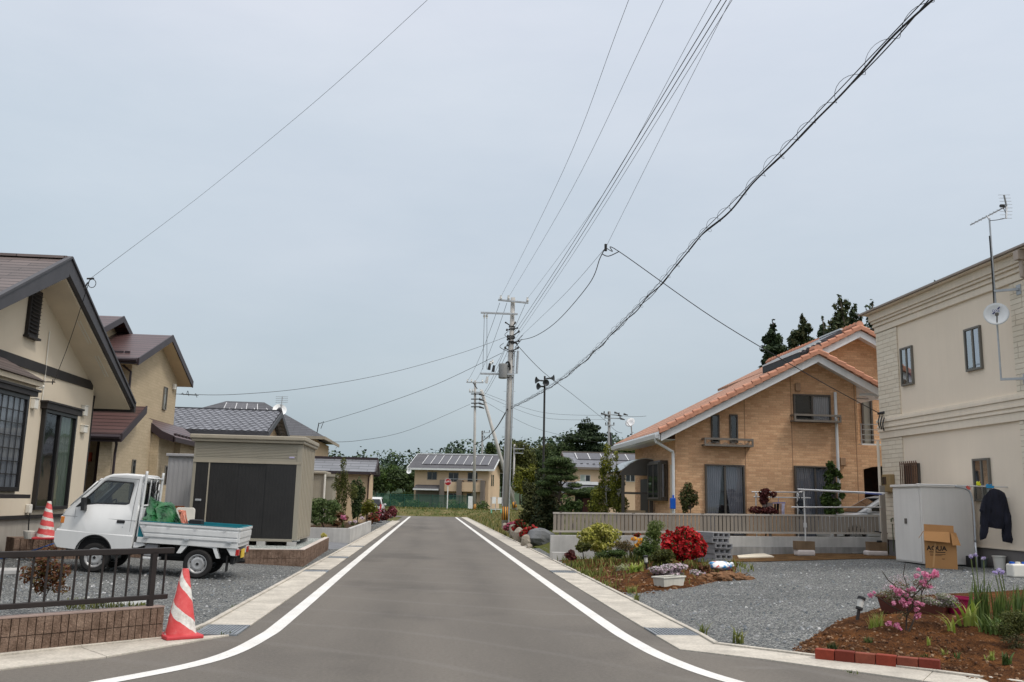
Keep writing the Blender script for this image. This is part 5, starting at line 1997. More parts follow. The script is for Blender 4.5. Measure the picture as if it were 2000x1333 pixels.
# ------------------------------------------------------------------ ordinary parked cars
def hatchback(name,label,loc,rz,paint,L=3.4,W=1.48,H=1.5,group=None):
 T=Matrix.Translation(Vector(loc)) @ Matrix.Rotation(rz,4,'Z')
 t=thing_m(name,label,'car',T,group)
 s=L/3.4
 body=[(-1.68,.25),(-1.70,.5),(-1.66,.85),(-1.60,.93),(1.0,.95),(1.55,.84),(1.68,.70),(1.72,.45),(1.68,.22)]
 low=[(-1.68,.25)]+[(-1.5,.22)]+arc(-1.05,.26,.30,180,0,10)+arc(1.08,.26,.30,180,0,10)+[(1.68,.22),(1.72,.45),(1.68,.70),(1.55,.84),(.95,.95),(-1.60,.95),(-1.67,.85),(-1.70,.5)]
 green=[(-1.60,.95),(-1.50,1.36),(-1.40,H-.06),(-1.2,H),(.05,H),(.3,H-.06),(.98,.95)]
 mb=MB()
 def shell(pl,hwf,ch=.04):
  i2=inset(pl,ch)
  n=len(pl)
  for sd_ in (1,-1):
   v2,f2=fill2d(i2,[])
   mb.add([(x*s,sd_*hwf(z),z) for x,z in v2],f2)
  b0=len(mb.v)
  for sd_ in (1,-1):
   mb.v.extend([(x*s,sd_*hwf(z),z) for x,z in i2])
   mb.v.extend([(x*s,sd_*(hwf(z)-ch),z) for x,z in pl])
  for k_ in (0,1):
   o_=b0+2*n*k_
   for i in range(n):
    j=(i+1) % n
    mb.f.append((o_+i,o_+j,o_+n+j,o_+n+i)); mb.m.append(0)
  for i in range(n):
   j=(i+1) % n
   mb.f.append((b0+n+i,b0+n+j,b0+3*n+j,b0+3*n+i)); mb.m.append(0)
 h2=lambda z:W/2-(0 if z < .95 else (z-.95)/(H-.95)*.12)
 shell(low,h2)
 shell(green,h2)
 xf(mb,T)
 bo=mb.build('body',paint,t)
 bm=bmesh.new(); bm.from_mesh(bo.data)
 bmesh.ops.remove_doubles(bm,verts=bm.verts[:],dist=0.0005)
 bmesh.ops.recalc_face_normals(bm,faces=bm.faces[:])
 bm.to_mesh(bo.data); bm.free()
 auto_smooth(bo,35)
 dk=M('tinted_glass',(0.015,0.017,0.018),0.06,0.2,2,spec=0.8)
 def pane(pts,nm='window'):
  m_=MB()
  m_.add(pts,[tuple(range(len(pts)))])
  xf(m_,T)
  m_.build(nm,dk,t)
 e=.006
 for sd_ in (1,-1):
  pane([(x*s,sd_*(h2(z)+e),z) for x,z in [(-1.42,1.0),(-1.36,H-.12),(-.55,H-.09),(-.55,1.0)]])
  pane([(x*s,sd_*(h2(z)+e),z) for x,z in [(-.48,1.0),(-.48,H-.09),(.12,H-.10),(.78,1.0)]])
 p,q=Vector((.99*s+e,0,.97)),Vector((.32*s+e,0,H-.07))
 pane([p+Vector((0,-.6*W/1.48,0)),p+Vector((0,.6*W/1.48,0)),q+Vector((0,.52,0)),q+Vector((0,-.52,0))],'windscreen')
 p,q=Vector((-1.595*s-e*2,0,1.0)),Vector((-1.505*s-e*2,0,1.36))
 pane([p+Vector((0,-.58,0)),p+Vector((0,.58,0)),q+Vector((0,.54,0)),q+Vector((0,-.54,0))],'rear_window')
 for sd_ in (1,-1):
  m_=MB()
  m_.prism([(-1.71*s,sd_*.70,.62),(-1.66*s,sd_*.70,1.02),(-1.64*s,sd_*.58,1.02),(-1.715*s,sd_*.56,.62)],(0.04,0,0))
  xf(m_,T)
  m_.build('tail_lamp',REDL,t)
  m_=MB()
  m_.obox((1.58*s,sd_*(W/2-.16),.74),.2,.3,.14,0,0,0,.5)
  xf(m_,T)
  m_.build('headlight',M('lamp_glass',(0.6,0.62,0.62),0.15,0.1,spec=0.7),t,bevel=.02)
  m_=MB()
  m_.obox((.72*s,sd_*(W/2+.06),1.0),.1,.16,.12)
  xf(m_,T)
  m_.build('wing_mirror',paint,t,bevel=.03)
  for x in (-1.05,1.08):
   make_wheel(t,T,x*s,sd_*(W/2-.09),0.27,0.16,sd_)
 m_=MB()
 m_.box(-1.725*s,-1.70*s,-.17,.17,.62,.76)
 xf(m_,T)
 m_.build('number_plate',YPLATE,t)
 m_=MB()
 m_.box(-1.735*s,-1.6*s,-W/2+.02,W/2-.02,.24,.5)
 m_.box(1.6*s,1.745*s,-W/2+.02,W/2-.02,.2,.5)
 xf(m_,T)
 m_.build('bumper',paint,t,bevel=.05)
 return t
SILV=M('silver_paint',(0.55,0.56,0.57),0.3,0.04,2,metal=0.3,spec=0.5)
hatchback('hatchback_car','small white hatchback with red tail lamps parked beyond the left flower beds',(-4.0,63.5,0.06),PI/2,PAINT)
# ------------------------------------------------------------------ brick house on the right
OBRICK=brick('orange_brick_tile',S(198,155,120),S(222,182,144),S(198,160,128),0.23,0.075,0.008,0.9,0.4,0.5,0.07)
OTILE=roofmat('orange_roof_tile',S(182,136,112),'Y',0.17,0.7,0.30,0.5,0.15,1.6,0.25,0.06)
OCAP=M('orange_verge_tile',S(182,130,106),0.7,0.16,7)
WTRIM=M('white_barge',(0.70,0.72,0.73),0.5,0.05,2,streak=0.06)
BRONZE=M('bronze_sash',(0.085,0.075,0.066),0.4,0.12,4)
BRONZEL=M('bronze_rail',(0.17,0.15,0.13),0.45,0.12,4)
VOILE=curtainmat('grey_voile',S(150,150,160),34)
WHITEC=curtainmat('white_curtain',S(206,206,210),34)
YF=26.5
FB2=Face('y',YF,-1)
hR=thing('house','orange brick house with terracotta tiled gables and white barge boards on the right','house',(11,29,0.45))
xw0,xw1=7.26,13.0
zg=0.35
sl2=0.52
xap=11.55
zt_=lambda x:6.05-sl2*abs(x-xap)
zm=lambda x:7.20-sl2*abs(x-13.72)
mb=MB()
mb.prism([(xw0,YF,zg),(xw1,YF,zg),(xw1,YF,zt_(xw1)),(xap,YF,zt_(xap)),(xw0,YF,zt_(xw0))],(0,5.4,0))
# main block behind and to the right
mb.prism([(xap,28.1,3.0),(18,28.1,3.0),(18,28.1,zm(18)),(13.72,28.1,zm(13.72)),(xap,28.1,zm(xap))],(0,7.0,0))
mb.box(xw1+0.0,13.12,YF+0.004,28.1,zg,3.45)
# wall right of the wing with an arched opening
au0,az1=FB2.uz(1678,913)
mb.prism([(13.12,YF+.004,3.45),(16,YF+.004,3.45),(16,YF+.004,az1+.06),(13.8,YF+.004,az1+.06),(13.4,YF+.004,az1+.02),(13.12,YF+.004,az1-.06)],(0,0.2,0))
mb.box(14.9,16,YF+.004,28.1,zg,3.4)
mb.build('wall',OBRICK,hR)
mb=MB()
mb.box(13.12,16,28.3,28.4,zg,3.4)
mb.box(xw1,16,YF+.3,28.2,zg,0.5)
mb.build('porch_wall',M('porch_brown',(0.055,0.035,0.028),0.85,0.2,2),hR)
mb=MB()
mb.box(13.55,14.25,28.22,28.29,0.5,2.5)
mb.build('door',M('dark_door',(0.03,0.022,0.02),0.5,0.2),hR)
# vertical expansion joints
for px in (1455,1547,1672):
 u,_=FB2.uz(px,860)
 mb=MB()
 ztop=zt_(u) if u < xw1 else 3.4
 FB2.box(mb,u-.012,u+.012,zg,ztop,0,0.003)
 mb.build('wall_joint',M('joint_sealant',S(150,116,90),0.8),hR)
# roofs
yv=25.88
mb=MB()
th=0.16
xe0,xe1=6.62,13.72
mb.prism([(xe0,yv,zt_(xe0)+th),(xap,yv,zt_(xap)+th),(xap,29.0,zt_(xap)+th),(xe0,32.5,zt_(xe0)+th)][:0] or
         [(xe0,yv,zt_(xe0)+th),(xap,yv,zt_(xap)+th),(xap,32.6,zt_(xap)+th),(xe0,32.6,zt_(xe0)+th)],(0,0,-0.1))
mb.prism([(xap,yv,zt_(xap)+th),(xe1,yv,zt_(xe1)+th),(xe1,28.1,zt_(xe1)+th),(xap,28.1,zt_(xap)+th)],(0,0,-0.1))
ym=27.5
mb.prism([(xap,ym,zm(xap)+th),(13.72,ym,zm(13.72)+th),(13.72,35.6,zm(13.72)+th),(xap,35.6,zm(xap)+th)],(0,0,-0.1))
mb.prism([(13.72,ym,zm(13.72)+th),(18.6,ym,zm(18.6)+th),(18.6,35.6,zm(18.6)+th),(13.72,35.6,zm(13.72)+th)],(0,0,-0.1))
rR=mb.build('roof',OTILE,hR)
def verge(x0,z0,x1,z1,y,name='verge_tiles'):
 """half-round verge tiles stepping up a gable edge"""
 a,b=Vector((x0,y,z0)),Vector((x1,y,z1))
 L=(b-a).length
 n=max(3,round(L/0.30))
 m_=MB()
 d=(b-a).normalized()
 up_=Vector((-d.z,0,d.x)) if d.x > 0 else Vector((d.z,0,-d.x))
 if up_.z < 0:up_=-up_
 for i in range(n):
  p0=a.lerp(b,i/n)+up_*0.03
  p1=a.lerp(b,(i+1.12)/n)+up_*0.005
  if (d.z > 0):
   p0,p1=p0,p1
  m_.tube([p0,p1],[0.08,0.062],10)
  m_.prism([p0+Vector((0,-.09,-.10)),p1+Vector((0,-.085,-.10)),p1+Vector((0,-.085,0.0)),p0+Vector((0,-.09,0.03))],(0,0.05,0))
 return m_.build(name,OCAP,rR)
verge(xe0,zt_(xe0)+th,xap,zt_(xap)+th,yv)
verge(xe1,zt_(xe1)+th,xap,zt_(xap)+th,yv)
verge(xap,zm(xap)+th,13.72,zm(13.72)+th,ym)
verge(18.6,zm(18.6)+th,13.72,zm(13.72)+th,ym)
for x,z,y0,y1 in ((xap,zt_(xap)+th+.05,yv,28.0),(13.72,zm(13.72)+th+.05,ym,35.6)):
 mb=MB()
 n=int((y1-y0)/.3)
 for i in range(n):
  mb.tube([(x,y0+(y1-y0)*i/n,z+.03),(x,y0+(y1-y0)*(i+1.1)/n,z)],[.13,.11],10)
 mb.build('ridge_tiles',OCAP,rR)
# white barge boards and soffit
def barge(x0,x1,fz,y,h=0.27):
 m_=MB()
 m_.prism([(x0,y,fz(x0)+.1),(x1,y,fz(x1)+.1),(x1,y,fz(x1)+.1-h),(x0,y,fz(x0)+.1-h)],(0,0.04,0))
 return m_.build('barge_board',WTRIM,rR,bevel=0.006)
barge(xe0+.05,xap,zt_,yv+.02)
barge(xap,xe1-.02,zt_,yv+.02)
barge(xap+.3,13.72,zm,ym+.02)
barge(13.72,18.6,zm,ym+.02)
mb=MB()
mb.prism([(xe0+.05,yv+.06,zt_(xe0+.05)-.02),(xap,yv+.06,zt_(xap)-.02),(xap,YF-.002,zt_(xap)-.02),(xe0+.05,YF-.002,zt_(xe0+.05)-.02)],(0,0,.03))
mb.prism([(xap,yv+.06,zt_(xap)-.021),(xe1,yv+.06,zt_(xe1)-.021),(xe1,YF-.002,zt_(xe1)-.021),(xap,YF-.002,zt_(xap)-.021)],(0,0,.03))
mb.box(xe0+.02,xw0-.002,YF,32.5,zt_(xe0)-.06,zt_(xe0)-.03)
mb.prism([(13.0,YF+.01,zt_(13.0)-.03),(xe1,YF+.01,zt_(xe1)-.03),(xe1,28.05,zt_(xe1)-.03),(13.0,28.05,zt_(13.0)-.03)],(0,0,.03))
mb.prism([(13.72,ym+.06,zm(13.72)-.02),(18.5,ym+.06,zm(18.5)-.02),(18.5,28.098,zm(18.5)-.02),(13.72,28.098,zm(13.72)-.02)],(0,0,.03))
mb.prism([(xap,ym+.06,zm(xap)-.021),(13.72,ym+.06,zm(13.72)-.021),(13.72,28.098,zm(13.72)-.021),(xap,28.098,zm(xap)-.021)],(0,0,.03))
mb.build('soffit',WTRIM,rR)
# eaves gutter, fascia and downpipes
mb=MB()
zE=zt_(xe0)
mb.box(xe0-.02,xe0+.03,yv+.03,32.6,zE-.10,zE+.14)
mb.prism([(xe0-.15,yv+.02,zE+.06),(xe0-.02,yv+.02,zE+.06),(xe0-.02,yv+.02,zE-.07),(xe0-.11,yv+.02,zE-.07)],(0,6.7,0))
mb.build('eaves_gutter',WTRIM,rR,bevel=0.012)
mb=MB()
mb.tube([(xe0-.08,26.05,zE-.06),(xe0-.05,26.08,zE-.16),(xw0-.12,26.36,zE-.42),(xw0-.10,26.38,zE-.5),(xw0-.10,26.38,0.3)],0.045,10)
mb.build('downpipe',WTRIM,hR)
u,_=FB2.uz(1631,820)
_,zq=FB2.uz(1631,767)
mb=MB()
mb.tube([(u,YF-.08,zq),(u,YF-.08,0.3)],0.045,10)
mb.build('downpipe',WTRIM,hR)
mb=MB()
p=atY(1633,765,YF-.08)
mb.tube([(13.62,26.0,zt_(13.62)-.05),(13.3,26.35,5.0),(13.05,26.42,4.98)],0.04,8)
mb.build('gutter_elbow',WTRIM,hR)
# solar panels on the left slope
P0,P1,P2=(xe0,yv,zt_(xe0)+th),(xap,yv,zt_(xap)+th),(xap,32,zt_(xap)+th)
q=on_plane(1378,772,P0,P1,P2)
xa,xb=q.x,13.3
zz=lambda x:6.05-sl2*(xap-x)+th
solar_row(rR,[(xa,26.9,zz(xa)),(xb,26.9,zz(xb)),(xb,29.4,zz(xb)),(xa,29.4,zz(xa))][0:4] if False else [(xa,26.3,zz(xa)),(xb-1.4,26.3,zz(xb-1.4)),(xb-1.4,29.4,zz(xb-1.4)),(xa,29.4,zz(xa))],4,RAIL,lift=.2)
solar_row(rR,[(xb-1.38,27.75,zz(xb-1.38)),(xb,27.75,zz(xb)),(xb,29.4,zz(xb)),(xb-1.38,29.4,zz(xb-1.38))],1,RAIL,lift=.2)
mb=MB()
mb.box(xa-.13,xa-.09,26.27,29.42,zz(xa)-.05,zz(xa)+.17)
mb.prism([(xa-.09,26.27,zz(xa)-.05),(xb-1.5,26.27,zz(xb-1.5)-.0),(xb-1.5,26.27,zz(xb-1.5)+.16),(xa-.09,26.27,zz(xa)+.11)],(0,.02,0))
mb.build('panel_skirt',PLASTIC,rR)
# windows
def winpx(F,x0,y0,x1,y1):
 a=F.uz(x0,y0); b=F.uz(x1,y1)
 return a[0],b[0],b[1],a[1]
u0,u1,z0,z1=winpx(FB2,1376,907,1455,1010)
window(hR,FB2,u0,u1,0.62,z1,BRONZE,GLASS_D,2,(VOILE,[(0.0,0.42,0.0,0.22),(0.5,0.98,0.72,1.0)]),fw=0.05,proud=0.08)
u0,u1,z0,z1=winpx(FB2,1550,910,1634,1010)
window(hR,FB2,u0,u1,0.62,z1,BRONZE,GLASS_D,2,(VOILE,[(0.0,0.48,0.0,0.48),(0.52,1.0,0.52,1.0)]),fw=0.05,proud=0.08,)
u0,u1,z0,z1=winpx(FB2,1548,770,1622,818)
window(hR,FB2,u0,u1,z0-.15,z1,BRONZE,GLASS_D,2,(WHITEC,[(0.52,1.0,0.52,1.0)]),fw=0.05,proud=0.08)
for (xa_,xb_) in ((1388,1405),(1424,1441)):
 u0,u1,z0,z1=winpx(FB2,xa_,810,xb_,866)
 window(hR,FB2,u0,u1,z0,z1,BRONZE,GLASS_D,1,fw=0.045,proud=0.06)
def window_rail(x0,y0,x1,y1,dep=.32,lattice=True):
 u0,u1,z0,z1=winpx(FB2,x0,y0,x1,y1)
 m_=MB()
 for z in (z0,z1):
  FB2.box(m_,u0,u1,z-.03,z+.03,dep-.05,dep)
  for u in (u0,u1-.05):
   FB2.box(m_,u,u+.05,z-.028,z+.028,0,dep-.05)
 for u in (u0,u1-.05):
  FB2.box(m_,u,u+.05,z0+.03,z1-.03,dep-.05,dep)
 FB2.box(m_,u0+.05,u1-.05,z0-.02,z0-.005,0.0,dep-.05)
 r=m_.build('window_balcony',BRONZEL,hR)
 m_=MB()
 n=int((u1-u0)/.22)
 for i in range(n):
  u=u0+.05+(u1-u0-.1)*(i+.5)/n
  FB2.box(m_,u-.06,u+.06,z0+.05,z0+.065,dep-.035,dep-.02)
  m_.bar(FB2.p(u-.09,z0+.03,dep-.025),FB2.p(u,z1-.1,dep-.025),.012,.012)
  m_.bar(FB2.p(u+.09,z0+.03,dep-.027),FB2.p(u,z1-.1,dep-.027),.012,.012)
 if lattice:m_.build('lattice',BRONZEL,r)
 return r
window_rail(1370,858,1465,873)
window_rail(1543,812,1634,826,.34,False)
u,z=FB2.uz(1557,757)
mb=MB()
FB2.box(mb,u-.08,u+.08,z-.12,z+.12,0,.08)
mb.build('vent_hood',M('tan_vent',S(160,130,104),0.6),hR,bevel=.01)
u,z=FB2.uz(1645,902)
mb=MB()
FB2.box(mb,u-.08,u+.08,z-.12,z+.12,0,.08)
mb.build('vent_hood',M('tan_vent',S(160,130,104),0.6),hR,bevel=.01)
# balcony of the main block
FM=Face('y',28.1,-1)
u0,u1,z0,z1=winpx(FM,1680,770,1697,812)
window(hR,FM,u0,u1+.1,3.5,z1,BRONZE,GLASS,1,fw=.06,proud=.08,backing=M('pale_blind',S(190,184,168),0.8))
mb=MB()
mb.box(13.12,16,YF+.02,28.1,3.4,3.5)
bal=mb.build('balcony_floor',WTRIM,hR)
mb=MB()
for z in (3.62,3.78,3.94,4.10):
 mb.bar((13.12,YF+.1,z),(16,YF+.1,z),.018,.022)
for x in (13.15,14.4,15.8):
 mb.bar((x,YF+.1,3.5),(x,YF+.1,4.12),.03,.03)
mb.build('balcony_railing',GALV,bal)
mb=MB()
mb.bar((13.0,27.0,4.95),(15.6,26.9,4.9),.03,.03)
mb.build('drying_pole',GALV,bal)
# bay window on the left wall, entrance with curved canopy
FS=Face('x',xw0,-1)
ye_=atX(1305,940,xw0).y
bx=atY(1289,940,ye_).x
a=atX(1267,905,bx); b=Vector((bx,ye_+.03,0))
mb=MB()
mb.box(bx,xw0,b.y-.03,a.y+.03,1.62,2.86)
bay=mb.build('bay_box',BRONZE,hR,bevel=.02)
Fbay=Face('x',bx,-1)
window(hR,Fbay,b.y,a.y,1.66,2.80,BRONZE,GLASS_D,2,fw=.06,proud=.05)
Fend=Face('y',b.y-.03,-1)
window(hR,Fend,bx+.02,xw0-.02,1.7,2.78,BRONZE,GLASS_D,1,(WHITEC,[(0.0,0.45,0.0,0.45)]),fw=.04,proud=.02)
mb=MB()
mb.tube([(xw0-.06,26.75,2.7),(xw0-.06,26.75,.35)],.04,8)
mb.build('downpipe',M('beige_pipe',S(190,176,156),0.5),hR)
mb=MB()
cy0,cy1=29.0,31.2
pr2=[]
n=14
for i in range(n+1):
 t_=i/n
 x=xw0-.05-1.15*t_
 z=2.95-.45*(t_**1.6)+.12*math.sin(t_*PI)
 if t_ > .9:z += (t_-.9)*.6
 pr2.append((x,z))
for (x0,z0),(x1,z1) in zip(pr2[:-1],pr2[1:]):
 mb.add([(x0,cy0,z0),(x1,cy0,z1),(x1,cy1,z1),(x0,cy1,z0),(x0,cy0,z0-.02),(x1,cy0,z1-.02),(x1,cy1,z1-.02),(x0,cy1,z0-.02)],[(0,1,2,3),(7,6,5,4),(0,4,5,1),(3,2,6,7)])
can=mb.build('entrance_canopy',M('smoked_polycarbonate',(0.34,0.36,0.37),0.12,0.1,2,spec=0.7),hR)
mb=MB()
mb.prism([(x,cy0+.002,z-.02) for x,z in pr2[::3]]+[(pr2[-1][0],cy0+.002,2.42),(xw0-.05,cy0+.002,2.42)],(0,.02,0))
mb.build('canopy_frame',BRONZE,can)
mb=MB()
mb.bar((xw0-1.05,cy0+.05,.3),(xw0-1.05,cy0+.05,2.5),.09,.09)
mb.bar((xw0-1.05,cy0+.05,1.85),(xw0,cy0+.05,1.85),.07,.07)
mb.bar((xw0-.12,cy0+.05,.3),(xw0-.12,cy0+.05,2.6),.12,.12)
mb.build('entrance_post',BRONZE,can)
mb=MB()
mb.box(xw0-.02,xw0+.02,29.9,31.0,.5,2.35)
mb.build('front_door',M('dark_door',(0.03,0.022,0.02),0.5,0.2),hR)
mb=MB()
mb.box(xw0-1.1,xw0-.25,29.3,29.5,.3,1.3)
mb.build('porch_wall_low',BEIGE,hR)
t=thing('satellite_dish','white satellite dish above the left eave of the orange brick house','satellite dish',(6.6,33,4.2))
p=atY(1231,826,33)
mb=MB()
mb.lathe(p,[(0.0,-0.06),(0.12,-0.045),(0.185,0.02),(0.19,0.03),(0.10,-0.02),(0,-0.03)],18,(-0.55,-0.75,0.45))
mb.build('dish',WHITE,t,smooth_=True)
mb=MB()
mb.tube([p+Vector((.05,.1,-.05)),p+Vector((.1,.12,-.55))],.022,6)
mb.tube([p+Vector((0,0,-.15)),p+Vector((-.2,-.28,.0))],.012,5)
mb.build('mast',GALV,t)
# blue letter bin on the downpipe
mb=MB()
p=atY(1313,983,26.3)
mb.box(p.x-.07,p.x+.08,26.2,26.32,p.z-.17,p.z+.15)
mb.bar((p.x+.02,26.26,p.z+.15),(p.x+.02,26.26,p.z+.24),.06,.05)
tag(mb.build('blue_dustpan',M('blue_plastic',S(32,92,190),0.4,0.08,6),bevel=.015),'blue plastic dustpan hanging on the white downpipe of the brick house','dustpan')
# ------------------------------------------------------------------ slatted fence on its concrete wall
YFN=24.2
FENCE=M('fence_taupe',S(142,134,124),0.6,0.07,3,streak=0.06)
FENCEL=M('fence_rail_pale',S(176,170,162),0.55,0.06,3)
fn=thing('slat_fence','long taupe slatted fence with pale rails in front of the brick house','fence',(8,YFN,0.75))
fx0,fx1=atY(1080,1010,YFN).x,atY(1716,1010,YFN).x
fz=lambda x,a,b:a+(b-a)*(x-fx0)/(fx1-fx0)
posts=[fx0+.02]+[atY(px,1010,YFN).x for px in (1095,1237,1372,1505,1632)]+[fx1]
mb=MB()
mb.bar((fx0,YFN,1.215),(fx1,YFN,1.335),.05,.045)
mb.build('top_rail',FENCEL,fn)
mb=MB()
mb.bar((fx0,YFN,.735),(fx1,YFN,.865),.06,.05)
mb.build('bottom_rail',FENCEL,fn)
n=int((fx1-fx0)/.107)
for i in range(n):
 x=fx0+(fx1-fx0)*(i+.5)/n
 m_=MB()
 a,b=fz(x,.765,.89),fz(x,1.19,1.31)
 m_.box(x-.041,x+.041,YFN-.012,YFN+.012,a,b)
 m_.build('slat',FENCE,fn)
for x in posts[1:-1]:
 m_=MB()
 m_.box(x-.03,x+.03,YFN+.02,YFN+.08,.4,fz(x,1.22,1.34))
 m_.box(x-.035,x+.035,YFN-.03,YFN+.09,fz(x,1.222,1.342),fz(x,1.24,1.36))
 m_.build('post',BRONZEL,fn)
cw=thing('concrete_wall','low weathered concrete retaining wall carrying the taupe slatted fence','retaining wall',(8,YFN,0.2))
STAIN=M('stained_concrete',(0.30,0.295,0.285),0.92,0.3,1.4,bmp=0.2,streak=0.25,fine=0.08)
mb=MB()
mb.prism([(fx0-.06,YFN-.07,-.1),(12.44,YFN-.07,-.1),(12.44,YFN-.07,.765),(fx0-.06,YFN-.07,.635)],(0,.16,0))
mb.build('wall',CONC,cw,bevel=.008)
mb=MB()
mb.prism([(fx0+1.8,YFN-.11,-.1),(12.43,YFN-.11,-.1),(12.43,YFN-.11,.50),(fx0+1.8,YFN-.11,.385)],(0,.04,0))
mb.build('footing',STAIN,cw,bevel=.006)
mb=MB()
p=atG(1090,1098)
mb.box(fx0-.08,fx0+.28,YFN-.55,YFN-.42,-.05,.22)
tag(mb.build('kerb_block',CONC,bevel=.01),'short concrete kerb block at the left foot of the retaining wall','kerb block')
# garden ground behind the fence
mb=MB()
gh_=lambda x,y:max(0,.45-gz(x,y))*smooth((x-3.7)/1.3)
ruled(mb,[(3.5,24.35),(3.5,26.5)],[(14,24.35),(14,26.5)],3,30,0.0,hfun=gh_)
ruled(mb,[(3.5,26.5),(3.5,40)],[(7.2,26.5),(7.2,40)],10,16,0.0,hfun=gh_)
tag(mb.build('garden_ground',GRASS2),kind='structure')
hatchback('hatchback_car','white car half hidden behind the right end of the slatted fence',(13.3,25.65,.46),PI-.12,PAINT,3.6,1.6,1.45)
# ------------------------------------------------------------------ white rendered house at the right edge
RENDER=M('warm_grey_render',S(232,218,199),0.92,0.03,1.0,bmp=0.12,bscale=160,streak=0.02,fine=0.03)
MOULD=M('cornice_render',S(230,218,200),0.88,0.05,1.5,streak=0.06)
BASEG=M('grey_plinth',S(118,114,112),0.9,0.08,2)
def stonemat():
 m,nt,b,out=newmat('stone_panel')
 tc,uv=planar(nt)
 n=nd(nt,'ShaderNodeTexBrick',offset=0.37,squash=1.6,squash_frequency=3,inp={'Scale':1.0,'Mortar Size':0.010,'Mortar Smooth':0.7,'Brick Width':0.40,'Row Height':0.118,'Bias':0.0,
           'Color1':rgba(S(220,209,190)),'Color2':rgba(S(228,218,200)),'Mortar':rgba(S(205,193,174))})
 nt.links.new(uv,n.inputs[0])
 nt.links.new(n.outputs[0],b.inputs['Base Color'])
 b.inputs['Roughness'].default_value=.9
 setspec(b,.2)
 h=mathn(nt,'ADD',mathn(nt,'MULTIPLY',mathn(nt,'SUBTRACT',1.0,n.outputs['Fac']),1.0),mathn(nt,'MULTIPLY',noise(nt,tc,14,4),.5))
 bump(nt,b,h,.75,.03)
 return m
STONE=stonemat()
XW=12.5
FW_=Face('x',XW,-1)
hW=thing('house','flat roofed cream rendered house with moulded cornices at the right edge','house',(15,20.5,.3))
yn,yf=16.9,24.05
mb=MB()
mb.box(XW,19,yn,yf,.74,6.45)
mb.build('wall',RENDER,hW)
mb=MB()
mb.box(XW-.0+.02,19,yn+.02,yf-.02,.1,.72)
mb.build('plinth',BASEG,hW)
mb=MB()
FW_.box(mb,yn,yf+.02,.715,.745,0,.02)
mb.build('drip_edge',MOULD,hW)
for (za,zb_) in ((4.035,6.44),(.75,3.44)):
 for (ya,yb) in ((22.95,yf),(yn,18.08)):
  m_=MB()
  FW_.box(m_,ya,yb,za,zb_,0,.035)
  if yb == yf:m_.box(XW-.034,XW+.6,yf,yf+.035,za,zb_)
  m_.build('stone_panel',STONE,hW)
mb=MB()
for (z0,z1,w_) in ((6.45,6.62,.06),(6.62,6.68,.10),(6.68,6.73,.08),(6.73,6.80,.13),(6.80,7.0,.17),(7.0,7.03,.30)):
 mb.box(XW-w_,19+w_,yn-w_,yf+w_,z0,z1-.0015)
mb.build('cornice',MOULD,hW,bevel=.008,seg=1)
mb=MB()
mb.box(XW-.36,19.4,yn-.4,yf+.40,7.03,7.075)
mb.build('roof_edge',M('roof_edge_grey',S(150,140,132),.6,.06),hW)
mb=MB()
for (z0,z1,w_) in ((3.45,3.64,.06),(3.64,3.70,.09),(3.70,3.74,.07),(3.74,3.80,.10),(3.80,3.90,.08),(3.90,3.98,.11),(3.98,4.03,.075)):
 mb.box(XW-w_,19+w_,yn-w_,yf+w_,z0,z1-.0015)
mb.build('belt_course',MOULD,hW,bevel=.006,seg=1)
LILAC=curtainmat('lilac_curtain',S(112,112,140),30)
GREENC=curtainmat('grey_green_blind',S(92,100,92),30)
for (x0,y0,x1,y1,cur) in ((1760,682,1787,750,LILAC),(1885,645,1922,720,LILAC),(1902,897,1940,980,GREENC)):
 u0,u1,z0,z1=winpx(FW_,x0,y0,x1,y1)
 window(hW,FW_,u1,u0,z0,z1,GREYP,GLASS_D,2,(cur,[(0.02,.46,0.02,.46)]),fw=.05,proud=.06)
u0,u1,z0,z1=winpx(FW_,1768,907,1799,942)
wg=window(hW,FW_,u1,u0,z0-.3,z1,BRONZE,GLASS_D,2,fw=.05,proud=.05)
mb=MB()
for i in range(9):
 u=u1-.03+(u0-u1+.06)*i/8
 FW_.box(mb,u-.01,u+.01,z0-.36,z1+.06,.12,.14)
for z in (z0-.3,z1):
 FW_.box(mb,u1-.05,u0+.05,z-.012,z+.012,.105,.12)
mb.build('window_bars',M('bar_brown',S(110,84,70),.5),wg)
# corner downpipe, rain head, meter
mb=MB()
mb.tube([(XW-.10,yf+.08,4.0-.6),(XW-.10,yf+.08,.3)],.04,8)
mb.build('downpipe',MOULD,hW)
mb=MB()
q=atX(1992,512,XW-.25)
mb.box(XW-.38,XW-.16,q.y-.14,q.y+.02,6.78,6.98)
mb.tube([(XW-.27,q.y-.06,6.8),(XW-.27,q.y-.06,6.42),(XW-.1,q.y-.12,6.36),(XW-.1,q.y-.6,6.34)],.045,8)
mb.build('rain_head',M('taupe_pipe',S(170,156,144),.5),hW)
p=atX(1735,943,XW-.08)
mb=MB()
mb.box(XW-.18,XW-.035,23.42,23.86,p.z-.26,p.z+.22)
mt=mb.build('electric_meter',M('meter_tan',S(150,128,92),.5,.1),hW,bevel=.02)
mb=MB()
mb.box(XW-.195,XW-.182,23.62,23.80,p.z-.05,p.z+.15)
mb.build('meter_glass',M('tinted_glass',(0.015,0.017,0.018),0.06,0.2,2,spec=0.8),mt)
mb=MB()
q=atX(1745,1020,XW-.04)
mb.tube([(XW-.04,q.y,q.z+.1),(XW-.1,q.y,q.z+.08),(XW-.1,q.y,q.z)],.02,6)
mb.tube([(XW-.045,q.y+.05,q.z-.05),(XW-.045,q.y+.05,.4)],.012,6)
mb.build('garden_tap',M('brass_green',S(86,96,70),.5),hW)
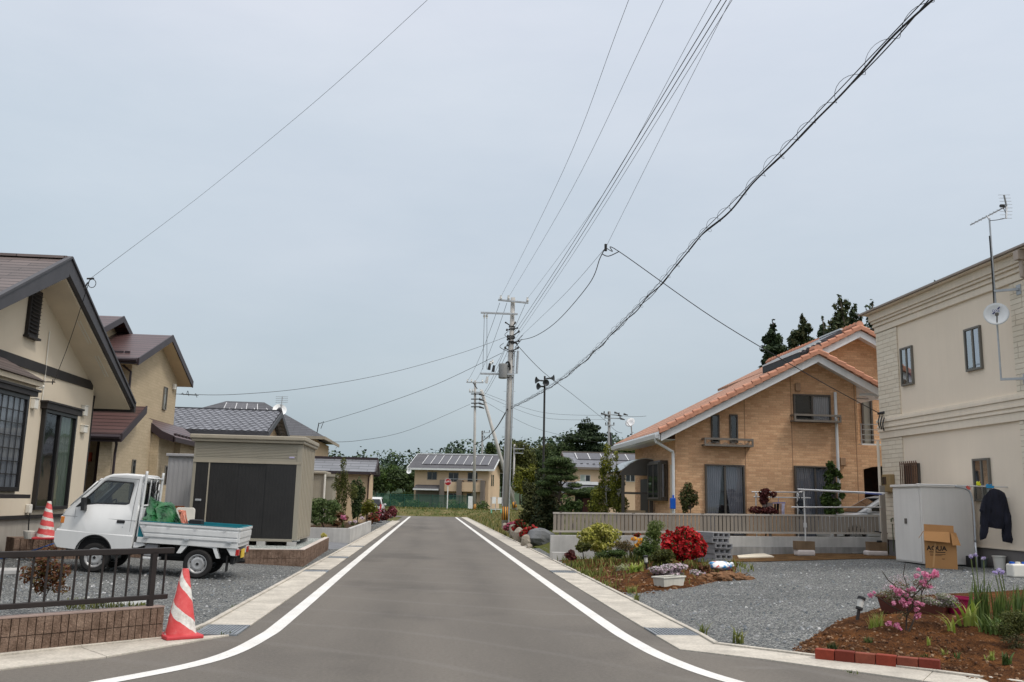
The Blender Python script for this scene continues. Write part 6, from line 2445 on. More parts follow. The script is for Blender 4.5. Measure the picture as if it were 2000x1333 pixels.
# aerial and dish on the wall
t=thing('tv_aerial','television aerial on a tall steel mast fixed to the cream house wall','aerial',atX(1958,742,XW-.35))
xm=XW-.42
pb,pt=atX(1957,742,xm),atX(1931,428,xm)
MASTY=(pb.y+pt.y)/2
mb=MB()
mb.tube([(xm,MASTY,pb.z),(xm,MASTY,pt.z)],.019,8)
mb.build('mast',GALV,t)
for px,py in ((1962,562),(1972,738)):
 q=atX(px,py,xm)
 mb=MB()
 mb.bar((XW-.04,MASTY-.25,q.z),(xm-.02,MASTY,q.z),.05,.05)
 mb.box(XW-.05,XW,MASTY-.33,MASTY-.18,q.z-.12,q.z+.1)
 mb.build('wall_bracket',GALV,t)
b0,b1=atX(1895,440,xm-.0),atX(1966,405,xm)
boom0=Vector((xm-.55,MASTY+.25,b0.z-.02))
top=Vector((xm,MASTY,pt.z+.0))
# boom runs in a vertical plane through the mast, tilted up towards the reflector
A=atY(1895,440,MASTY+.45); B=atY(1966,403,MASTY-.25)
mb=MB()
mb.bar(A,B,.022,.022)
mb.bar((xm,MASTY,pt.z-.02),(A+(B-A)*.48),.03,.03)
mb.build('boom',GALV,t)
mb=MB()
d=(B-A).normalized()
side=d.cross(Vector((0,0,1))).normalized()
upv=side.cross(d)
for k in range(9):
 c=A.lerp(B,.08+.1*k)
 mb.bar(c-side*.07,c+side*.07,.008,.008)
for sgn,pc in ((1,atY(1961,381,MASTY-.3)),(-1,atY(1965,427,MASTY-.3))):
 mb.bar(B,pc,.03,.03)
 for k in range(4):
  c=B.lerp(pc,.15+.28*k)
  h=RT*.13
  mb.bar(c-h,c+h,.008,.008)
mb.build('elements',GALV,t)
mb=MB()
mb.obox(B+Vector((-.1,0,.0)),.1,.05,.05)
mb.tube(crv([B+Vector((-.08,0,-.03)),B+Vector((-.03,0,-.25)),B+Vector((-.2,0,-.32)),Vector((xm,MASTY,pt.z-.05))],5),.008,5)
mb.tube(crv([(xm-.03,MASTY,pt.z-.4),(xm-.03,MASTY,pt.z-1.2),(xm-.04,MASTY,pt.z-1.9),(xm-.08,MASTY-.05,pt.z-2.1),(xm-.03,MASTY,pt.z-2.25)],4),.012,5)
mb.build('cable',BLACK,t)
t=thing('satellite_dish','round white satellite dish with a blue emblem on the mast of the cream house','satellite dish',atX(1946,614,xm-.12))
pc=atX(1946,614,xm-.12)
dn=Vector((-.52,-.82,.12)).normalized()
mb=MB()
mb.lathe(pc,[(0.0,-0.07),(0.12,-0.06),(0.20,-0.03),(0.245,0.01),(0.25,0.02),(0.2,-0.012),(0.12,-0.04),(0,-0.05)],28,dn)
dsh=mb.build('dish',WHITE,t,smooth_=True)
# emblem: slanted bar with letters across it
eu=dn.cross(Vector((0,0,1))).normalized(); ev=eu.cross(dn).normalized()
eu=-eu if eu.dot(RT) < 0 else eu
ev=-ev if ev.z < 0 else ev
BLUEM=M('emblem_blue',S(38,40,96),.5,.05)
E4=Matrix.Identity(4)
o_=pc+ev*.085+dn*0.003
for i in range(3):E4[i][0],E4[i][1],E4[i][2],E4[i][3]=eu[i],ev[i],dn[i],o_[i]
mb=MB()
for a,b in (((-.085,-.075),(-.03,-.045)),((.02,.03),(.07,.065))):
 mb.prism([E4 @ Vector((a[0],a[1],0)),E4 @ Vector((a[0]+.03,a[1]-.012,0)),E4 @ Vector((b[0]+.012,b[1],0)),E4 @ Vector((b[0]-.005,b[1]+.014,0))],dn*.003)
mb.build('emblem',BLUEM,dsh)
text_mesh('DXa',.075,M('emblem_violet',S(66,64,140),.5,.05),E4 @ Matrix.Translation((-.005,-.012,.004)),'emblem_letters',dsh,.001)
mb=MB()
q=pc-ev*.19+dn*.02
mb.tube([q,pc+dn*.26-ev*.16,pc+dn*.30-ev*.10],.014,6)
mb.obox(pc+dn*.30-ev*.10,.05,.06,.06)
mb.build('feed_arm',M('dark_grey_arm',S(96,92,86),.5),t)
mb=MB()
mb.bar(pc-dn*.05,(xm,MASTY,pc.z-.05),.06,.06)
mb.build('bracket',GALV,t)
# ------------------------------------------------------------------ utility poles
def polemat(name,col):
 return M(name,col,0.85,0.10,1.2,bmp=0.1,streak=0.18,fine=0.05)
POLE=polemat('pole_concrete',(0.44,0.43,0.41))
POLED=polemat('pole_dark_concrete',(0.27,0.275,0.27))
INS=M('porcelain',(0.6,0.6,0.58),0.25,0.06,8,spec=0.6)
DKM=M('dark_fitting',(0.03,0.03,0.032),0.6,0.2,6)
def guardmat():
 m,nt,b,out=newmat('pole_guard')
 tc=nd(nt,'ShaderNodeTexCoord').outputs['Object']
 sp_=nd(nt,'ShaderNodeSeparateXYZ')
 nt.links.new(tc,sp_.inputs[0])
 a=mathn(nt,'ARCTAN2',sp_.outputs[1],sp_.outputs[0])
 f=mathn(nt,'GREATER_THAN',mathn(nt,'FRACT',mathn(nt,'MULTIPLY',a,1.59155)),0.5)
 c=mixc(nt,f,(0.02,0.016,0.012),(0.62,0.28,0.03))
 nt.links.new(c,b.inputs['Base Color'])
 b.inputs['Roughness'].default_value=.6
 return m
GUARD=guardmat()
def insulator(mb,p,s=1.0,ax=(0,0,1)):
 mb.lathe(p,[(.02*s,0),(.02*s,.06*s),(.07*s,.07*s),(.03*s,.11*s),(.07*s,.13*s),(.04*s,.18*s),(.045*s,.24*s),(0,.26*s)],10,ax)
YP=46.0
pT,pB=atY(1002,582,YP),atY(985,1037,YP)
pp=lambda t:pB.lerp(pT,t)
t=thing('utility_pole','tall concrete utility pole with transformer and striped guard on the right verge','utility pole',(pB.x,pB.y,0))
mb=MB()
mb.tube([pB+Vector((0,0,-.3)),pT],[.162,.115],16)
pole=mb.build('pole',POLE,t,smooth_=True)
axisz=(pT-pB).length
def zfrac(py):
 return max(0,min(1,(1037-py)/(1037-582)))
mb=MB()
g0,g1=pp(.062),pp(.128)
mb.tube([pp(zfrac(1017)),pp(zfrac(992))],[.168,.165],18)
mb.build('pole_guard',GUARD,t,smooth_=True)
mb=MB()
for py in (700,735,770,800,840,880,920,965):
 q=pp(zfrac(py))
 mb.bar(q-RT*.3,q+RT*.3,.012,.012)
mb.tube([pp(zfrac(1030))+RT*.19-Vector((0,.1,0)),pp(zfrac(690))+RT*.17-Vector((0,.1,0))],.035,6)
mb.tube([pp(zfrac(990))-RT*.16-Vector((0,.12,0)),pp(zfrac(680))-RT*.14-Vector((0,.12,0))],.03,6)
mb.build('step_bolts',GALV,t)
def arm(x0,y0,x1,y1,yy,nm='crossarm',w_=.09):
 a,b=atY(x0,y0,yy),atY(x1,y1,yy)
 m_=MB()
 m_.bar(a,b,w_,w_)
 return m_.build(nm,GALV,t,bevel=.005,seg=1),a,b
arm(973,586,1032,592,YP-.2)
arm(939,611,1011,614,YP-.2)
arm(938,730,1004,732,YP-.2)
for px,py in ((978,588),(993,588),(1030,592)):
 mb=MB()
 insulator(mb,atY(px,py,YP-.2),1.2)
 mb.build('insulator',INS,t)
for px,py in ((946,613),(951,613),(962,712),(958,715)):
 mb=MB()
 insulator(mb,atY(px,py,YP-.2),1.0,(0,0,-1) if py < 650 else (0,0,1))
 mb.build('insulator',INS,t)
mb=MB()
c=atY(982,726,YP-.15)
mb.lathe(c+Vector((0,-.12,-.38)),[(.20,0),(.23,.03),(.23,.72),(.21,.76),(.0,.80)],18)
tr=mb.build('transformer',M('transformer_grey',(0.2,0.205,0.205),.5,.08,3),t,smooth_=False)
auto_smooth(tr,40)
mb=MB()
mb.tube(crv([c+Vector((.1,-.1,.35)),c+Vector((.25,-.1,.5)),c+Vector((.36,0,.3)),c+Vector((.36,0,.1))],5),.05,6)
mb.bar(c+Vector((.1,0,-.3)),c+Vector((.55,.1,-.3)),.06,.06)
mb.bar(c+Vector((.1,0,.28)),c+Vector((.55,.1,.28)),.06,.06)
mb.build('transformer_bracket',DKM,tr)
for px,py in ((955,716),(963,720),(950,742)):
 q=atY(px,py,YP-.2)
 mb=MB()
 mb.tube([q+Vector((0,0,-.18)),q+Vector((.05,0,.16))],[.08,.06],8)
 mb.build('cutout_switch',DKM if py < 730 else INS,t)
mb=MB()
rnd=random.Random(2)
for py in (641,646,660,664,671,674,690):
 q=pp(zfrac(py))
 mb.lathe(q+Vector((0,0,-.03)),[(.17,0),(.17,.05)],12)
 for sgn in (-1,1):
  p=q+RT*sgn*rnd.uniform(.12,.36)+Vector((0,-.15,rnd.uniform(-.22,.22)))
  mb.tube([q,p],.03,6)
  mb.tube([p,p+Vector((0,-.18,rnd.uniform(-.05,.05)))],.05,6)
for k in range(6):
 q=pp(zfrac(650+k*8))
 a_=rnd.uniform(-.6,.6)
 mb.tube(crv([q+RT*a_,q+RT*(a_-.2)+Vector((0,-.2,-.25)),q+RT*(a_*.3)+Vector((0,-.22,-.5))],4),.016,5)
mb.build('cable_clamps',DKM,t)
mb=MB()
q=pp(zfrac(690))
mb.tube([q+RT*.36+Vector((0,-.1,0)),pp(zfrac(735))+RT*.33+Vector((0,-.1,0))],.06,8)
mb.build('cable_pipe',GALV,t)
def small_pole(label,y,top,bot,r0,r1,arms,mat=POLE,guard=None,name='utility_pole',ins=True,group=None):
 a,b=atY(*top,y),atY(*bot,y)
 t_=thing(name,label,'utility pole',(b.x,b.y,gz(b.x,b.y)),group=group)
 m_=MB()
 b2=Vector((b.x,b.y,min(b.z,gz(b.x,b.y))-.2))
 m_.tube([b2,a],[r0,r1],12)
 m_.build('pole',mat,t_,smooth_=True)
 for (x0,y0,x1,y1) in arms:
  m_=MB()
  p,q=atY(x0,y0,y-.2),atY(x1,y1,y-.2)
  m_.bar(p,q,.1,.1)
  ar=m_.build('crossarm',GALV,t_)
  if ins:
   for f in (.06,.3,.94):
    m_=MB()
    insulator(m_,p.lerp(q,f),1.3)
    m_.build('insulator',INS if y < 95 else DKM,ar)
 if guard:
  m_=MB()
  p,q=atY(*guard[0],y),atY(*guard[1],y)
  m_.tube([p,q],[r0+.015,r0+.012],14)
  m_.build('pole_guard',GUARD,t_,smooth_=True)
 return t_,a,b
P2,P2a,P2b=small_pole('concrete utility pole at the far end of the road beside the round red sign',88,(928,744),(926,1004),.155,.11,
    [(911,747,944,748),(916,766,940,767)],guard=((926,998),(927,985)))
mb=MB()
for py in (770,780,788,795):
 q=atY(928,py,87.8)
 mb.bar(q-RT*.4,q+RT*.45,.08,.1)
 mb.tube([q+RT*.4,q+RT*.9+Vector((0,0,-.15))],[.12,.06],6)
mb.tube([atY(924,748,87.7),atY(932,760,87.7)],.05,5)
mb.build('cable_clamps',DKM,P2)
t=thing('brace_pole','slanting concrete brace pole leaning behind the tall utility pole','brace pole',atY(1009,1003,88.4))
mb=MB()
mb.tube([atY(1010,1006,88.4),atY(940,762,88.4)],[.2,.15],12)
mb.build('pole',POLE,t,smooth_=True)
mb=MB()
mb.tube([atY(1006,992,88.4),atY(1003,981,88.4)],[.215,.21],12)
mb.build('pole_guard',GUARD,t,smooth_=True)
P3,P3a,P3b=small_pole('dark concrete utility pole with three crossarms left of the brick house roof',100,(1190,804),(1188,1000),.2,.15,
    [(1178,809,1211,812),(1180,817,1213,818),(1182,831,1200,831)],POLED)
mb=MB()
for px,py in ((1174,808),(1181,811),(1200,806),(1207,811),(1212,818),(1218,809)):
 q=atY(px,py,99.6)
 mb.tube([q,q+Vector((.5,0,-.12))],[.13,.05],6)
mb.tube([atY(1192,845,99.9),atY(1194,870,99.9),atY(1198,920,99.9)],.12,8)
mb.build('cable_clamps',DKM,P3)
P4,P4a,P4b=small_pole('distant utility pole with a single bracket behind the far tan house',130,(942,842),(941,985),.2,.15,[(941,846,957,845),(942,856,957,856)],POLED)
P5,P5a,P5b=small_pole('thin pale utility pole with short crossarms beyond the tall utility pole',104,(1005,868),(1002,985),.14,.10,[(1004,877,1024,877),(1005,885,1022,886)])
# loudspeaker mast
t=thing('loudspeaker_mast','dark steel mast with four grey horn loudspeakers against the sky','loudspeaker mast',(7.63,62,.3))
a,b=atY(1064,735,62),atY(1060,1000,62)
HORN=M('horn_grey',(0.05,0.055,0.06),.5,.15,5)
mb=MB()
mb.tube([Vector((b.x,62,.1)),a],[.085,.07],10)
mb.build('mast',M('mast_dark',(0.028,0.026,0.026),.6,.2,3),t)
for (px,py,dx,dy,dz) in ((1081,739,1,-.35,.05),(1048,743,-1,-.25,.02),(1066,748,.25,-1,0),(1052,755,-1,-.5,-.05)):
 q=atY(px,py,61.7)
 d=Vector((dx,dy,dz)).normalized()
 mb=MB()
 mb.lathe(q-d*.25,[(.05,-.25),(.06,-.1),(.05,0),(.08,.08),(.15,.2),(.24,.28),(.25,.29),(.2,.25),(.05,.1)],14,d)
 h_=mb.build('horn',HORN,t,smooth_=True)
 mb=MB()
 ctr=Vector((a.x,62,q.z))
 mb.bar(q-d*.3,ctr,.05,.05)
 mb.build('bracket',HORN,h_)
# ------------------------------------------------------------------ wires
def cable(name,label,pts,r,sag=None,n=24,mat=WIREM,group='overhead wires of the street'):
 """pts: 3-D points; sag applies between the first and last of two points"""
 if len(pts) == 2 and sag is not None:
  a,b=Vector(pts[0]),Vector(pts[1])
  pts=[a.lerp(b,i/n)-Vector((0,0,sag*4*(i/n)*(1-i/n))) for i in range(n+1)]
 else:
  pts=crv(pts,8)
 m_=MB()
 m_.tube(pts,r,5)
 o=m_.build(name,mat)
 return tag(o,label,'overhead wire')
def wpx(*q):
 return [atY(*p) for p in q]
def zy(px,py,z):
 p=atZ(px,py,z)
 return (px,py,p.y)
W0=YP-.2
for i,(a0,m0,e0,lab) in enumerate([
 ((978,581),(1100,334),(1228,0),'leftmost of the thin wires climbing from the tall pole to the top of the picture'),
 ((994,580),(1116,372),(1296,0),'second thin wire from the left climbing from the tall pole crossarm'),
 ((1030,584),(1178,380),(1390,0),'thin wire climbing from the right insulator of the tall pole')]):
 A=atY(*a0,W0)
 E=atZ(*e0,12.2)
 t_=.5
 Mz=atY(*m0,1.0)
 # depth of the middle point: keep the wire in the vertical plane through A and E
 n_=(E-A).cross(Vector((0,0,1)))
 d=ray(*m0)
 s_=(A-EYE).dot(n_)/d.dot(n_)
 Mp=EYE+d*s_ if s_ > 0 and abs(d.dot(n_)) > 1e-4 else A.lerp(E,.5)
 if not (min(A.y,E.y) < Mp.y < max(A.y,E.y)):Mp=A.lerp(E,.5)-Vector((0,0,.3))
 F=E+(E-Mp).normalized()*14
 cable('power_wire',lab,[A,Mp,E,F],.0055)
LV=[]
for i,(a0,e0,r,lab) in enumerate([
 ((1004,650),(1408,0),.0085,'left thick wire of the bundle rising from the clamps of the tall pole'),
 ((1005,657),(1419,0),.0085,'middle thick wire of the bundle rising from the clamps of the tall pole'),
 ((1006,664),(1430,0),.0055,'right thinner wire of the bundle rising from the clamps of the tall pole')]):
 A=atY(*a0,W0)
 E=atZ(*e0,10.2)
 mid=A.lerp(E,.55)-Vector((0,0,.18))
 cable('power_wire',lab,[A,mid,E,E+(E-mid).normalized()*12],r)
# service drop junction
J=atZ(1183,484,8.6)
cable('power_wire','faint support wire from the junction up to the top of the picture',[J,atZ(1300,250,9.3),atZ(1427,0,10.2)],.0042)
cable('power_wire','black service cable sagging from the junction down to the tall pole',[J,J+Vector((-.05,.6,-.15)),atY(1150,556,J.y+5),atY(1090,626,J.y+12),atY(1045,657,38),atY(1011,665,W0)],.014)
cable('power_wire','thin straight wire from the junction to the tall pole clamps',[J,atY(1100,578,J.y+9),atY(1006,668,W0)],.006)
k0=atX(1718,808,XW-.1)
cable('power_wire','black service cable falling from the junction to the corner of the cream house',[J,J+Vector((.18,-.05,-.12)),J+Vector((.35,-.15,-.14)),J.lerp(k0,.4)-Vector((0,0,.15)),J.lerp(k0,.75)-Vector((0,0,.12)),k0],.012)
mb=MB()
mb.tube([J+Vector((0,0,.1)),J+Vector((0,0,-.1))],.04,6)
mb.tube(crv([J+Vector((-.05,.3,-.1)),J+Vector((.1,.1,-.22)),J+Vector((.35,-.15,-.14))],4),.014,5)
tag(mb.build('wire_junction',DKM),'dark clamp where the service cables part high over the lot','wire clamp')
mb=MB()
for k in range(3):
 q=k0+Vector((-.05,-.1-.12*k,-.05-.05*k))
 mb.tube(crv([q,q+Vector((-.08,-.05,-.2)),q+Vector((0,.05,-.35))],4),.018,5)
mb.tube([k0+Vector((-.02,.05,0)),k0+Vector((.08,-.15,0.02))],.04,6)
tag(mb.build('wire_anchor',DKM),'dark cable anchor and loops on the corner of the cream house','wire clamp')
# lower right wires
cable('power_wire','black wire crossing behind the loudspeakers towards the dark pole',[atY(1008,672,W0),atY(1062,728,55),atY(1120,772,72),atY(1190,828,99)],.016)
cable('power_wire','short black wire from the dark pole down behind the brick house eave',[atY(1192,831,99),atY(1215,846,80)],.02,sag=.2)
# spiral-wrapped communication cable
A=atY(998,796,W0)
spx=[(998,796),(1040,774),(1092,742),(1150,694),(1213,630),(1283,558),(1360,466),(1440,386),(1530,290),(1620,196),(1715,96),(1806,0)]
zc_=5.9
pts=[]
for i,(px,py) in enumerate(spx):
 if i == 0:pts.append(A); continue
 # keep the cable in the vertical plane joining the pole and a point over the lot
 E=atZ(1806,0,5.9)
 n_=(E-A).cross(Vector((0,0,1)))
 d=ray(px,py)
 pts.append(EYE+d*((A-EYE).dot(n_)/d.dot(n_)))
END=pts[-1]+(pts[-1]-pts[-2]).normalized()*3
main=resample(crv(pts+[END],10),400)
tc_=thing('communication_cable','black communication cable wrapped in a wire spiral sweeping up to the right','overhead wire',A)
mb=MB()
mb.tube(main,.0055,5)
mb.build('messenger_wire',WIREM,tc_)
L=sum((main[i+1]-main[i]).length for i in range(400))
acc=0
c1,c2,sp1=[],[],[]
rnd=random.Random(3)
for i,p in enumerate(main):
 if i:acc += (main[i]-main[i-1]).length
 d=(main[min(i+1,400)]-main[max(i-1,0)]).normalized()
 u,v_,_=basis(d)
 dn_=Vector((0,0,-1))
 c1.append(p+dn_*(.06+.02*math.sin(acc*2.1))+u*.015*math.sin(acc*3.3))
 c2.append(p+dn_*(.066+.022*math.sin(acc*1.7+1))+u*.018*math.cos(acc*2.7))
mb=MB()
mb.tube(c1,.011,5)
mb.build('cable',WIREM,tc_)
mb=MB()
mb.tube(c2,.0065,5)
mb.build('cable',WIREM,tc_)
hel=[]
s=0.0
step=.045
acc=0
j=0
seglen=[0]
for i in range(400):seglen.append(seglen[-1]+(main[i+1]-main[i]).length)
x=0.0
i=0
while x < seglen[-1]-.05:
 while seglen[i+1] < x:i += 1
 p=main[i].lerp(main[i+1],(x-seglen[i])/max(1e-6,seglen[i+1]-seglen[i]))
 d=(main[i+1]-main[i]).normalized()
 u,v_,_=basis(d)
 a=x*2*PI/.56+1.2*math.sin(x*1.9)
 rr_=.058+.014*math.sin(x*2.7)+.008*math.sin(x*7.1)
 hel.append(p+Vector((0,0,-.03))+(u*math.cos(a)*rr_+Vector((0,0,1))*math.sin(a)*rr_))
 x += step
mb=MB()
mb.tube(hel,.0028,4)
mb.build('spiral_wire',WIREM,tc_)
cable('communication_cable','dark communication cable between the tall pole and the pole at the road end',[atY(991,800,W0),atY(968,838,60),atY(945,860,75),atY(927,869,87.5)],.035)
# left side wires
I0=atX(176,545,-5.6)
cable('power_wire','long thin wire running up from above the left house to the top of the picture',[I0,atZ(400,376,9.0),atZ(620,195,9.6),atZ(835,0,10.2),atZ(960,-120,10.4)],.0038)
brp=Vector((XA+.22,brA.y,brA.z))
cable('power_wire','thin service wire from the bracket on the cream left house to the hanging clamp',[brp,brp.lerp(I0,.5)-Vector((0,0,.12)),I0],.006)
mb=MB()
mb.tube([I0+Vector((-.05,0,0)),I0+Vector((.06,0,.01))],.014,6)
ring=[I0+Vector((.03+.06*math.cos(a),.02,-.07+.07*math.sin(a))) for a in [k*PI/6 for k in range(13)]]
mb.tube(ring,.006,5)
mb.tube([I0+Vector((-.03,0,-.06)),I0+Vector((-.08,0,-.18))],.012,5)
tag(mb.build('wire_clamp',DKM),'dark wire clamp with a loop hanging beside the cream left house gable','wire clamp')
B0=atX(349,770,XBW+.1)
cable('power_wire','sagging wire from the tan brick house wall to the tall utility pole',[B0,atY(455,771,33),atY(600,758,37),atY(760,729,41),atY(900,690,44),atY(987,659,W0)],.009)
mb=MB()
for k,dx in enumerate((.1,.27,.55)):
 mb.tube(crv([B0+Vector((dx,0,0)),B0+Vector((dx+.03,0,(.04,.12,.03)[k])),B0+Vector((dx+.08,0,(-.03,-.06,-.10)[k]))],4),.010,5)
mb.tube([B0+Vector((-.12,0,0)),B0+Vector((.6,.3,.0))],.010,5)
tag(mb.build('wire_anchor',DKM),'dark anchor clamps on the wall of the tan brick house','wire clamp')
C0=atY(624,828,55.8)
cable('power_wire','wire rising from the dark hipped roof to the tall utility pole',[C0,atY(720,799,53),atY(850,752,50),atY(980,690,W0)],.012)
mb=MB()
mb.tube([atY(619,846,56),atY(623,826,56)],.03,6)
mb.tube([C0,C0+Vector((.25,0,.15)),C0+Vector((.1,0,-.3))],.02,5)
tag(mb.build('wire_anchor',DKM),'short service mast at the eave of the dark hipped roof','wire clamp')
cable('power_wire','sagging wire from the hipped house eave to the pole at the road end',[atY(622,863,56),atY(700,861,64),atY(800,840,74),atY(918,790,87.5)],.014)
# pole-to-pole wires
for (a,b,lab) in (((976,592),(912,746),'wire from the tall pole crossarm to the far pole, left one'),((990,592),(928,746),'wire from the tall pole crossarm to the far pole, middle one'),((1026,594),(944,748),'wire from the tall pole crossarm to the far pole, right one'),
     ((996,660),(934,780),'low wire from the tall pole clamps to the far pole clamps'),((998,672),(930,790),'lowest wire from the tall pole clamps to the far pole clamps')):
 cable('power_wire',lab,[atY(*a,W0+.3),atY(*b,87.6)],.011,sag=.5)
for (a,b,lab) in (((946,616),(943,722),'left drop wire from the upper crossarm to the switch arm'),((951,616),(951,722),'right drop wire from the upper crossarm to the switch arm')):
 cable('power_wire',lab,[atY(*a,W0),atY(*b,W0)],.011,sag=0.0,n=6)
for (a,m_,b,y2,lab) in (((945,768),(1060,806),(1180,812),99,'upper faint wire from the far pole to the dark pole'),((944,772),(1060,816),(1182,820),99,'middle faint wire from the far pole to the dark pole'),((944,783),(1050,838),(1186,868),99,'lower faint wire from the far pole towards the dark pole')):
 cable('power_wire',lab,[atY(*a,88),atY(*m_,94),atY(*b,y2)],.014)
cable('power_wire','faint wire running right from the dark pole behind the brick roof',[atY(1212,812,100),atY(1262,813,104)],.02,sag=.1)
# ------------------------------------------------------------------ far things around the junction
t=thing('road_sign','round red road sign with white lettering on a white post at the road end','road sign',(1.55,86,.2))
a,b=atY(875,942,86),atY(873,1004,86)
mb=MB()
mb.tube([Vector((b.x,86,gz(b.x,86)-.1)),Vector((a.x,86,a.z+.2))],.045,8)
mb.build('post',WHITE,t)
mb=MB()
mb.lathe((a.x,85.94,a.z),[(.33,0),(.33,.02),(0,.021)],28,(0,-1,0))
pl_=mb.build('sign_plate',M('sign_rim',(.62,.60,.60),.4,.05),t)
mb=MB()
mb.lathe((a.x,85.92,a.z),[(.30,0),(.30,.004),(0,.005)],28,(0,-1,0))
mb.build('sign_face',M('sign_red',S(150,22,30),.4,.08),pl_)
T4=Matrix.Translation((a.x,85.912,a.z+.03)) @ Matrix.Rotation(PI/2,4,'X')
text_mesh('止まれ',.20,M('sign_white',(.75,.73,.73),.5,.04),T4,'sign_text',pl_,.002,bold=.006)
# far tan house with solar roof
FARB=M('far_beige',S(200,176,148),.9,.05,.8)
FARG=M('far_grey_wall',S(112,104,98),.9,.06,.8)
DKROOF=roofmat('far_dark_roof',(0.075,0.073,0.08),'X',0.2,.6,1.2,.6,.12)
hy=105.0
p0,p1=atY(812,960,hy),atY(946,960,hy+1.5)
hF=thing('house','tan two storey house with a full row of roof solar panels beyond the road end','house',(2.0,hy,.6))
def gable_far(root,x0,x1,y0,y1,zb,ze,zr_,over,wallm,roofm,edgem):
 return gable_house(root,x0,x1,y0,y1,zb,ze,zr_,over,wallm,roofm,edgem,'X',.2)
fxa,fxb=atY(806,960,hy).x,atY(955,960,hy).x
zr_=atY(880,888,hy+3.6).z
ze_=atY(880,913,hy).z
rF=gable_far(hF,fxa,fxb,hy,hy+7.2,.3,ze_-.05,zr_,.75,FARB,DKROOF,WTRIM)
k=(zr_-.2-(ze_-.05))/3.6
zf=lambda y:zr_-k*abs(y-hy-3.6)
x0s,x1s=atY(822,905,hy+1.8).x,atY(952,905,hy+1.8).x
solar_row(rF,[(x0s,hy+.3,zf(hy+.3)),(x1s,hy+.3,zf(hy+.3)),(x1s,hy+3.0,zf(hy+3.0)),(x0s,hy+3.0,zf(hy+3.0))],8,RAIL,rail=.07)
FF=Face('y',hy,-1)
FARFRAME=M('far_frame',(.2,.19,.18),.6)
for (xa_,ya,xb_,yb) in ((833,922,853,937),(876,924,896,941),(914,924,934,941),(876,964,896,976),(912,964,932,985)):
 u0,u1,z0,z1=winpx(FF,xa_,yb,xb_,ya)[0],winpx(FF,xa_,yb,xb_,ya)[1],winpx(FF,xa_,yb,xb_,ya)[2],winpx(FF,xa_,yb,xb_,ya)[3]
 z0,z1=min(z0,z1),max(z0,z1)
 m_=MB()
 FF.box(m_,u0,u1,z0,z1,0,.04)
 f_=m_.build('window',FARFRAME,hF)
 for i in range(2):
  m_=MB()
  a_,b_=u0+(u1-u0)*i/2+.05,u0+(u1-u0)*(i+1)/2-.05
  FF.box(m_,a_,b_,z0+.06,z1-.06,.04,.05)
  m_.build('pane',DARKWIN,f_)
for (xa_,xb_) in ((862,871),(896,906),(943,950)):
 u0,u1=atY(xa_,940,hy-.5).x,atY(xb_,940,hy-.5).x
 _,z1=FF.uz(880,938)
 m_=MB()
 m_.box(u0,u1,hy-.9,hy-.02,.4,z1)
 m_.build('pillar',FARG,hF)
u0,u1=atY(871,940,hy-.5).x,atY(946,940,hy-.5).x
za,zb_=FF.uz(880,960)[1],FF.uz(880,942)[1]
m_=MB()
m_.box(u0-.01,u1,hy-.7,hy-.025,za,zb_)
m_.build('balcony',FARB,hF)
m_=MB()
m_.bar((u0,hy-.68,zb_+.35),(u1,hy-.68,zb_+.35),.05,.05)
m_.build('balcony_rail',GALV,hF)
u0,u1=atY(810,950,hy-.6).x,atY(861,950,hy-.6).x
za,zb_=FF.uz(830,955)[1],FF.uz(830,947)[1]
m_=MB()
m_.prism([(u0,hy-1.2,za),(u1,hy-1.2,za),(u1,hy-.03,zb_),(u0,hy-.03,zb_)],(0,0,-.12))
lr=m_.build('lower_roof',DKROOF,hF)
m_=MB()
m_.box(u0,u1,hy-1.3,hy-1.2,za-.16,za)
m_.build('gutter',WTRIM,lr)
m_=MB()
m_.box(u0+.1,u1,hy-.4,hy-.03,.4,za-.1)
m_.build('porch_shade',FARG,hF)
FR_=Face('x',fxb,1)
for u_ in (1.6,2.6):
 m_=MB()
 FR_.box(m_,hy+u_,hy+u_+.45,3.2,4.5,0,.05)
 m_.build('side_window',DARKWIN,hF)
hF.rotation_euler.z=-R_(14.5)
# small dish on the corner
t=thing('satellite_dish','small white dish and aerial at the left eave of the far tan house','satellite dish',atY(798,921,hy))
q=atY(799,921,hy-.8)
mb=MB()
mb.lathe(q,[(0,-.05),(.22,-.03),(.3,.05),(.2,.0),(0,-.02)],14,(-.3,-.9,.3))
mb.build('dish',WHITE,t)
mb=MB()
mb.tube([q,q+Vector((.1,0,1.3))],.035,6)
mb.bar(q+Vector((-.3,0,1.3)),q+Vector((.4,0,1.35)),.05,.05)
mb.bar(q+Vector((-.2,0,1.1)),q+Vector((.35,0,1.12)),.04,.04)
mb.build('mast',GALV,t)
# second far house, right
h2=thing('house','two storey house with grey solar roof behind the pine tree','house',(17,90,.6))
hy2=90.0
gx0,gx1=atY(1118,960,hy2).x,atY(1262,960,hy2).x
zr2,ze2=atY(1160,885,hy2+3.6).z,atY(1160,913,hy2).z
GR3=roofmat('far_grey_roof',(0.15,0.155,0.175),'X',0.2,.5,1.2,.6,.12)
r2=gable_far(h2,gx0,gx1,hy2,hy2+7.2,.3,ze2,zr2,.6,FARB,GR3,FARG)
k2=(zr2-.2-ze2)/3.6
z2=lambda y:zr2-k2*abs(y-hy2-3.6)
x0s,x1s=atY(1126,900,hy2+2).x,atY(1250,900,hy2+2).x
solar_row(r2,[(x0s,hy2+1.5,z2(hy2+1.5)),(x1s,hy2+1.5,z2(hy2+1.5)),(x1s,hy2+3.2,z2(hy2+3.2)),(x0s,hy2+3.2,z2(hy2+3.2))],5,RAIL)
m_=MB()
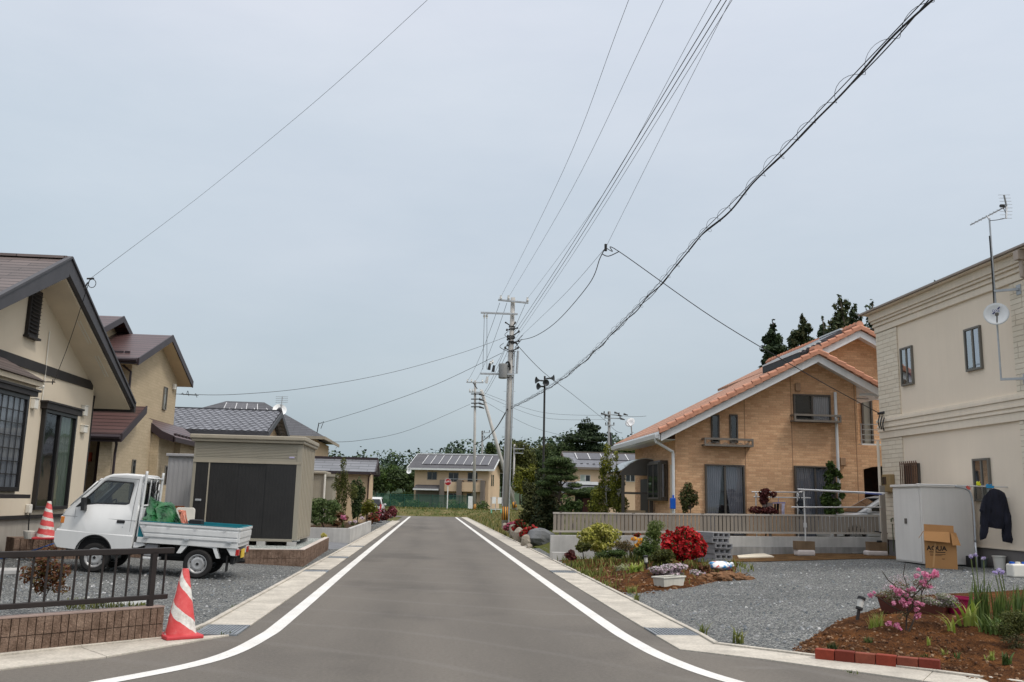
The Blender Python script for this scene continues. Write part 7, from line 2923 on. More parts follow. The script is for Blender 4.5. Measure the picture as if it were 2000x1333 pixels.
for i in range(12):
 x=gx0+(gx1-gx0)*(i+.5)/12
 m_.box(x-.12,x+.12,hy2+.2,hy2+.28,z2(hy2+.2)-.05,z2(hy2+.2)+.1)
m_.bar((gx0,hy2+.24,z2(hy2+.2)),(gx1,hy2+.24,z2(hy2+.2)),.03,.03)
m_.build('snow_guard',KED,r2)
F2=Face('y',hy2,-1)
for (xa_,ya,xb_,yb,cur) in ((1133,928,1153,941,1),(1190,928,1206,941,0),(1222,928,1240,941,0)):
 a_,b_=F2.uz(xa_,yb),F2.uz(xb_,ya)
 m_=MB()
 F2.box(m_,a_[0],b_[0],a_[1],b_[1],0,.05)
 f_=m_.build('window',M('pale_frame',(.5,.5,.48),.5),h2)
 for i in range(2):
  m_=MB()
  c0_,c1_=a_[0]+(b_[0]-a_[0])*i/2+.05,a_[0]+(b_[0]-a_[0])*(i+1)/2-.05
  F2.box(m_,c0_,c1_,a_[1]+.06,b_[1]-.06,.05,.06)
  m_.build('pane',M('far_curtain',S(150,160,150),.5) if (i == 0 and cur) else DARKWIN,f_)
a_=F2.uz(1124,946)
b_=F2.uz(1165,943)
m_=MB()
F2.box(m_,a_[0],b_[0],a_[1]-.05,b_[1]+.05,.02,.9)
m_.build('balcony',WTRIM,h2)
zc2=F2.uz(1140,962)[1]
a_,b_=F2.uz(1075,962),F2.uz(1205,950)
m_=MB()
m_.prism([(a_[0],hy2-2.2,zc2),(b_[0],hy2-2.2,zc2),(b_[0],hy2-.02,zc2+1.0),(a_[0],hy2-.02,zc2+1.0)],(0,0,-.15))
m_.build('lower_roof',GR3,h2)
m_=MB()
m_.box(F2.uz(1078,970)[0],F2.uz(1118,970)[0],hy2-1.6,hy2-.02,.3,zc2-.05)
m_.box(F2.uz(1164,970)[0],F2.uz(1200,970)[0],hy2-1.6,hy2-.02,.3,zc2-.05)
m_.build('wall',FARB,h2)
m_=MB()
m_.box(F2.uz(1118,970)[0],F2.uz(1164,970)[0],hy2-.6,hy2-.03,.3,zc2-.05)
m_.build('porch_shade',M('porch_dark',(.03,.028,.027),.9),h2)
m_=MB()
m_.box(F2.uz(1136,970)[0],F2.uz(1150,970)[0],hy2-.66,hy2-.6,.3,zc2-.6)
m_.build('door',M('red_wood_door',(0.085,0.02,0.013),0.5,0.25,4,streak=0.3),h2)
# green net fence and grass bank
nf=thing('net_fence','green mesh fence on posts along the grass bank at the road end','fence',(0,92,.6))
def netmat():
 m,nt,b,out=newmat('green_mesh')
 t_=nd(nt,'ShaderNodeBsdfTransparent')
 mx=nd(nt,'ShaderNodeMixShader',inp={0:.5})
 b.inputs['Base Color'].default_value=(0.018,0.095,0.07,1)
 b.inputs['Roughness'].default_value=.8
 nt.links.new(t_.outputs[0],mx.inputs[1]); nt.links.new(b.outputs[0],mx.inputs[2])
 nt.links.new(mx.outputs[0],out.inputs[0])
 return m
ny=93.0
nx0,nx1=atY(735,980,ny).x,atY(925,980,ny).x
nz0,nz1=.6,atY(830,967,ny).z
mb=MB()
mb.add([(nx0,ny,nz0),(nx1,ny,nz0),(nx1,ny,nz1),(nx0,ny,nz1)],[(0,1,2,3)])
mb.build('mesh_panel',netmat(),nf)
for i in range(8):
 x=nx0+(nx1-nx0)*i/7
 mb=MB()
 mb.tube([(x,ny-.05,nz0-.2),(x,ny-.05,nz1+.05)],.03,6)
 mb.build('post',M('green_post',(0.02,0.09,0.07),.6),nf)
mb=MB()
mb.bar((nx0,ny-.04,nz1),(nx1,ny-.04,nz1),.04,.04)
mb.build('top_rail',M('green_post',(0.02,0.09,0.07),.6),nf)
# small items by the junction
mb=MB()
q=atY(919,985,90)
mb.box(q.x-.25,q.x+.25,89.8,90.1,.3,atY(919,970,90).z)
tag(mb.build('utility_cabinet',WHITE,bevel=.02),'white utility cabinet beside the pole at the road end','cabinet')
t=thing('notice_board','white notice boards on grey frames beside the far grass verge','notice board',atY(970,990,84))
for k,(xa_,xb_,ya,yb) in enumerate(((961,969,971,984),(972,980,972,984))):
 mb=MB()
 a_,b_=atY(xa_,yb,84),atY(xb_,ya,84)
 mb.box(a_.x,b_.x,83.95,84,a_.z,b_.z)
 mb.build('board',WHITE,t)
mb=MB()
for px in (959,968,982):
 q=atY(px,985,84.05)
 mb.bar((q.x,84.05,.1),(q.x,84.05,1.75),.06,.06)
for z in (.5,1.75):
 mb.bar((atY(957,985,84).x,84.05,z),(atY(983,985,84).x,84.05,z),.06,.06)
mb.build('frame',GALV,t)
t=thing('barrier','white and pale green work barrier lying by the far verge','barrier',atY(970,1000,82))
mb=MB()
a_,b_=atY(958,995,82),atY(981,995,82)
mb.bar(a_,b_,.12,.06)
mb.build('bar',WHITE,t)
for px in (960,979):
 mb=MB()
 q=atY(px,995,82)
 mb.bar((q.x,82,.0),(q.x,82,q.z),.12 if px < 970 else .3,.1)
 mb.build('leg',M('pale_green_plastic',S(120,190,165),.5),t)
# ------------------------------------------------------------------ laundry, cabinet, boxes and other things on the right lot
t=thing('storage_cabinet','pale grey steel storage cabinet against the cream house wall','cabinet',(11.6,20.3,.3))
cn=atG(1806,1105)
cx0,cy0,cy1=11.08,19.7,20.95
CAB=M('cabinet_grey',S(220,216,210),.45,.04,1.5,streak=.05)
ztop=atY(1806,946,cy0).z
zb=gz(cx0,cy0)
mb=MB()
mb.box(cx0,12.28,cy0,cy1,zb+.03,ztop-.06)
mb.build('body',CAB,t,bevel=.006)
mb=MB()
mb.box(cx0-.05,12.3,cy0-.03,cy1+.04,ztop-.06,ztop)
mb.build('lid',CAB,t,bevel=.012)
mb=MB()
mb.box(cx0-.018,cx0,cy0+.06,cy1-.03,zb+.06,ztop-.10)
d_=mb.build('door',CAB,t,bevel=.006)
mb=MB()
q=atX(1771,1018,cx0)
mb.box(cx0-.035,cx0-.018,q.y-.05,q.y+.05,q.z-.06,q.z+.06)
mb.build('handle',M('dark_grey_arm',S(96,92,86),.5),d_,bevel=.006)
# AQUA carton
CARD=M('cardboard',S(176,130,84),.9,.07,1.6,streak=.06,fine=.03)
CARDT=M('parcel_tape',S(190,146,98),.5,.05)
def carton(name,label,q0,wd,dp,ht,rz,flaps=True):
 T=Matrix.Translation(q0) @ Matrix.Rotation(rz,4,'Z')
 t_=thing_m(name,label,'carton',T)
 m_=MB()
 m_.box(0,wd,0,.012,0,ht); m_.box(0,wd,dp-.012,dp,0,ht)
 m_.box(0,.012,.012,dp-.012,0,ht); m_.box(wd-.012,wd,.012,dp-.012,0,ht)
 m_.box(.012,wd-.012,.012,dp-.012,0,.012)
 xf(m_,T)
 m_.build('body',CARD,t_)
 return t_,T
q0=atG(1806,1107)
qa,qb=atY(1808,1107,19.2),atY(1861,1112,19.2)
b0=atG(1808,1110); b1=atG(1881,1113)
wd=(b1-b0).length
t,T=carton('cardboard_box','large open cardboard box printed AQUA in front of the grey cabinet',Vector((b0.x,b0.y,gz(b0.x,b0.y))),.62,.5,.76,math.atan2(b1.y-b0.y,b1.x-b0.x)-.05)
s_=wd/.62
T=Matrix.Translation(Vector((b0.x,b0.y,gz(b0.x,b0.y)))) @ Matrix.Rotation(math.atan2(b1.y-b0.y,b1.x-b0.x)-.05,4,'Z')
# flaps folded outwards
mb=MB()
mb.prism([(0.0,-.002,.77),(.50,-.002,.77),(.50,-.12,.55),(-.0,-.12,.58)],(0,-.008,.004))
mb.prism([(0.0,.0,.77),(0,.5,.77),(-.10,.5,.62),(-.10,.0,.62)],(-.006,0,.003))
mb.prism([(.52,.0,.76),(.625,.05,.76),(.70,.0,.50),(.54,-.09,.50)],(0.004,-.008,0))
mb.prism([(0.01,.49,.76),(.60,.49,.76),(.60,.52,.90),(.01,.52,.92)],(0,.008,0))
xf(mb,T)
mb.build('flaps',CARD,t)
INK=M('print_black',(.012,.011,.010),.7)
R4=T @ Matrix.Translation((.235,-.0025,.42)) @ Matrix.Rotation(PI/2,4,'X')
text_mesh('AQUA',.135,INK,R4,'printing',t,.001,bold=.004)
mb=MB()
mb.box(.09,.40,-.003,-.001,.335,.352)
mb.box(.10,.40,-.003,-.001,.295,.305)
mb.box(.10,.33,-.003,-.001,.27,.278)
mb.box(.33,.38,-.003,-.001,.20,.212)
xf(mb,T)
mb.build('print_lines',INK,t)
R5=T @ Matrix.Translation((.6225,.22,.42)) @ Matrix.Rotation(PI/2,4,'Z') @ Matrix.Rotation(PI/2,4,'X')
text_mesh('AQUA',.125,INK,R5,'printing',t,.001,bold=.003)
mb=MB()
mb.prism([(.20,-.004,.54),(.23,-.004,.54),(.17,-.004,.03),(.13,-.004,.03)],(0,.002,0))
xf(mb,T)
mb.build('tape',CARDT,t)
p=atG(1886,1095)
mb=MB()
mb.prism([(p.x+.02,p.y-.05,p.z),(p.x+.42,p.y-.1,p.z),(p.x+.45,p.y-.02,p.z+.62),(p.x+.22,p.y+.02,p.z+.78),(p.x+.06,p.y+.02,p.z+.60)],(.02,.12,.03))
tag(mb.build('folded_carton',CARD,bevel=.006),'folded brown cardboard leaning beside the printed box','carton')
# clutter along the wall
def bucket(label,p,r0,r1,h,mat,name='bucket',lid=None,rim=True):
 m_=MB()
 m_.lathe(p,[(r0,0),(r1,h),(r1+.012,h),(r1+.012,h-.02),(r1-.01,h-.025),(r0-.012,.012)],24)
 t_=thing(name,label,name.replace('_',' '),p)
 o_=m_.build('body',mat,t_)
 auto_smooth(o_,40)
 return t_
p=atG(1953,1112)
t=bucket('white plastic bucket holding a clear bag beside the red ball',p,.105,.13,.28,OFFWHITE)
mb=MB()
mb.lathe(p+Vector((0,-.0,.0)),[(.10,.2),(.10,.25)],16)
mb.build('contents',OFFWHITE,t)
p=atG(1937,1098)
mb=MB()
mb.blob(p+Vector((0,.05,.2)),.17,.15,.2,3,.06,16,10)
tag(mb.build('red_bag',M('red_plastic',S(186,28,36),.35,.15,6),smooth_=True),'bright red rounded plastic bag behind the white bucket','bag')
p=atG(1962,1097)
mb=MB()
crumple(mb,lambda u,v:(p.x+.2*math.cos(u*2*PI)*math.sin(v*PI*.5+.05),p.y+.17*math.sin(u*2*PI)*math.sin(v*PI*.5+.05),p.z+.40*math.cos(v*PI*.5)),20,9,.012,5)
tag(mb.build('pink_bag',M('pink_film',S(214,130,134),.3,.3,9,spec=.5)),'crumpled pink plastic bag against the grey plinth','bag')
t=thing('jerry_can','white plastic water can with blue caps at the right edge','jerry can',atG(1985,1125))
p=atG(1988,1128)
mb=MB()
mb.box(p.x-.16,p.x+.24,p.y-.1,p.y+.12,p.z,p.z+.25)
mb.build('body',OFFWHITE,t,bevel=.035,seg=3)
for dx,m_ in ((-.10,0),(.02,1),(.15,0)):
 mb=MB()
 mb.lathe((p.x+dx,p.y,p.z+.25),[(.045,0),(.045,.035),(0,.04)],12)
 mb.build('cap',OFFWHITE if m_ else M('blue_plastic',S(32,92,190),0.4,0.08,6),t)
p=atG(1893,1108)
mb=MB()
mb.box(p.x,p.x+.22,p.y-.1,p.y+.12,p.z,p.z+.24)
tag(mb.build('dark_box',PLASTIC,bevel=.01),'small black box right of the printed cardboard box','box')
p=atG(1912,1108)
t=bucket('grey green plastic tub between the black box and white bucket',p+Vector((.05,0,0)),.12,.15,.2,M('grey_green_plastic',S(120,130,126),.5,.1,5),'plastic_tub')
# drying rack with hoodie at the right
t=thing('drying_stand','curved steel drying stand with long pole right of the grey cabinet','drying stand',(11.6,18.6,.3))
yq=18.7
a_=atY(1905,1052,yq);
mb=MB()
mb.tube(crv([atY(1905,1060,yq),atY(1902,1000,yq),atY(1897,968,yq),atY(1888,956,yq),atY(1866,950,yq)],6),.022,8)
base_=atY(1905,1060,yq)
mb.tube([base_,Vector((base_.x,yq,gz(base_.x,yq)))],.022,8)
mb.build('post',GALV,t,smooth_=True)
mb=MB()
pA,pB_=atY(1790,946,yq),atY(2003,953,yq)
mb.tube([pA,pB_+(pB_-pA)*.4],.014,8)
mb.tube([atY(1968,973,yq),atY(2010,973,yq)],.012,8)
mb.build('pole',M('bright_steel',(.66,.66,.66),.3,.05,metal=.4),t)
mb=MB()
mb.lathe(atZ(1905,1092,gz(11.6,18.7)),[(.2,0),(.2,.06),(.05,.1)],16)
mb.build('foot',CONC,t)
for (px,py,m_,lab) in ((1912,946,M('yellow_peg',S(214,214,40),.5),'yellow clothes peg on the drying pole'),(1934,951,M('blue_peg',S(40,140,190),.5),'big blue clothes peg holding the dark jacket'),(1892,954,M('red_peg',S(200,90,80),.5),'red clothes peg at the bend of the drying stand')):
 q=atY(px,py,yq-.02)
 mb=MB()
 k=1.6 if 'blue' in lab else .8
 mb.prism([q+Vector((-.05*k,0,-.03)),q+Vector((.05*k,0,-.03)),q+Vector((.06*k,0,.02)),q+Vector((.02*k,0,.02)),q+Vector((.03*k,0,.06)),q+Vector((0,0,.03)),q+Vector((-.03*k,0,.06)),q+Vector((-.055*k,0,.03))],(0,.03,0))
 tag(mb.build('clothes_peg',m_),lab,'clothes peg')
# jacket: outline built as a thick quilted sheet
outl=[(1926,966),(1932,958),(1941,954),(1952,957),(1962,963),(1967,975),(1972,1000),(1979,1022),(1976,1032),(1974,1034),(1977,1062),(1958,1058),(1959,1034),(1945,1033),(1930,1030),(1925,1032),(1926,1052),(1914,1056),(1916,1030),(1918,1005),(1913,998),(1918,982),(1921,970)]
bm=bmesh.new()
vs=[bm.verts.new(atY(px,py,yq-.02)) for px,py in outl]
f=bm.faces.new(vs)
bmesh.ops.triangulate(bm,faces=[f])
for _ in range(3):
 bmesh.ops.subdivide_edges(bm,edges=[e for e in bm.edges if e.calc_length() > .045],cuts=1)
 bmesh.ops.triangulate(bm,faces=bm.faces[:])
bmesh.ops.remove_doubles(bm,verts=bm.verts[:],dist=.001)
bm.verts.index_update()
from mathutils import noise as mnoise
inner={v.index for v in bm.verts if not v.is_boundary}
for sgn in (0,):
 pass
V=[]
for v in bm.verts:
 n1=mnoise.noise(v.co*6.0+Vector((3,1,0)))
 n2=mnoise.noise(Vector((v.co.x*16,v.co.z*5,2)))
 d=(.035+.03*n1+.035*n2) if v.index in inner else 0
 V.append((v.co.x,v.co.y-d,v.co.z))
F_=[tuple(x.index for x in f.verts) for f in bm.faces]
nV=len(V)
Vb=[(v.co.x,v.co.y+(.05 if v.index in inner else 0.0),v.co.z) for v in bm.verts]
bm.free()
mb=MB()
mb.add(V,F_)
mb.add(Vb,[tuple(reversed(f)) for f in F_])
NAVY=M('navy_cloth',(0.014,0.015,0.026),.9,.3,5,fine=.15)
ja=mb.build('jacket',NAVY,smooth_=True)
tag(ja,'dark navy hooded jacket hanging upside from the drying pole at the right','jacket')
ja['label']='dark navy hooded jacket hanging from the drying pole at the right'
# laundry poles in front of the fence
t=thing('laundry_stand','steel laundry stand with concrete foot and long poles before the slatted fence','drying stand',(9.9,23.2,.25))
yl=23.3
c_=atY(1570,1085,yl)
STL=M('bright_steel',(.66,.66,.66),.3,.05,metal=.4)
mb=MB()
top=atY(1570,955,yl)
mb.tube([Vector((top.x,yl,gz(top.x,yl)+.1)),top],.022,8)
mb.tube([atY(1560,962,yl),atY(1576,957,yl)],.015,6)
mb.box(top.x-.035,top.x+.035,yl-.03,yl+.03,1.0,1.12)
mb.build('post',STL,t)
mb=MB()
fz_=gz(top.x,yl)
mb.box(top.x-.28,top.x+.2,yl-.16,yl+.16,fz_,fz_+.16)
mb.build('foot',M('pale_pinkish_concrete',S(206,198,194),.8,.08,4),t,bevel=.05,seg=3)
mb=MB()
mb.box(top.x-.30,top.x+.20,yl-.12,yl+.12,fz_+.161,fz_+.38)
mb.build('weight_box',M('brown_block',S(124,104,82),.9,.15,4,streak=.2),t)
mb=MB()
mb.tube([atY(1558,956,yl-.1),atY(1728,964,yl-.9)],.02,8)
mb.tube([atY(1565,957,yl),atY(1726,966,yl-.6)],.018,8)
mb.tube([atY(1546,991,yl),atY(1720,991,yl-.2)],.018,8)
mb.build('pole',STL,t)
mb=MB()
mb.tube([atY(1690,963,yl-.72),atY(1722,965,yl-.86)],.030,8)
mb.build('blue_sleeve',M('blue_sleeve',S(110,124,190),.5,.1,6),t)
t=thing('laundry_stand','second laundry stand with steel post beside the corner of the cream house','drying stand',(12.1,22.6,.3))
mb=MB()
q=atY(1723,949,23.5)
mb.box(q.x-.07,q.x+.05,23.45,23.53,gz(q.x,23.5),q.z)
mb.build('post',FENCE,t,bevel=.006)
mb=MB()
q2=atG(1722,1086)
mb.box(q2.x-.45,q2.x+.12,q2.y-.14,q2.y+.14,q2.z,q2.z+.13)
mb.build('foot',M('pale_pinkish_concrete',S(206,198,194),.8,.08,4),t,bevel=.04,seg=3)
mb=MB()
mb.box(q2.x-.38,q2.x+.1,q2.y-.11,q2.y+.11,q2.z+.131,q2.z+.36)
mb.build('weight_box',M('brown_block',S(124,104,82),.9,.15,4,streak=.2),t)
# poles with clothes behind the fence
yk=25.3
t=thing('laundry_rack','steel laundry rack with two poles behind the slatted fence','drying stand',(9,yk,.45))
mb=MB()
mb.tube([atY(1468,961,yk),atY(1566,962,yk)],.018,8)
mb.tube([atY(1472,971,yk),atY(1583,973,yk)],.018,8)
mb.build('pole',STL,t)
for px in (1476,1557):
 mb=MB()
 a_=atY(px,962,yk)
 mb.tube([(a_.x,yk,.45),(a_.x,yk,a_.z)],.018,8)
 mb.tube(crv([atY(px,963,yk),atY(px+3,968,yk-.05),atY(px,973,yk)],4),.012,6)
 mb.build('post',STL,t)
for (x0,x1,y0,y1,col,lab,nm) in ((1489,1510,982,1006,S(150,136,132),'patterned pale shirt hanging behind the maroon leaved shrub','shirt'),(1512,1516,985,1006,S(40,34,40),'narrow dark garment second on the laundry rack','garment'),(1517,1522,984,1006,S(24,20,24),'black garment in the middle of the laundry rack','garment'),(1523,1527,985,1006,S(196,160,140),'narrow peach garment on the laundry rack','garment'),(1527,1533,984,1006,S(206,204,226),'white towel at the right end of the laundry rack','towel')):
 mb=MB()
 n=8
 vs=[]
 for j in range(5):
  for i in range(n+1):
   p=atY(x0+(x1-x0)*i/n,y0+(y1-y0)*j/4,yk-.03)
   vs.append((p.x,p.y+.025*math.sin(i*1.7+j*.3),p.z))
 mb.add(vs,[(j*(n+1)+i,j*(n+1)+i+1,(j+1)*(n+1)+i+1,(j+1)*(n+1)+i) for j in range(4) for i in range(n)])
 tag(mb.build(nm,M('cloth_%d' % x0,col,.9,.3,9),smooth_=True),lab,nm)
mb=MB()
p0,p1=atY(1508,983,yk),atY(1533,982,yk)
mb.bar(p0,p1,.05,.03)
for k in range(6):
 q=p0.lerp(p1,k/5)
 mb.bar(q,q+Vector((0,0,-.06)),.012,.012)
mb.tube([p0.lerp(p1,.5),p0.lerp(p1,.5)+Vector((0,0,.18))],.008,5)
tag(mb.build('peg_hanger',M('lilac_plastic',S(140,140,190),.5)),'lilac plastic peg hanger on the laundry rack','clothes hanger')
t=thing('dark_garment','dark hanging net basket beside the steel laundry stand','hanging basket',atY(1564,985,24.9))
mb=MB()
a_=atY(1564,977,24.9)
mb.blob(a_+Vector((0,0,-.12)),.09,.08,.16,5,.25)
mb.blob(a_+Vector((0,0,-.42)),.10,.08,.14,6,.25)
mb.tube([a_+Vector((0,0,-.6)),a_+Vector((0,0,.1))],.015,5)
mb.build('net',M('dark_net',(.02,.024,.03),.9,.3),t)
# block stack, sack, soil and boards
BLK=M('cinder_block',S(138,138,140),.95,.1,5,bmp=.3,fine=.12)
sb=atG(1410,1104)
k=0
for r in range(6):
 off=.05 if r >= 4 else 0
 x0=sb.x-.18-off*.9+(.03 if r % 2 else 0)
 y0=sb.y-.0+(.02*(r % 3))
 z0=sb.z+r*.125
 t=thing('concrete_block',['lowest concrete block row in the stack by the red azalea','second concrete block row from the bottom of the stack','third concrete block row from the bottom of the stack','fourth concrete block row from the bottom of the stack','fifth concrete block row, one below the top of the stack','topmost concrete block row of the stack by the red azalea'][r],'concrete block',(x0,y0,z0))
 mb=MB()
 # block seen from its cored end: three openings
 W_,H_,D_=.40,.118,1.2
 ex=Vector((.98,-.2,0)); ey=Vector((-.45,.89,0))
 o=Vector((x0,y0,z0))
 def bx3(u0,u1,v0,v1,z0_,z1_):
  P=[o+ex*u+ey*v+Vector((0,0,z)) for z in (z0_,z1_) for u,v in ((u0,v0),(u1,v0),(u1,v1),(u0,v1))]
  mb.add(P,[(0,3,2,1),(4,5,6,7),(0,1,5,4),(1,2,6,5),(2,3,7,6),(3,0,4,7)])
 bx3(0,W_,.0,D_,0,.026); bx3(0,W_,0,D_,.092,H_)
 for i in range(4):
  u=i*(W_-.032)/3
  bx3(u,u+.032,.001,D_-.001,.0262,.0918)
 bx3(.032,W_-.032,.2,.22,.0263,.0917)
 mb.build('shell',BLK,t,bevel=.004,seg=1)
t=thing('sack','tied white and blue plastic sack lying on the soil heap','sack',atG(1407,1118))
p=atG(1405,1122)
mb=MB()
mb.blob(p+Vector((.02,0,.17)),.26,.18,.10,7,.13,20,12)
def sackmat():
 m,nt,b,out=newmat('printed_sack')
 tc=nd(nt,'ShaderNodeTexCoord').outputs['Object']
 f1=ramp(nt,noise(nt,tc,6,3),[(.5,(0,0,0)),(.54,(1,1,1))])
 c=mixc(nt,f1,S(222,222,222),S(60,140,196))
 f2=ramp(nt,noise(nt,tc,11,3),[(.60,(0,0,0)),(.64,(1,1,1))])
 c=mixc(nt,f2,c,S(196,90,80))
 nt.links.new(c,b.inputs['Base Color'])
 b.inputs['Roughness'].default_value=.35
 bump(nt,b,noise(nt,tc,18,4),.6,.03)
 return m
mb.build('body',sackmat(),t,smooth_=True)
mb=MB()
mb.blob(p+Vector((.27,.02,.2)),.05,.04,.05,3,.3)
mb.build('knot',WHITE,t)
rnd=random.Random(21)
CLOD=M('clod_brown',S(120,88,62),.95,.3,5,bmp=.5)
mb=MB()
for k in range(70):
 u,v=rnd.uniform(-1,1),rnd.uniform(-1,1)
 if u*u+v*v > 1:continue
 q=atG(1415,1132)
 h=.14*(1-(u*u+v*v))
 r=rnd.uniform(.03,.075)
 mb.blob((q.x+u*.55,q.y+v*.4,q.z+h*.8),r*1.3,r,r*.8,k,.3,7,5)
tag(mb.build('soil_clods',CLOD),'heap of brown soil clods under the white sack','soil heap',kind='stuff')
mb=MB()
a_,b_=atG(1445,1091),atG(1510,1086)
mb.prism([atG(1440,1088),atG(1443,1092),atG(1512,1090),atG(1490,1083)],(0,0,.04))
tag(mb.build('plywood_sheet',M('pale_plywood',S(222,212,192),.7,.06,3)),'pale plywood sheet lying on the soil before the retaining wall','board')
for (px,py,w_,lab) in ((1540,1078,.16,'small white dish on the soil left of the laundry stand foot'),(1670,1082,.26,'white shallow tray on the soil before the retaining wall')):
 q=atG(px,py)
 mb=MB()
 mb.lathe(q,[(w_*.8,0),(w_,.03),(w_*.95,.03),(w_*.75,.01)],20)
 tag(mb.build('tray',WHITE),lab,'tray')
mb=MB()
for k in range(4):
 q=atG(1745+k*5,1085-k*3)
 mb.tube(crv([q+Vector((-.4,.2,.62-k*.05)),q+Vector((0,.1,.55)),q+Vector((.3+.1*k,0,.35)),q+Vector((.35,-.15,.1)),q+Vector((.1,-.3,.02))],5),.018,6)
mb.tube([atY(1713,1058,23.0),atY(1722,1058,23.0)],.03,6)
tag(mb.build('rubber_hose',BLACK,smooth_=True),'black rubber hose looped between fence post and cabinet','hose')
# soil strips as ground
mb=MB()
ruled(mb,[(3.3,23.95),(6.5,24.0),(12.3,24.1)],[(3.6,23.0),(8,21.6),(12.3,21.9)],24,6,.012)
tag(mb.build('soil_strip',SOIL2,smooth_=True),kind='structure')
L_=[(3.28,23.9),(3.28,20.0),(3.26,17.4),(3.24,15.6)]
g1_,g2_,g3_=atG(1440,1128),atG(1350,1150),atG(1255,1156)
R__=[(7.9,23.5),(7.5,21.5),(g1_.x,g1_.y),(g2_.x,g2_.y+.1),(g3_.x,g3_.y),(3.6,15.3)]
from mathutils.bvhtree import BVHTree
def bed(L,R,n,k,mound,jit,seed,mat):
 mb=MB()
 ruled(mb,L,R,n,k,.0,jit=0)
 rnd=random.Random(seed)
 for i in range(n+1):
  for j in range(k+1):
   q=i*(k+1)+j
   e=min(j/k,1-j/k,i/n*1.5,(1-i/n)*1.5)*2
   x,y,z=mb.v[q]
   h=mound*smooth(e)+(rnd.uniform(-jit,jit)+.5*jit*math.sin(x*7)*math.sin(y*6))*min(1,e*4)
   if e < .02:h -= .02
   mb.v[q]=(x+rnd.uniform(-.03,.03),y+rnd.uniform(-.03,.03),z+.008+h)
 tag(mb.build('flower_bed',mat,smooth_=True),kind='structure')
 t_=BVHTree.FromPolygons(mb.v,mb.f)
 def zz_(x,y):
  r=t_.ray_cast(Vector((x,y,3)),Vector((0,0,-1)))
  return max(0,r[0].z-gz(x,y)) if r[0] else 0.0
 return zz_
bed_z=bed(L_,R__,44,30,.12,.02,3,SOIL)
# front right bed
bA,bB=atG(1560,1274),atG(1845,1314)
e_=[atG(px,py) for px,py in ((1560,1262),(1640,1210),(1700,1190),(1800,1160),(2000,1150))]
e2=[atG(px,py) for px,py in ((1562,1276),(1700,1296),(1850,1318),(1935,1345),(2060,1395))]
e_.append(Vector((9.5,11.0,0))); e2.append(Vector((7.6,6.2,0)))
bed2=bed([(p.x,p.y) for p in e_],[(p.x,p.y) for p in e2],56,24,.12,.022,5,SOIL)
mb=MB()
rnd=random.Random(8)
PEB2=leafmat('soil_pebbles',[S(58,38,26),S(86,58,38),S(116,84,58),S(160,134,108)],.95,0)
A_=[(p.x,p.y) for p in e_]; B__=[(p.x,p.y) for p in e2]
RA,RB_=resample([Vector((*p,0)) for p in A_],40),resample([Vector((*p,0)) for p in B__],40)
def pebble(mb,x,y,z,r):
 a=rnd.uniform(0,6.28)
 v=[]
 for rr,zz in ((1.0,0),(.7,.7)):
  for j in range(5):
   q=r*rr*rnd.uniform(.7,1.25)
   v.append((x+q*math.cos(a+j*1.2566),y+q*math.sin(a+j*1.2566),z+r*zz))
 mb.add(v,[(5,6,7,8,9)]+[(j,(j+1) % 5,5+(j+1) % 5,5+j) for j in range(5)])
for k in range(3000):
 i=rnd.randint(0,39)
 p=RA[i].lerp(RB_[i],rnd.random()**.8)
 p += Vector((rnd.uniform(-.06,.06),rnd.uniform(-.06,.06),0))
 pebble(mb,p.x,p.y,gz(p.x,p.y)+bed2(p.x,p.y),rnd.choice((.006,.008,.011,.015,.02)))
for k in range(1500):
 x,y=rnd.uniform(3.3,6.6),rnd.uniform(15.3,20.5)
 if x-3.2 > (y-14.6)*.95:continue
 pebble(mb,x,y,gz(x,y)+bed_z(x,y),rnd.choice((.01,.014,.02,.028)))
tag(mb.build('soil_stones',PEB2),'small stones and clods scattered over the two right flower beds','stones',kind='stuff')
# brick edging
BRK=[M('edging_brick_%d' % i,c,.9,.18,9,bmp=.3,fine=.1) for i,c in enumerate((S(130,56,40),S(108,46,34),S(124,66,50)))]
p0,p1=atG(1592,1290),atG(1838,1316)
p0.z=p1.z=0
d=(p1-p0).normalized()
nn=Vector((-d.y,d.x,0))
for i in range(6):
 a,b=p0.lerp(p1,i/6),p0.lerp(p1,(i+1)/6-.006)
 z0=gz(a.x,a.y)
 mb=MB()
 q=[a,b,b+nn*.1,a+nn*.1]
 mb.prism([(v.x,v.y,-.02) for v in q],(0,0,.02+.112+.004*(i % 2)))
 o=mb.build('edging_brick',BRK[(0,1,2,0,2,1)[i]],bevel=.006)
 tag(o,['leftmost red brick of the edging row at the front bed','second red brick from the left in the edging row','third red brick from the left in the edging row','fourth red brick from the left in the edging row','fifth red brick from the left in the edging row','rightmost red brick of the edging row at the front bed'][i],'brick','bricks edging the front right flower bed')
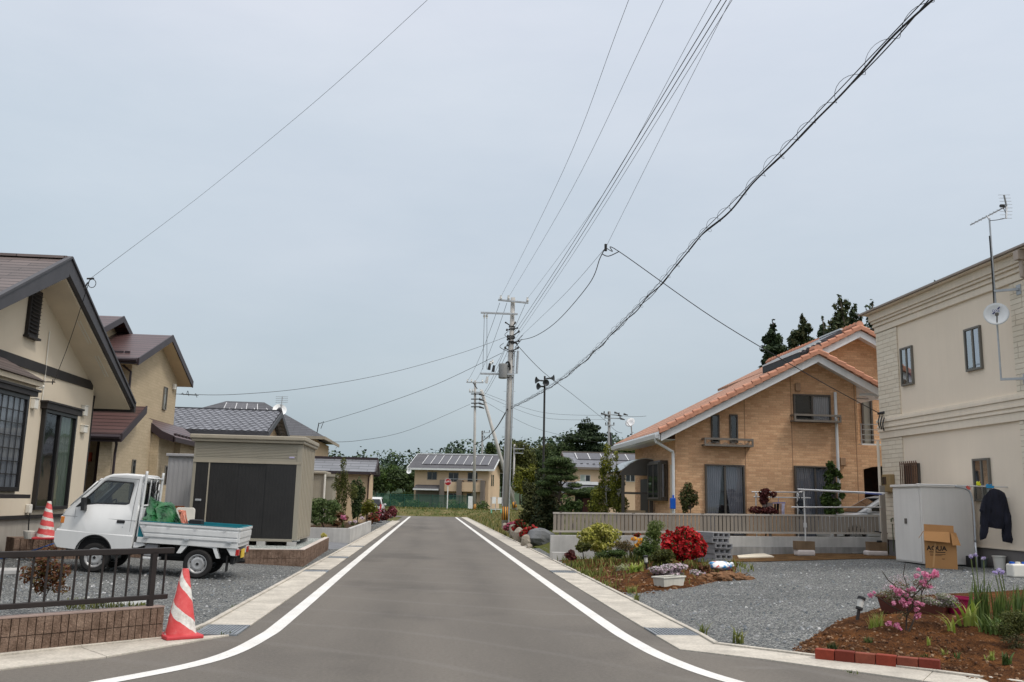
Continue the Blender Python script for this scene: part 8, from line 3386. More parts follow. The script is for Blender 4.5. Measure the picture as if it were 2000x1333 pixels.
# planters and garden lights
def trough(label,p,L,W_,H_,rz,mat,name='planter_box',inner=None):
 T=Matrix.Translation(p) @ Matrix.Rotation(rz,4,'Z')
 t_=thing_m(name,label,'planter',T)
 m_=MB()
 l0,w0,l1,w1=L/2*.88,W_/2*.85,L/2,W_/2
 vs=[(sx*l,sy*w,z) for (l,w,z) in ((l0,w0,.02),(l1,w1,H_),(l1+.015,w1+.015,H_),(l1+.015,w1+.015,H_-.025)) for sx,sy in ((-1,-1),(1,-1),(1,1),(-1,1))]
 fs=[(3,2,1,0)]
 for a,b in ((0,1),):
  for i in range(4):fs.append((a*4+i,a*4+(i+1) % 4,b*4+(i+1) % 4,b*4+i))
 m_.add(vs,fs)
 m_.box(-l1-.012,l1+.012,-w1-.012,-w1+.012,H_-.028,H_)
 m_.box(-l1-.012,l1+.012,w1-.012,w1+.012,H_-.028,H_)
 m_.box(-l1-.012,-l1+.012,-w1+.012,w1-.012,H_-.027,H_-.001)
 m_.box(l1-.012,l1+.012,-w1+.012,w1-.012,H_-.027,H_-.001)
 for sx in (-1,1):
  m_.box(sx*l0*.62-.06,sx*l0*.62+.06,-w0*.9,w0*.9,0,.03)
 xf(m_,T)
 m_.build('trough',mat,t_,bevel=.006)
 m_=MB()
 m_.box(-l1+.02,l1-.02,-w1+.02,w1-.02,H_*.7,H_-.04)
 xf(m_,T)
 m_.build('soil_fill',DSOIL,t_)
 return t_,T
q0,q1=atG(1280,1153),atG(1338,1145)
pc=(q0+q1)/2
WPL=M('weathered_white_plastic',S(206,204,194),.6,.1,4,streak=.12)
trough('white plastic planter box of pale pink flowers at the gravel edge',Vector((pc.x,pc.y+.1,gz(pc.x,pc.y))),.66,.25,.2,math.atan2(q1.y-q0.y,q1.x-q0.x),WPL)
q0,q1=atG(1735,1205),atG(1862,1218)
pc2=(q0+q1)/2
trough('long dark brown planter box in the front right bed',Vector((pc2.x,pc2.y+.12,gz(pc2.x,pc2.y)+.02)),(q1-q0).length+.05,.26,.24,math.atan2(q1.y-q0.y,q1.x-q0.x),M('dark_brown_plastic',S(84,44,34),.6,.15,4))
p=atG(1886,1216)
mag=bucket('magenta plastic plant pot beside the brown planter box',p+Vector((0,.1,.0)),.13,.17,.30,M('magenta_plastic',S(148,22,72),.45,.08,5),'plant_pot')
def garden_light(label,p,lean,h,s=1.0):
 t_=thing('garden_light',label,'garden light',p)
 top=p+Vector((lean[0],lean[1],h))
 m_=MB()
 m_.tube([p+Vector((0,0,-.05)),top],.022*s,8)
 m_.build('stake',DKBROWN,t_)
 d=(top-p).normalized()
 m_=MB()
 m_.lathe(top,[(.035*s,0),(.038*s,.10*s)],12,d)
 m_.build('lamp_glass',M('frosted_glass',(.55,.55,.52),.3,.1,6),t_)
 m_=MB()
 m_.lathe(top+d*.10*s,[(.05*s,0),(.05*s,.03*s),(.03*s,.04*s)],12,d)
 m_.lathe(top,[(.045*s,-.03),(.045*s,0)],12,d)
 m_.build('cap',PLASTIC,t_)
 return t_
p=atG(1265,1126)
garden_light('upright black solar garden light before the red azalea bed',Vector((p.x,p.y,p.z)),(-.03,0),.28)
p=atG(1671,1219)
garden_light('tilted dark brown solar garden light at the gravel edge of the front bed',Vector((p.x,p.y,p.z)),(.075,.03),.20)
# ------------------------------------------------------------------ vegetation
BARK=M('bark',(0.06,0.048,0.038),.95,.3,6,bmp=.5,bscale=30)
STEMG=M('green_stem',(0.10,0.13,0.04),.7,.2,6)
LM=leafmat
CONI=LM('conifer_leaf',[(0.016,0.030,0.015),(0.030,0.050,0.022),(0.052,0.078,0.032)],.7,.12)
OLDK=LM('olive_dark_leaf',[(0.032,0.044,0.015),(0.064,0.078,0.024),(0.115,0.115,0.04)],.6,.2)
CONI2=LM('conifer_brown_tip',[(0.024,0.040,0.018),(0.046,0.064,0.025),(0.088,0.084,0.035)],.7,.12)
DARK=LM('dark_leaf',[(0.024,0.042,0.015),(0.046,0.074,0.022),(0.082,0.118,0.036)],.6,.2)
MIDG=LM('mid_leaf',[(0.03,0.058,0.014),(0.06,0.105,0.024),(0.11,0.16,0.04)],.55,.3)
OLIVE=LM('olive_leaf',[(0.045,0.055,0.014),(0.09,0.105,0.025),(0.16,0.165,0.045)],.55,.3)
YELG=LM('yellow_green_leaf',[(0.07,0.085,0.012),(0.15,0.165,0.02),(0.26,0.26,0.04)],.55,.35)
VARI=LM('variegated_leaf',[(0.10,0.12,0.02),(0.34,0.34,0.05),(0.52,0.50,0.11),(0.62,0.58,0.2)],.5,.3)
AZRED=LM('red_flower',[(0.30,0.008,0.012),(0.52,0.014,0.018),(0.66,0.03,0.035)],.5,.3)
AZPINK=LM('pink_flower',[(0.42,0.05,0.12),(0.62,0.12,0.22),(0.70,0.24,0.34)],.5,.35)
ROSE=LM('rose_flower',[(0.62,0.16,0.32),(0.72,0.26,0.42),(0.78,0.42,0.54)],.5,.4)
PALEP=LM('pale_flower',[(0.52,0.38,0.46),(0.68,0.56,0.62),(0.78,0.72,0.74)],.5,.35)
LILACF=LM('lilac_flower',[(0.36,0.28,0.60),(0.52,0.44,0.72),(0.70,0.66,0.80)],.5,.4)
ORNG=LM('orange_flower',[(0.70,0.26,0.02),(0.78,0.40,0.03),(0.80,0.5,0.08)],.5,.3)
MAROL=LM('maroon_leaf',[(0.055,0.010,0.012),(0.11,0.022,0.022),(0.18,0.05,0.04)],.5,.3)
NANDI=LM('nandina_leaf',[(0.10,0.035,0.018),(0.17,0.06,0.03),(0.09,0.075,0.02),(0.22,0.10,0.05)],.5,.3)
LIME=LM('lime_leaf',[(0.20,0.28,0.04),(0.32,0.40,0.07),(0.46,0.50,0.16)],.5,.4)
WHITEL=LM('cream_leaf',[(0.16,0.20,0.06),(0.50,0.52,0.34),(0.66,0.66,0.5)],.5,.3)
DRYG=LM('dry_grass',[(0.12,0.11,0.03),(0.22,0.19,0.07),(0.36,0.28,0.13)],.8,.3)
GRASSY=LM('bed_grass',[(0.08,0.105,0.02),(0.15,0.18,0.04),(0.27,0.27,0.085)],.7,.35)
GREENG=LM('green_grass',[(0.04,0.07,0.012),(0.08,0.12,0.022),(0.17,0.19,0.05)],.7,.35)
IRISL=LM('iris_leaf',[(0.06,0.105,0.025),(0.11,0.17,0.045),(0.22,0.28,0.08)],.45,.35)
def ground2(x,y):
 return gz(x,y)+(max(bed_z(x,y),bed2(x,y)) if x > 3.2 and y < 24.5 else 0)
def atBed(px,py):
 p=atG(px,py)
 for _ in range(8):
  p=atZ(px,py,ground2(p.x,p.y))
 return p
def mpp(y):return (y*math.cos(YAW))/FPX
def pxc(y,clumps,depth=1.0):
 """clumps given as picture position and radii at a distance -> world ellipsoids"""
 out=[]
 rnd=random.Random(len(clumps)*7+int(y*10))
 for (px,py,rx,ry) in clumps:
  k=mpp(y)
  d=rnd.uniform(-.5,.5)*rx*k*depth
  c=atY(px,py,y+d)
  out.append(((c.x,c.y,c.z),(rx*k,rx*k*depth,ry*k)))
 return out
def plant(name,label,cat,y,base,clumps,mat,n,size,wood=BARK,r0=.05,group=None,flowers=None,surf=.55,elong=1.8,depth=.9,limbs=True,crown='foliage',trunk='trunk',droop=0,upn=.35,seed=None,kind=None):
 sd_=seed if seed is not None else int(base[0]*3+base[1])
 b=atY(base[0],base[1],y)
 zb_=ground2(b.x,b.y)
 b.z=max(zb_,min(b.z,zb_+.5)) if y < 60 else b.z
 t_=thing(name,label,cat,b,group=group)
 cl=pxc(y,clumps,depth)
 m_=MB()
 rr=random.Random(sd_)
 if limbs:
  tops=sorted(cl,key=lambda c:c[0][2])
  hi=Vector(tops[-1][0])
  main_=limb(m_,b-Vector((0,0,.1)),hi,r0,r0*.25,sd_,7,.03,8)
  for c,r in cl[:14]:
   c=Vector(c)
   j=min(range(len(main_)),key=lambda q:abs(main_[q].z-(b.z+(c.z-b.z)*.72)))
   if (c-main_[j]).length > .02:
    limb(m_,main_[j],c,r0*.42,r0*.1,sd_+int(c.x*100),4,.06,6)
  m_.build(trunk,wood,t_,smooth_=True)
 m_=MB()
 leaf_cloud(m_,cl,n,size,sd_,0,surf,elong=elong,droop=droop,upn=upn)
 m_.build(crown,mat,t_)
 if flowers:
  fm,fn_,fs=flowers
  m_=MB()
  leaf_cloud(m_,[(c,(r[0]*1.04,r[1]*1.04,r[2]*1.04)) for c,r in cl],fn_,fs,sd_+1,0,.95,elong=1.15,upn=.3)
  m_.build('flowers',fm,t_)
 return t_
def clumpy(cx,cy,rx,ry,k,seed,lo=.32,hi=.5):
 """break an outline up into smaller overlapping clumps"""
 rr=random.Random(seed)
 out=[]
 for _ in range(k):
  a=rr.uniform(0,2*PI)
  q=rr.random()**.5*.72
  s=rr.uniform(lo,hi)
  out.append((cx+rx*q*math.cos(a),cy+ry*q*math.sin(a),rx*s,ry*s))
 return out
def conifer(label,y,base,top,halfw,n,size,mat=CONI,seed=1,group=None,ragged=.25,name='conifer_tree',start=.12):
 """pointed evergreen: tiers of drooping sprays narrowing to the tip"""
 rr=random.Random(seed)
 cl=[]
 H_=base[1]-top[1]
 tiers=15
 for i in range(tiers):
  t_=start+(1-start)*i/(tiers-1)
  w_=halfw*(1-t_)**.62*rr.uniform(1-ragged,1+ragged)+halfw*.06
  cx=base[0]+(top[0]-base[0])*t_
  cy=base[1]-H_*t_
  for k in range(5 if i < tiers-3 else 2):
   o=rr.uniform(-1,1)
   cl.append((cx+o*w_*.62,cy+abs(o)*H_*.02+rr.uniform(-.02,.02)*H_,w_*rr.uniform(.28,.5)+1.0,H_/tiers*rr.uniform(.5,.95)))
 return plant(name,label,'tree',y,base,cl,mat,n,size,r0=.16,group=group,surf=.5,elong=2.2,depth=1.0,limbs=False if False else True,crown='crown',droop=.5,upn=.1,seed=seed)
# conifers behind the brick house
GC='tall conifers behind the brick house'
conifer('leftmost slim dark conifer rising behind the solar roof of the brick house',52,(1506,800),(1510,630),46,9000,.30,CONI,3,GC,.3)
conifer('broad dark conifer second from the left behind the brick house roof',54,(1562,800),(1567,618),54,11000,.30,CONI2,4,GC,.3)
conifer('small dark conifer third from the left behind the brick house roof',60,(1604,780),(1606,624),30,5000,.28,CONI,5,GC,.3)
conifer('tallest dark conifer behind the brick house ridge',50,(1640,800),(1640,582),66,13000,.30,CONI2,6,GC,.35)
conifer('ragged dark conifer between the brick house ridge and the cream house',52,(1676,800),(1670,596),50,8000,.30,CONI,7,GC,.4)
conifer('rightmost dark conifer peeping over the cream house corner',55,(1712,800),(1702,592),50,8000,.28,CONI,8,GC,.35)
conifer('tiny conifer tip showing over the middle of the cream house cornice',60,(1826,760),(1826,555),9,900,.22,CONI,9,GC,.3,start=.7)
# far wooded hills, distance haze mixed into their lighter, bluer greens
HAZE=LM('hazed_hill_wood',[(0.035,0.058,0.036),(0.052,0.082,0.046),(0.075,0.105,0.056)],.9,0)
HILLG=M('hazed_hill_green',(0.045,0.07,0.04),.95,.3,.03)
mb=MB()
prof=[(-400,14),(-240,17),(-150,20),(-95,19),(-60,15.5),(-25,15),(-5,17),(10,22),(30,25),(60,27),(110,26),(200,22),(400,16)]
def hz_(x):
 for (a,b),(c,d) in zip(prof[:-1],prof[1:]):
  if a <= x <= c:return b+(d-b)*(x-a)/(c-a)
 return 14
xs_=[-400+10*i for i in range(81)]
rows=[(250,.0),(270,.55),(300,.92),(340,1.0),(420,.8)]
for yy,f in rows:
 for x in xs_:
  mb.v.append((x,yy,hz_(x)*f*.8))
for j in range(len(rows)-1):
 for i in range(80):
  mb.f.append((j*81+i,j*81+i+1,(j+1)*81+i+1,(j+1)*81+i)); mb.m.append(0)
tag(mb.build('hills',HILLG,smooth_=True),kind='structure')
rr=random.Random(31)
cl=[]
for i in range(520):
 x=rr.uniform(-230,200)
 yy=rr.uniform(252,340)
 f=.0+(yy-250)/60 if yy < 300 else .95
 r=rr.uniform(1.6,3.6)
 cl.append(((x,yy,hz_(x)*min(1,f)*.8+r*.6),(r,r,r*rr.uniform(.8,1.5))))
mb=MB()
leaf_cloud(mb,cl,26000,1.15,5,0,.8,elong=1.2,upn=.5)
tag(mb.build('far_wood',HAZE),'wooded hills along the horizon beyond the houses','wood',kind='stuff')
GT='trees around the far end of the road'
def broad(label,y,base,cx,cy,rx,ry,n,size,mat,seed,k=14,r0=.12,group=GT,name='tree'):
 return plant(name,label,'tree',y,base,clumpy(cx,cy,rx*1.12,ry,k,seed,.36,.55),mat,int(n*1.5),size*.8,r0=r0,group=group,surf=.6,crown='crown',seed=seed,elong=1.5)
broad('dark rounded tree just left of the far tan house',118,(792,980),789,938,27,26,4200,.42,DARK,41)
broad('mid green bushy tree second from the far tan house on the left',125,(762,980),762,934,24,24,3400,.45,MIDG,42)
broad('dark tree at the left end of the far tree row beside the tan outbuilding',130,(738,980),740,938,18,28,2600,.45,DARK,43)
broad('low bright bush in front of the far tree row',112,(808,985),806,968,20,11,1500,.30,MIDG,44,7,.06,name='bush')
broad('low bush at the foot of the dark far tree',110,(775,985),772,970,22,10,1500,.30,DARK,45,7,.06,name='bush')
conifer('spreading dark conifer standing above the grey roofed far house',150,(1148,905),(1147,816),62,9000,.6,CONI,46,GT,.5)
for (cx,cy,rx,ry,mt,lab,sd_) in ((1016,900,26,34,OLIVE,'olive green tree right behind the tall utility pole',47),(1042,905,22,26,DARK,'dark tree second right of the tall utility pole',48),(1070,900,26,30,OLIVE,'olive tree behind the loudspeaker mast',49),(1098,895,26,30,DARK,'dark tree left of the spreading conifer',50),(1180,892,24,22,DARK,'dark low tree right of the spreading conifer',51),(1228,884,22,22,MIDG,'green tree below the satellite dish of the brick house',52),(980,925,20,24,DARK,'dark tree behind the brace pole',53)):
 broad(lab,150+(sd_ % 5)*4,(cx,985),cx,cy,rx*1.25,ry*1.1,6500,.42,mt,sd_,16,.15)
plant('tree','ragged dark tree with gaps behind the far tan house ridge','tree',140,(957,985),[(957,872,7,6),(961,880,7,7),(953,884,6,6),(958,892,9,7),(966,890,5,6)],DARK,900,.45,r0=.12,group=GT,crown='crown')
# garden trees on the right of the road
GS='garden trees behind the roadside rocks'
plant('tree','slender yellow green tree beside the tall utility pole','tree',47,(1030,1015),clumpy(1028,940,27,34,18,61)+[(1012,950,12,14),(1045,925,14,12),(1050,960,12,16)],YELG,3600,.17,r0=.045,group=GS,crown='crown',surf=.4)
plant('shrub','dark dense evergreen shrub behind the red azaleas','shrub',38,(1042,1032),[(1040+(k*7 % 5-2)*6,950+k*6,8+k*.6,14) for k in range(13)],OLDK,4200,.12,r0=.05,group=GS)
plant('tree','dark upright yew like tree left of the pine','tree',36,(1072,1036),[(1070+(k*5 % 7-3)*6,930+k*6.5,8+k*.7,15) for k in range(16)],CONI2,6000,.13,r0=.06,group=GS,crown='crown')
PINE=LM('pine_needle',[(0.030,0.056,0.018),(0.055,0.09,0.026),(0.09,0.13,0.038)],.7,.15)
plant('pine_tree','garden pine with flat cloud shaped tiers and a bent trunk','tree',35,(1098,1015),[(1092,899,26,7),(1078,906,18,6),(1106,908,18,6),(1070,920,20,6),(1098,921,26,7),(1116,917,12,6),(1084,934,22,6),(1112,933,18,6),(1066,944,20,7),(1122,948,16,5),(1130,961,28,5),(1156,957,24,5),(1142,966,24,5),(1062,962,16,7),(1088,954,14,5),(1108,957,14,5),(1180,962,12,4)],PINE,12500,.13,r0=.07,group=GS,crown='crown',surf=.45,elong=5,upn=.9)
plant('tree','thin pale birch like tree with sparse yellow leaves behind the fence','tree',30,(1186,1010),clumpy(1182,945,22,62,24,65,.2,.34)+[(1186,880,8,14),(1166,968,14,18),(1160,990,15,14),(1175,995,16,10)],YELG,3200,.085,M('pale_bark',(.3,.29,.26),.9,.2),.04,GS,crown='crown',surf=.3)
plant('tree','second thin yellow leaved tree in front of the entrance canopy','tree',29.5,(1208,1010),clumpy(1206,955,16,50,20,66,.2,.36)+[(1203,892,6,12),(1212,985,16,18)],YELG,2600,.085,M('pale_bark',(.3,.29,.26),.9,.2),.035,GS,crown='crown',surf=.3)
plant('shrub','small leafy shrub beside the pine trunk behind the fence','shrub',31,(1120,1015),clumpy(1115,985,22,22,9,67),MIDG,900,.10,r0=.025,group=GS,surf=.3)
plant('shrub','green shrub with copper tips against the brick house wall','shrub',25.6,(1347,1012),clumpy(1346,975,21,31,18,68,.28,.42),LM('copper_tip_leaf',[(0.04,0.06,0.02),(0.08,0.10,0.03),(0.13,0.14,0.05),(0.20,0.09,0.05)],.5,.3),1900,.085,r0=.025,surf=.35)
plant('shrub','maroon leaved maple shrub in front of the laundry rack','shrub',25.0,(1494,1012),clumpy(1494,972,16,18,9,69,.3,.45)+[(1478,997,16,7),(1500,998,18,7),(1510,966,8,6)],MAROL,1300,.085,r0=.02,surf=.35)
plant('climbing_plant','green climbing plant growing up the white downpipe of the brick house','climber',26.0,(1628,1012),[(1622,910,8,9),(1632,924,9,8),(1618,932,9,12),(1640,930,6,6),(1620,955,12,12),(1636,950,7,7),(1614,978,11,14),(1632,982,9,9),(1644,968,6,6),(1622,1000,12,8),(1641,998,7,6)],MIDG,1300,.12,r0=.02,surf=.4)
# rocks and azaleas along the right kerb
ROCK=M('grey_rock',S(150,142,130),.95,.3,2.2,bmp=.6,bscale=14,fine=.12)
ROCKD=M('dark_rock',S(108,110,112),.92,.3,1.8,bmp=.6,bscale=12,fine=.1)
def rock(label,px,py,wpx,hpx,seed,mat=ROCK,y=None,group='rocks edging the roadside garden'):
 b=atG(px,py) if y is None else atY(px,py,y)
 k=mpp(b.y)
 m_=MB()
 rr=random.Random(seed)
 m_.blob((b.x,b.y+wpx*k*.35,b.z+hpx*k*.42),wpx*k*.55,wpx*k*.45,hpx*k*.62,seed,.22,12,8)
 return tag(m_.build('rock',mat,bevel=0,origin=(b.x,b.y,b.z)),label,'rock',group)
rock('large dark flat faced boulder at the end of the roadside rock row',1056,1066,46,32,1,ROCKD)
rock('grey rock nearest the large dark boulder',1028,1068,18,22,2)
rock('tall grey rock second from the dark boulder',1014,1058,20,26,3)
rock('pale upright rock in the middle of the roadside row',1003,1050,16,24,4)
rock('grey rock second from the far end of the roadside row',994,1044,14,20,5)
rock('small grey rock at the far end of the roadside row',986,1038,12,15,6)
rock('small mossy stone at the foot of the dark boulder',1034,1072,12,9,7)
AZ='flowering azaleas'
plant('azalea','deep pink azalea at the far end of the roadside rocks','azalea',39,(996,1036),clumpy(996,1026,13,10,6,71,.4,.6),DARK,700,.08,r0=.02,group=AZ,flowers=(AZPINK,420,.10),limbs=False)
plant('azalea','red flecked green azalea in the middle of the roadside rocks','azalea',37,(1014,1040),clumpy(1013,1028,14,12,7,72,.4,.6),DARK,900,.08,r0=.02,group=AZ,flowers=(AZRED,260,.10),limbs=False)
plant('azalea','red azalea spilling beside the large dark boulder','azalea',34,(1036,1052),clumpy(1035,1040,17,13,8,73,.4,.6),DARK,900,.08,r0=.02,group=AZ,flowers=(AZRED,420,.10),limbs=False)
plant('azalea','single pink azalea sprig low between the rocks','azalea',31,(1033,1060),[(1032,1056,4,4)],MIDG,60,.07,flowers=(ROSE,40,.08),group=AZ,limbs=False)
# the planted bed on the right
plant('shrub','yellow variegated shrub at the left of the planted bed','shrub',22.0,(1170,1082),clumpy(1172,1048,40,26,26,81,.28,.42)+[(1140,1060,12,10),(1134,1046,8,8),(1160,1066,18,10),(1184,1066,16,10),(1172,1074,14,7)],VARI,5600,.07,r0=.035,surf=.55,trunk='stems')
plant('shrub','low green shrub at the foot of the yellow variegated shrub','shrub',21.6,(1140,1084),clumpy(1138,1068,17,12,8,82),OLIVE,800,.065,r0=.015)
plant('shrub','tall feathery green plant left of the red azalea','shrub',20.5,(1278,1098),clumpy(1277,1056,24,36,20,83,.28,.42)+[(1282,1026,18,10)],LM('soft_green_leaf',[(0.07,0.115,0.03),(0.14,0.20,0.05),(0.24,0.29,0.085)],.55,.35),3000,.065,r0=.02,surf=.4,elong=3.2)
plant('azalea','big bright red azalea bush beside the concrete block stack','azalea',19.2,(1335,1110),clumpy(1334,1064,44,33,34,84,.28,.42),DARK,2600,.07,r0=.03,flowers=(AZRED,5200,.075),surf=.7,trunk='stems')
plant('shrub','low olive shrub at the left foot of the red azalea','shrub',19.0,(1300,1108),clumpy(1298,1088,30,14,12,85),OLIVE,1600,.06,r0=.015)
plant('shrub','brown twiggy shrub behind the orange lilies','shrub',21.0,(1225,1090),clumpy(1222,1066,22,16,10,86),LM('brown_twig_leaf',[(0.12,0.09,0.035),(0.18,0.12,0.06),(0.12,0.12,0.03)],.7,.2),1000,.06,r0=.015,elong=4)
plant('shrub','maroon leaved small plant near the left kerb block','shrub',20.2,(1116,1098),clumpy(1115,1086,15,11,7,87),MAROL,700,.06,r0=.012)
plant('shrub','rusty low plant beside the red azalea foot','shrub',18.4,(1378,1122),clumpy(1376,1112,14,9,5,88),LM('rust_leaf',[(0.14,0.05,0.03),(0.22,0.09,0.05),(0.10,0.09,0.03)],.6,.3),420,.055,r0=.01)
plant('shrub','soft green low mass right of the orange lilies','shrub',20.2,(1262,1102),clumpy(1262,1080,24,18,12,130,.28,.42),MIDG,1500,.055,r0=.012,surf=.4)
plant('shrub','grey green mound between the hosta and the azalea','shrub',19.4,(1290,1108),clumpy(1286,1098,22,11,9,131,.3,.45),OLIVE,1000,.05,r0=.01)
plant('shrub','low green spreading plant left of the feathery plant','shrub',20.8,(1200,1092),clumpy(1196,1083,34,9,10,132,.3,.45),MIDG,1300,.05,r0=.01)
plant('flowering_plant','tiny red flowers on the wall foot behind the lilies','flowers',22.6,(1246,1060),clumpy(1246,1046,8,4,5,133,.4,.5),MIDG,160,.05,flowers=(AZRED,70,.06),limbs=False)
def blade_clump(name,label,cat,px,py,h,w,n,spread,mat,seed,bend=.5,group=None,y=None,segs=4,flowers=None,part='blades'):
 b=atBed(px,py) if y is None else atY(px,py,y)
 t_=thing(name,label,cat,b,group=group)
 rr=random.Random(seed)
 pts=[]
 for _ in range(n):
  a,q=rr.uniform(0,6.28),spread*rr.random()**.6
  xx,yy=b.x+q*math.cos(a),b.y+q*math.sin(a)*.7
  pts.append((xx,yy,ground2(xx,yy) if y is None else b.z))
 m_=MB()
 blades(m_,pts,h,w,seed,0,bend,segs)
 m_.build(part,mat,t_)
 if flowers:
  fm,lst,fs=flowers
  for (fx,fy) in lst:
   q=atY(fx,fy,b.y)
   sm,fl=MB(),MB()
   sm.tube([Vector((b.x+(q.x-b.x)*.4,b.y,b.z)),Vector((q.x,q.y,q.z-.02))],.006,5)
   leaf_cloud(fl,[((q.x,q.y,q.z),(fs,fs,fs*.8))],16,fs*1.5,int(fx),0,.8,elong=1.3,upn=.3)
   so_=sm.build('flower_stem',STEMG,t_)
   fl.build('flower',fm,so_)
 return t_
blade_clump('lily','orange day lilies flowering in the middle of the planted bed','lily',1243,1095,.45,.028,40,.22,OLIVE,91,.6,flowers=(ORNG,[(1238,1053),(1248,1061),(1243,1066),(1236,1074),(1251,1056),(1241,1070)],.055))
blade_clump('hosta','cream edged hosta clump on the bare soil','hosta',1214,1114,.20,.045,40,.14,WHITEL,92,.9)
blade_clump('hosta','lime green hosta clump beside the solar garden light','hosta',1239,1116,.24,.07,46,.16,LIME,93,.8)
blade_clump('striped_grass','white striped grass clump in front of the orange lilies','grass clump',1208,1094,.26,.028,40,.2,WHITEL,94,.8)
blade_clump('garden_plant','soft green low plant in the middle of the bed','plant',1182,1092,.2,.03,70,.35,GREENG,95,.7)
blade_clump('garden_plant','green tuft behind the solar garden light','plant',1260,1098,.30,.03,60,.3,MIDG,96,.6)
# pale pink flowers in the white planter and beyond
plant('flowering_plant','mound of pale pink flowers over the white planter box','flowers',17.3,(1312,1135),clumpy(1312,1114,42,13,14,97,.3,.45),LM('grey_green_leaf',[(0.08,0.11,0.05),(0.15,0.19,0.09),(0.22,0.25,0.14)],.6,.3),1500,.045,flowers=(PALEP,2200,.045),limbs=False)
plant('flowering_plant','smaller tuft of pale pink flowers right of the white planter box','flowers',17.9,(1362,1132),clumpy(1360,1120,22,8,7,98,.3,.5),LM('grey_green_leaf',[(0.08,0.11,0.05)],.6,.3),450,.045,flowers=(PALEP,450,.04),limbs=False)
# rough grass: verges, bank, weeds at the kerbs
rr=random.Random(77)
pts,pts2=[],[]
for _ in range(2600):
 y=40+42*rr.random()**1.3
 x=3.3+(6.0 if y > 48 else 1.4)*rr.random()
 pts.append((x,y,gz(x,y)-.03))
for _ in range(3400):
 x,y=rr.uniform(-9,14),rr.uniform(80.8,92)
 if x < 2.5 and y < 81.2:continue
 pts2.append((x,y,gz(x,y)-.03))
mb=MB()
blades(mb,pts[:1500],.34,.05,5,0,.5,2)
blades(mb,pts2[:1500],.2,.07,6,0,.5,2)
tag(mb.build('rough_grass',DRYG),'dry straw coloured rough grass on the verge and far bank','grass',kind='stuff')
mb=MB()
blades(mb,pts[1500:],.30,.05,7,0,.5,2)
blades(mb,pts2[1500:],.18,.08,8,0,.5,2)
tag(mb.build('rough_grass',GREENG),'green rough grass on the right verge and far bank','grass',kind='stuff')
mb=MB()
for _ in range(3):
 pass
cl=[]
for _ in range(60):
 x,y=rr.uniform(-8,6),rr.uniform(93.5,99)
 r=rr.uniform(.3,.7)
 cl.append(((x,y,.7+r*.4),(r,r,r*.9)))
leaf_cloud(mb,cl,5200,.22,9,0,.5,elong=2)
tag(mb.build('tall_weeds',MIDG),'tall green weeds growing behind the green mesh fence','weeds',kind='stuff')
mb=MB()
pts=[]
for (px,py,sp,n) in ((1118,1108,.3,130),(1128,1122,.3,140),(1148,1136,.25,120),(1165,1146,.22,110),(1110,1094,.3,110),(1230,1158,.12,40),(1150,1125,.35,110),(1100,1086,.2,70),(1190,1150,.2,50),(1372,1240,.05,14),(1240,1176,.06,18),(1440,1256,.06,12)):
 b=atG(px,py)
 for _ in range(n):
  a,q=rr.uniform(0,6.28),sp*rr.random()**.6
  x,y=b.x+q*math.cos(a),b.y+q*math.sin(a)*1.6
  if x < 3.22 and y > 10:continue
  pts.append((x,y,gz(x,y)+(bed_z(x,y) if y > 15 else 0)))
blades(mb,pts,.17,.02,11,0,.6,2)
for _ in range(1500):
 x,y=rr.uniform(3.3,7.2),rr.uniform(16.5,23.5)
 if rr.random() > .15+.85*smooth((y-17.5)/3.5):continue
 if x-3.2 > (y-14.4)*.8:continue
 pts.append((x,y,gz(x,y)+bed_z(x,y)))
blades(mb,pts[-1000:],.2,.026,12,0,.7,3)
tag(mb.build('bed_weeds',GRASSY),'weeds and short grass along the right kerb and over the planted bed','weeds',kind='stuff')
mb=MB()
pts=[]
for _ in range(240):
 s=rr.uniform(.0,6)
 p=e1+dirw*s+nrmA*rr.uniform(.0,.02)
 if rr.random() < .5+.5*math.sin(s*5):pts.append((p.x,p.y,.012))
for (x,y) in ((-2.56,10.6),(-2.6,19.9),(-2.62,26.7),(-2.58,30.2),(-2.56,12.9)):
 for _ in range(26):pts.append((x+rr.uniform(-.08,.05),y+rr.uniform(-.25,.25),.0))
for (px,py) in ((436,1240),(448,1236),(1658,1314),(1670,1316)):
 b=atZ(px,py,.015)
 for _ in range(6):pts.append((b.x+rr.uniform(-.03,.03),b.y+rr.uniform(-.03,.03),.012))
blades(mb,pts,.045,.010,13,0,.8,2)
tag(mb.build('kerb_weeds',GREENG),'small weeds in the cracks along the left kerb and block wall','weeds',kind='stuff')
# left side plants
plant('shrub','rust red nandina shrub behind the black railing','shrub',10.9,(88,1195),clumpy(88,1122,52,44,34,101,.16,.26)+[(60,1128,18,10),(118,1150,18,10),(98,1076,16,10),(50,1116,14,9),(128,1112,14,10)],NANDI,1700,.042,r0=.008,surf=.3,trunk='stems')
mb=MB()
pts=[]
for _ in range(260):
 b=atG(rr.uniform(128,300),rr.uniform(1176,1192))
 pts.append((b.x,b.y,b.z))
blades(mb,pts,.10,.02,14,0,.8,2)
tag(mb.build('ground_cover',OLIVE),'low olive ground cover behind the near left block wall','ground cover',kind='stuff')
mb=MB()
a_,b_=atG(205,1181),atG(286,1183)
mb.bar((a_.x,a_.y,a_.z+.04),(b_.x,b_.y,b_.z+.04),.03,.08)
tag(mb.build('garden_edging',WHITE),'white garden edging strip behind the near left block wall','edging')
plant('shrub','leafy mid green bush at the near corner of the concrete planter','shrub',32.5,(632,1032),clumpy(632,1000,36,32,22,102,.25,.4),LM('bamboo_leaf',[(0.055,0.095,0.03),(0.10,0.155,0.05),(0.19,0.25,0.09)],.55,.3),3600,.11,r0=.03,elong=3)
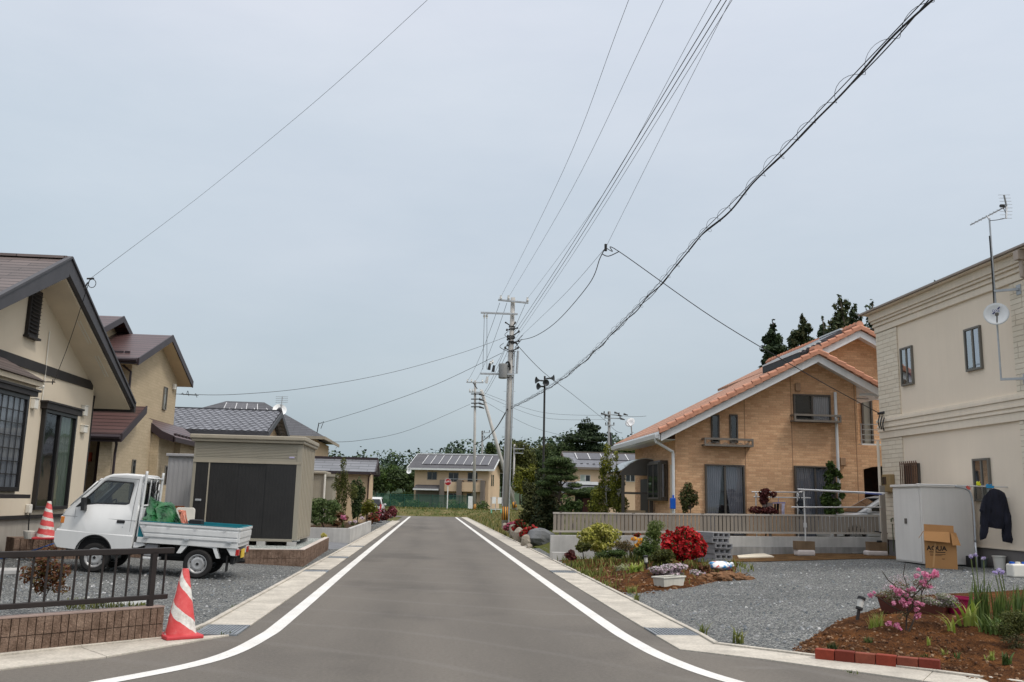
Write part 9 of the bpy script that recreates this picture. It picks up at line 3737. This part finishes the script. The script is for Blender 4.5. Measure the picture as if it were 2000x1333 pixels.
plant('bamboo','tall slim bamboo with fine leaves in the concrete planter','bamboo',33.5,(668,1030),clumpy(668,960,16,62,22,103,.22,.34)+[(671,905,6,14),(655,950,8,10),(690,960,9,16)],OLIVE,2600,.10,STEMG,.02,elong=3.5,surf=.35,trunk='canes')
plant('shrub','dark columnar shrub in the middle of the concrete planter','shrub',36.5,(698,1022),clumpy(698,972,15,46,18,104,.28,.42),DARK,2400,.10,r0=.03)
plant('shrub','yellowish shrub at the far end of the concrete planter','shrub',39,(715,1018),clumpy(716,995,20,20,12,105),YELG,1100,.10,r0=.025)
plant('shrub','low brown leaved shrub at the front of the concrete planter','shrub',33,(660,1032),clumpy(660,1015,22,14,8,106),NANDI,700,.09,r0=.015)
blade_clump('peony','pink peony on a tall stem at the planter corner','peony',670,1036,.3,.03,14,.08,MIDG,107,.5,y=31.2,flowers=(ROSE,[(670,1010),(671,1012)],.07))
blade_clump('peony','white flowers by the planter wall','peony',688,1026,.25,.03,14,.1,MIDG,108,.5,y=33.2,flowers=(PALEP,[(684,1021),(693,1019),(707,1012)],.06))
blade_clump('rose','single yellow rose beside the block planter corner','rose',632,1076,.3,.03,12,.05,MIDG,109,.5,y=26.6,flowers=(LM('yellow_flower',[(0.62,0.56,0.16),(0.72,0.66,0.3)],.5,.3),[(632,1046),(633,1048)],.07))
for (px,py,rx,ry,yy,mt,fl,lab,sd_) in ((735,1004,9,9,47,DARK,(AZPINK,260,.12),'bright pink azalea mound beside the parked white car',111),(724,993,5,6,48,MIDG,(AZRED,90,.12),'small red azalea ball left of the pink azalea',112),(727,1013,10,8,44,NANDI,(AZRED,40,.08),'rusty low mound at the near end of the left flower bed',113),(748,1006,11,9,52,MAROL,(PALEP,60,.08),'maroon mound in front of the parked car',114),(765,1000,8,8,60,MAROL,(AZPINK,60,.1),'farthest maroon mound along the left kerb',115)):
 plant('azalea',lab,'azalea',yy,(px,py+ry),clumpy(px,py,rx*1.2,ry*1.15,7,sd_,.45,.65),mt,900,.12,flowers=fl,limbs=False,group='low flowering mounds along the left kerb')
for k,(px,py) in enumerate(((729,1024),(740,1022),(752,1016),(762,1012))):
 rock(['rounded dark rock nearest along the far left flower bed','second dark rock along the far left flower bed','third dark rock along the far left flower bed','farthest dark rock along the far left flower bed'][k],px,py,12,9,30+k,ROCKD,group='rocks along the far left flower bed')
# front right bed
yb_=10.15
plant('flowering_plant','airy haze of tiny pale flowers behind the leggy pink azalea','flowers',10.5,(1775,1205),clumpy(1772,1150,66,32,40,151,.16,.26),LM('straw_twig',[(0.24,0.20,0.14),(0.36,0.30,0.22)],.8,.2),900,.018,flowers=(PALEP,900,.013),limbs=False,elong=4)
t=plant('azalea','leggy pink azalea flowering over the brown planter box','azalea',yb_,(1770,1232),[(1738,1165,20,12),(1760,1150,22,14),(1800,1140,20,12),(1815,1125,14,8),(1720,1160,10,8),(1790,1180,18,10),(1762,1200,14,10),(1780,1165,22,12)],LM('azalea_tip',[(0.10,0.11,0.04),(0.16,0.15,0.07),(0.24,0.12,0.10)],.6,.3),1500,.022,r0=.012,surf=.3,trunk='stems')
fl=MB()
for (px,py,r) in ((1790,1125,.022),(1806,1121,.022),(1827,1120,.024),(1818,1125,.02),(1794,1113,.014),(1752,1153,.022),(1760,1157,.02),(1742,1148,.016),(1803,1140,.024),(1815,1146,.022),(1783,1151,.018),(1771,1162,.016),(1763,1175,.024),(1768,1182,.02),(1746,1178,.016),(1790,1178,.022),(1790,1190,.022),(1801,1180,.018),(1778,1172,.014),(1700,1163,.018),(1707,1158,.012),(1736,1218,.022),(1751,1222,.02),(1758,1228,.014),(1793,1200,.022),(1788,1206,.02),(1775,1152,.015),(1717,1244,.012),(1810,1128,.02),(1830,1124,.016),(1774,1178,.018),(1755,1160,.018)):
 q=atY(px,py,yb_-.12)
 fl=MB()
 leaf_cloud(fl,[((q.x,q.y,q.z),(r*1.6,r*1.6,r*1.3))],15,r*2.0,px,0,.7,elong=1.2,upn=.2)
 fl.build('flower',ROSE,t)
st=MB()
for (a,b) in (((1770,1232),(1768,1100)),((1768,1170),(1722,1115)),((1770,1215),(1800,1125)),((1770,1200),(1705,1162)),((1770,1180),(1825,1122))):
 limb(st,atY(*a,yb_),atY(*b,yb_-.05),.009,.004,a[0]+b[0],6,.03,6)
st.build('branches',BARK,t)
plant('flowering_plant','silvery cushion of tiny pale flowers in the brown planter box','flowers',10.35,(1835,1190),clumpy(1838,1172,34,14,18,121,.3,.45)+[(1800,1170,20,9),(1755,1160,26,12),(1862,1180,14,8)],LM('silver_leaf',[(0.16,0.19,0.11),(0.26,0.29,0.18),(0.38,0.38,0.29)],.7,.3),2600,.022,flowers=(PALEP,1100,.016),limbs=False)
blade_clump('grass_clump','light green grass clump at the left end of the brown planter','grass clump',1712,1225,.19,.008,70,.09,LIME,122,.5)
GI='clumps of strap leaved plants in the front right bed'
blade_clump('iris','tall iris clump with lilac flowers left of the water can','iris',1922,1225,.50,.034,80,.19,IRISL,123,.24,GI,flowers=(LILACF,[(1896,1087),(1905,1084),(1921,1091)],.022))
blade_clump('iris','tall iris clump at the right edge with a lilac flower','iris',1980,1222,.47,.034,80,.21,IRISL,124,.26,GI,flowers=(LILACF,[(1950,1114),(1944,1119),(1957,1118)],.026))
blade_clump('iris','broad pale iris leaves in front of the magenta pot','iris',1895,1240,.38,.055,16,.12,LIME,125,.55,GI)
blade_clump('iris','spreading lime strap leaves beside the brown planter','iris',1860,1236,.30,.03,10,.06,LIME,126,.9,GI)
blade_clump('day_lily','arching green strap leaves at the right foot of the iris clump','lily',1955,1240,.26,.026,110,.24,IRISL,127,.9,GI)
plant('shrub','olive twiggy shrub at the right edge of the front bed','shrub',9.3,(1985,1265),clumpy(1980,1218,42,28,20,128,.28,.42),OLIVE,2600,.024,r0=.01,surf=.4,trunk='stems')
plant('shrub','dark low shrub under the olive shrub at the right edge','shrub',9.2,(1978,1275),clumpy(1980,1255,30,16,8,129),LM('dull_leaf',[(0.05,0.045,0.02),(0.09,0.075,0.03),(0.07,0.09,0.03)],.6,.2),700,.022,r0=.008)
GTf='small tufts in the bare soil of the front bed'
for k,(px,py,h,w,n,sp,mt,bd,lab) in enumerate(((1626,1272,.10,.006,130,.055,DARK,.6,'dark round grass tuft behind the leftmost edging bricks'),(1697,1272,.08,.006,70,.05,MIDG,.8,'green grass tuft second from the left behind the bricks'),(1768,1292,.06,.007,110,.075,DARK,.7,'flat dark green tuft behind the middle edging bricks'),(1816,1280,.10,.022,6,.02,LIME,.4,'small lime shoot behind the fifth edging brick'),
  (1846,1290,.09,.022,8,.03,LIME,.5,'lime leaf rosette right of the single shoot'),(1870,1292,.10,.02,9,.03,MIDG,.7,'pair of arching green shoots above the last edging brick'),(1935,1290,.11,.02,12,.05,LIME,.6,'lime seedling cluster near the right edge'),(1966,1296,.14,.026,16,.05,MIDG,.5,'larger green seedling cluster at the right edge'),(1802,1288,.05,.012,30,.07,OLIVE,.8,'low olive seedlings behind the fourth edging brick'))):
 blade_clump('seedling',lab,'seedling',px,py,h,w,n,sp,mt,140+k,bd,GTf)
# fallen petals on the soil
for k,(px,py) in enumerate(((1716,1243),(1765,1262))):
 q=atG(px,py)
 mb=MB()
 leaf_cloud(mb,[((q.x,q.y,q.z+.04),(.03,.02,.012))],14,.03,160+k,0,.7,elong=1.2)
 tag(mb.build('fallen_flower',ROSE),['fallen pink flower on the soil below the azalea','second fallen pink flower lower on the bare soil'][k],'flower')
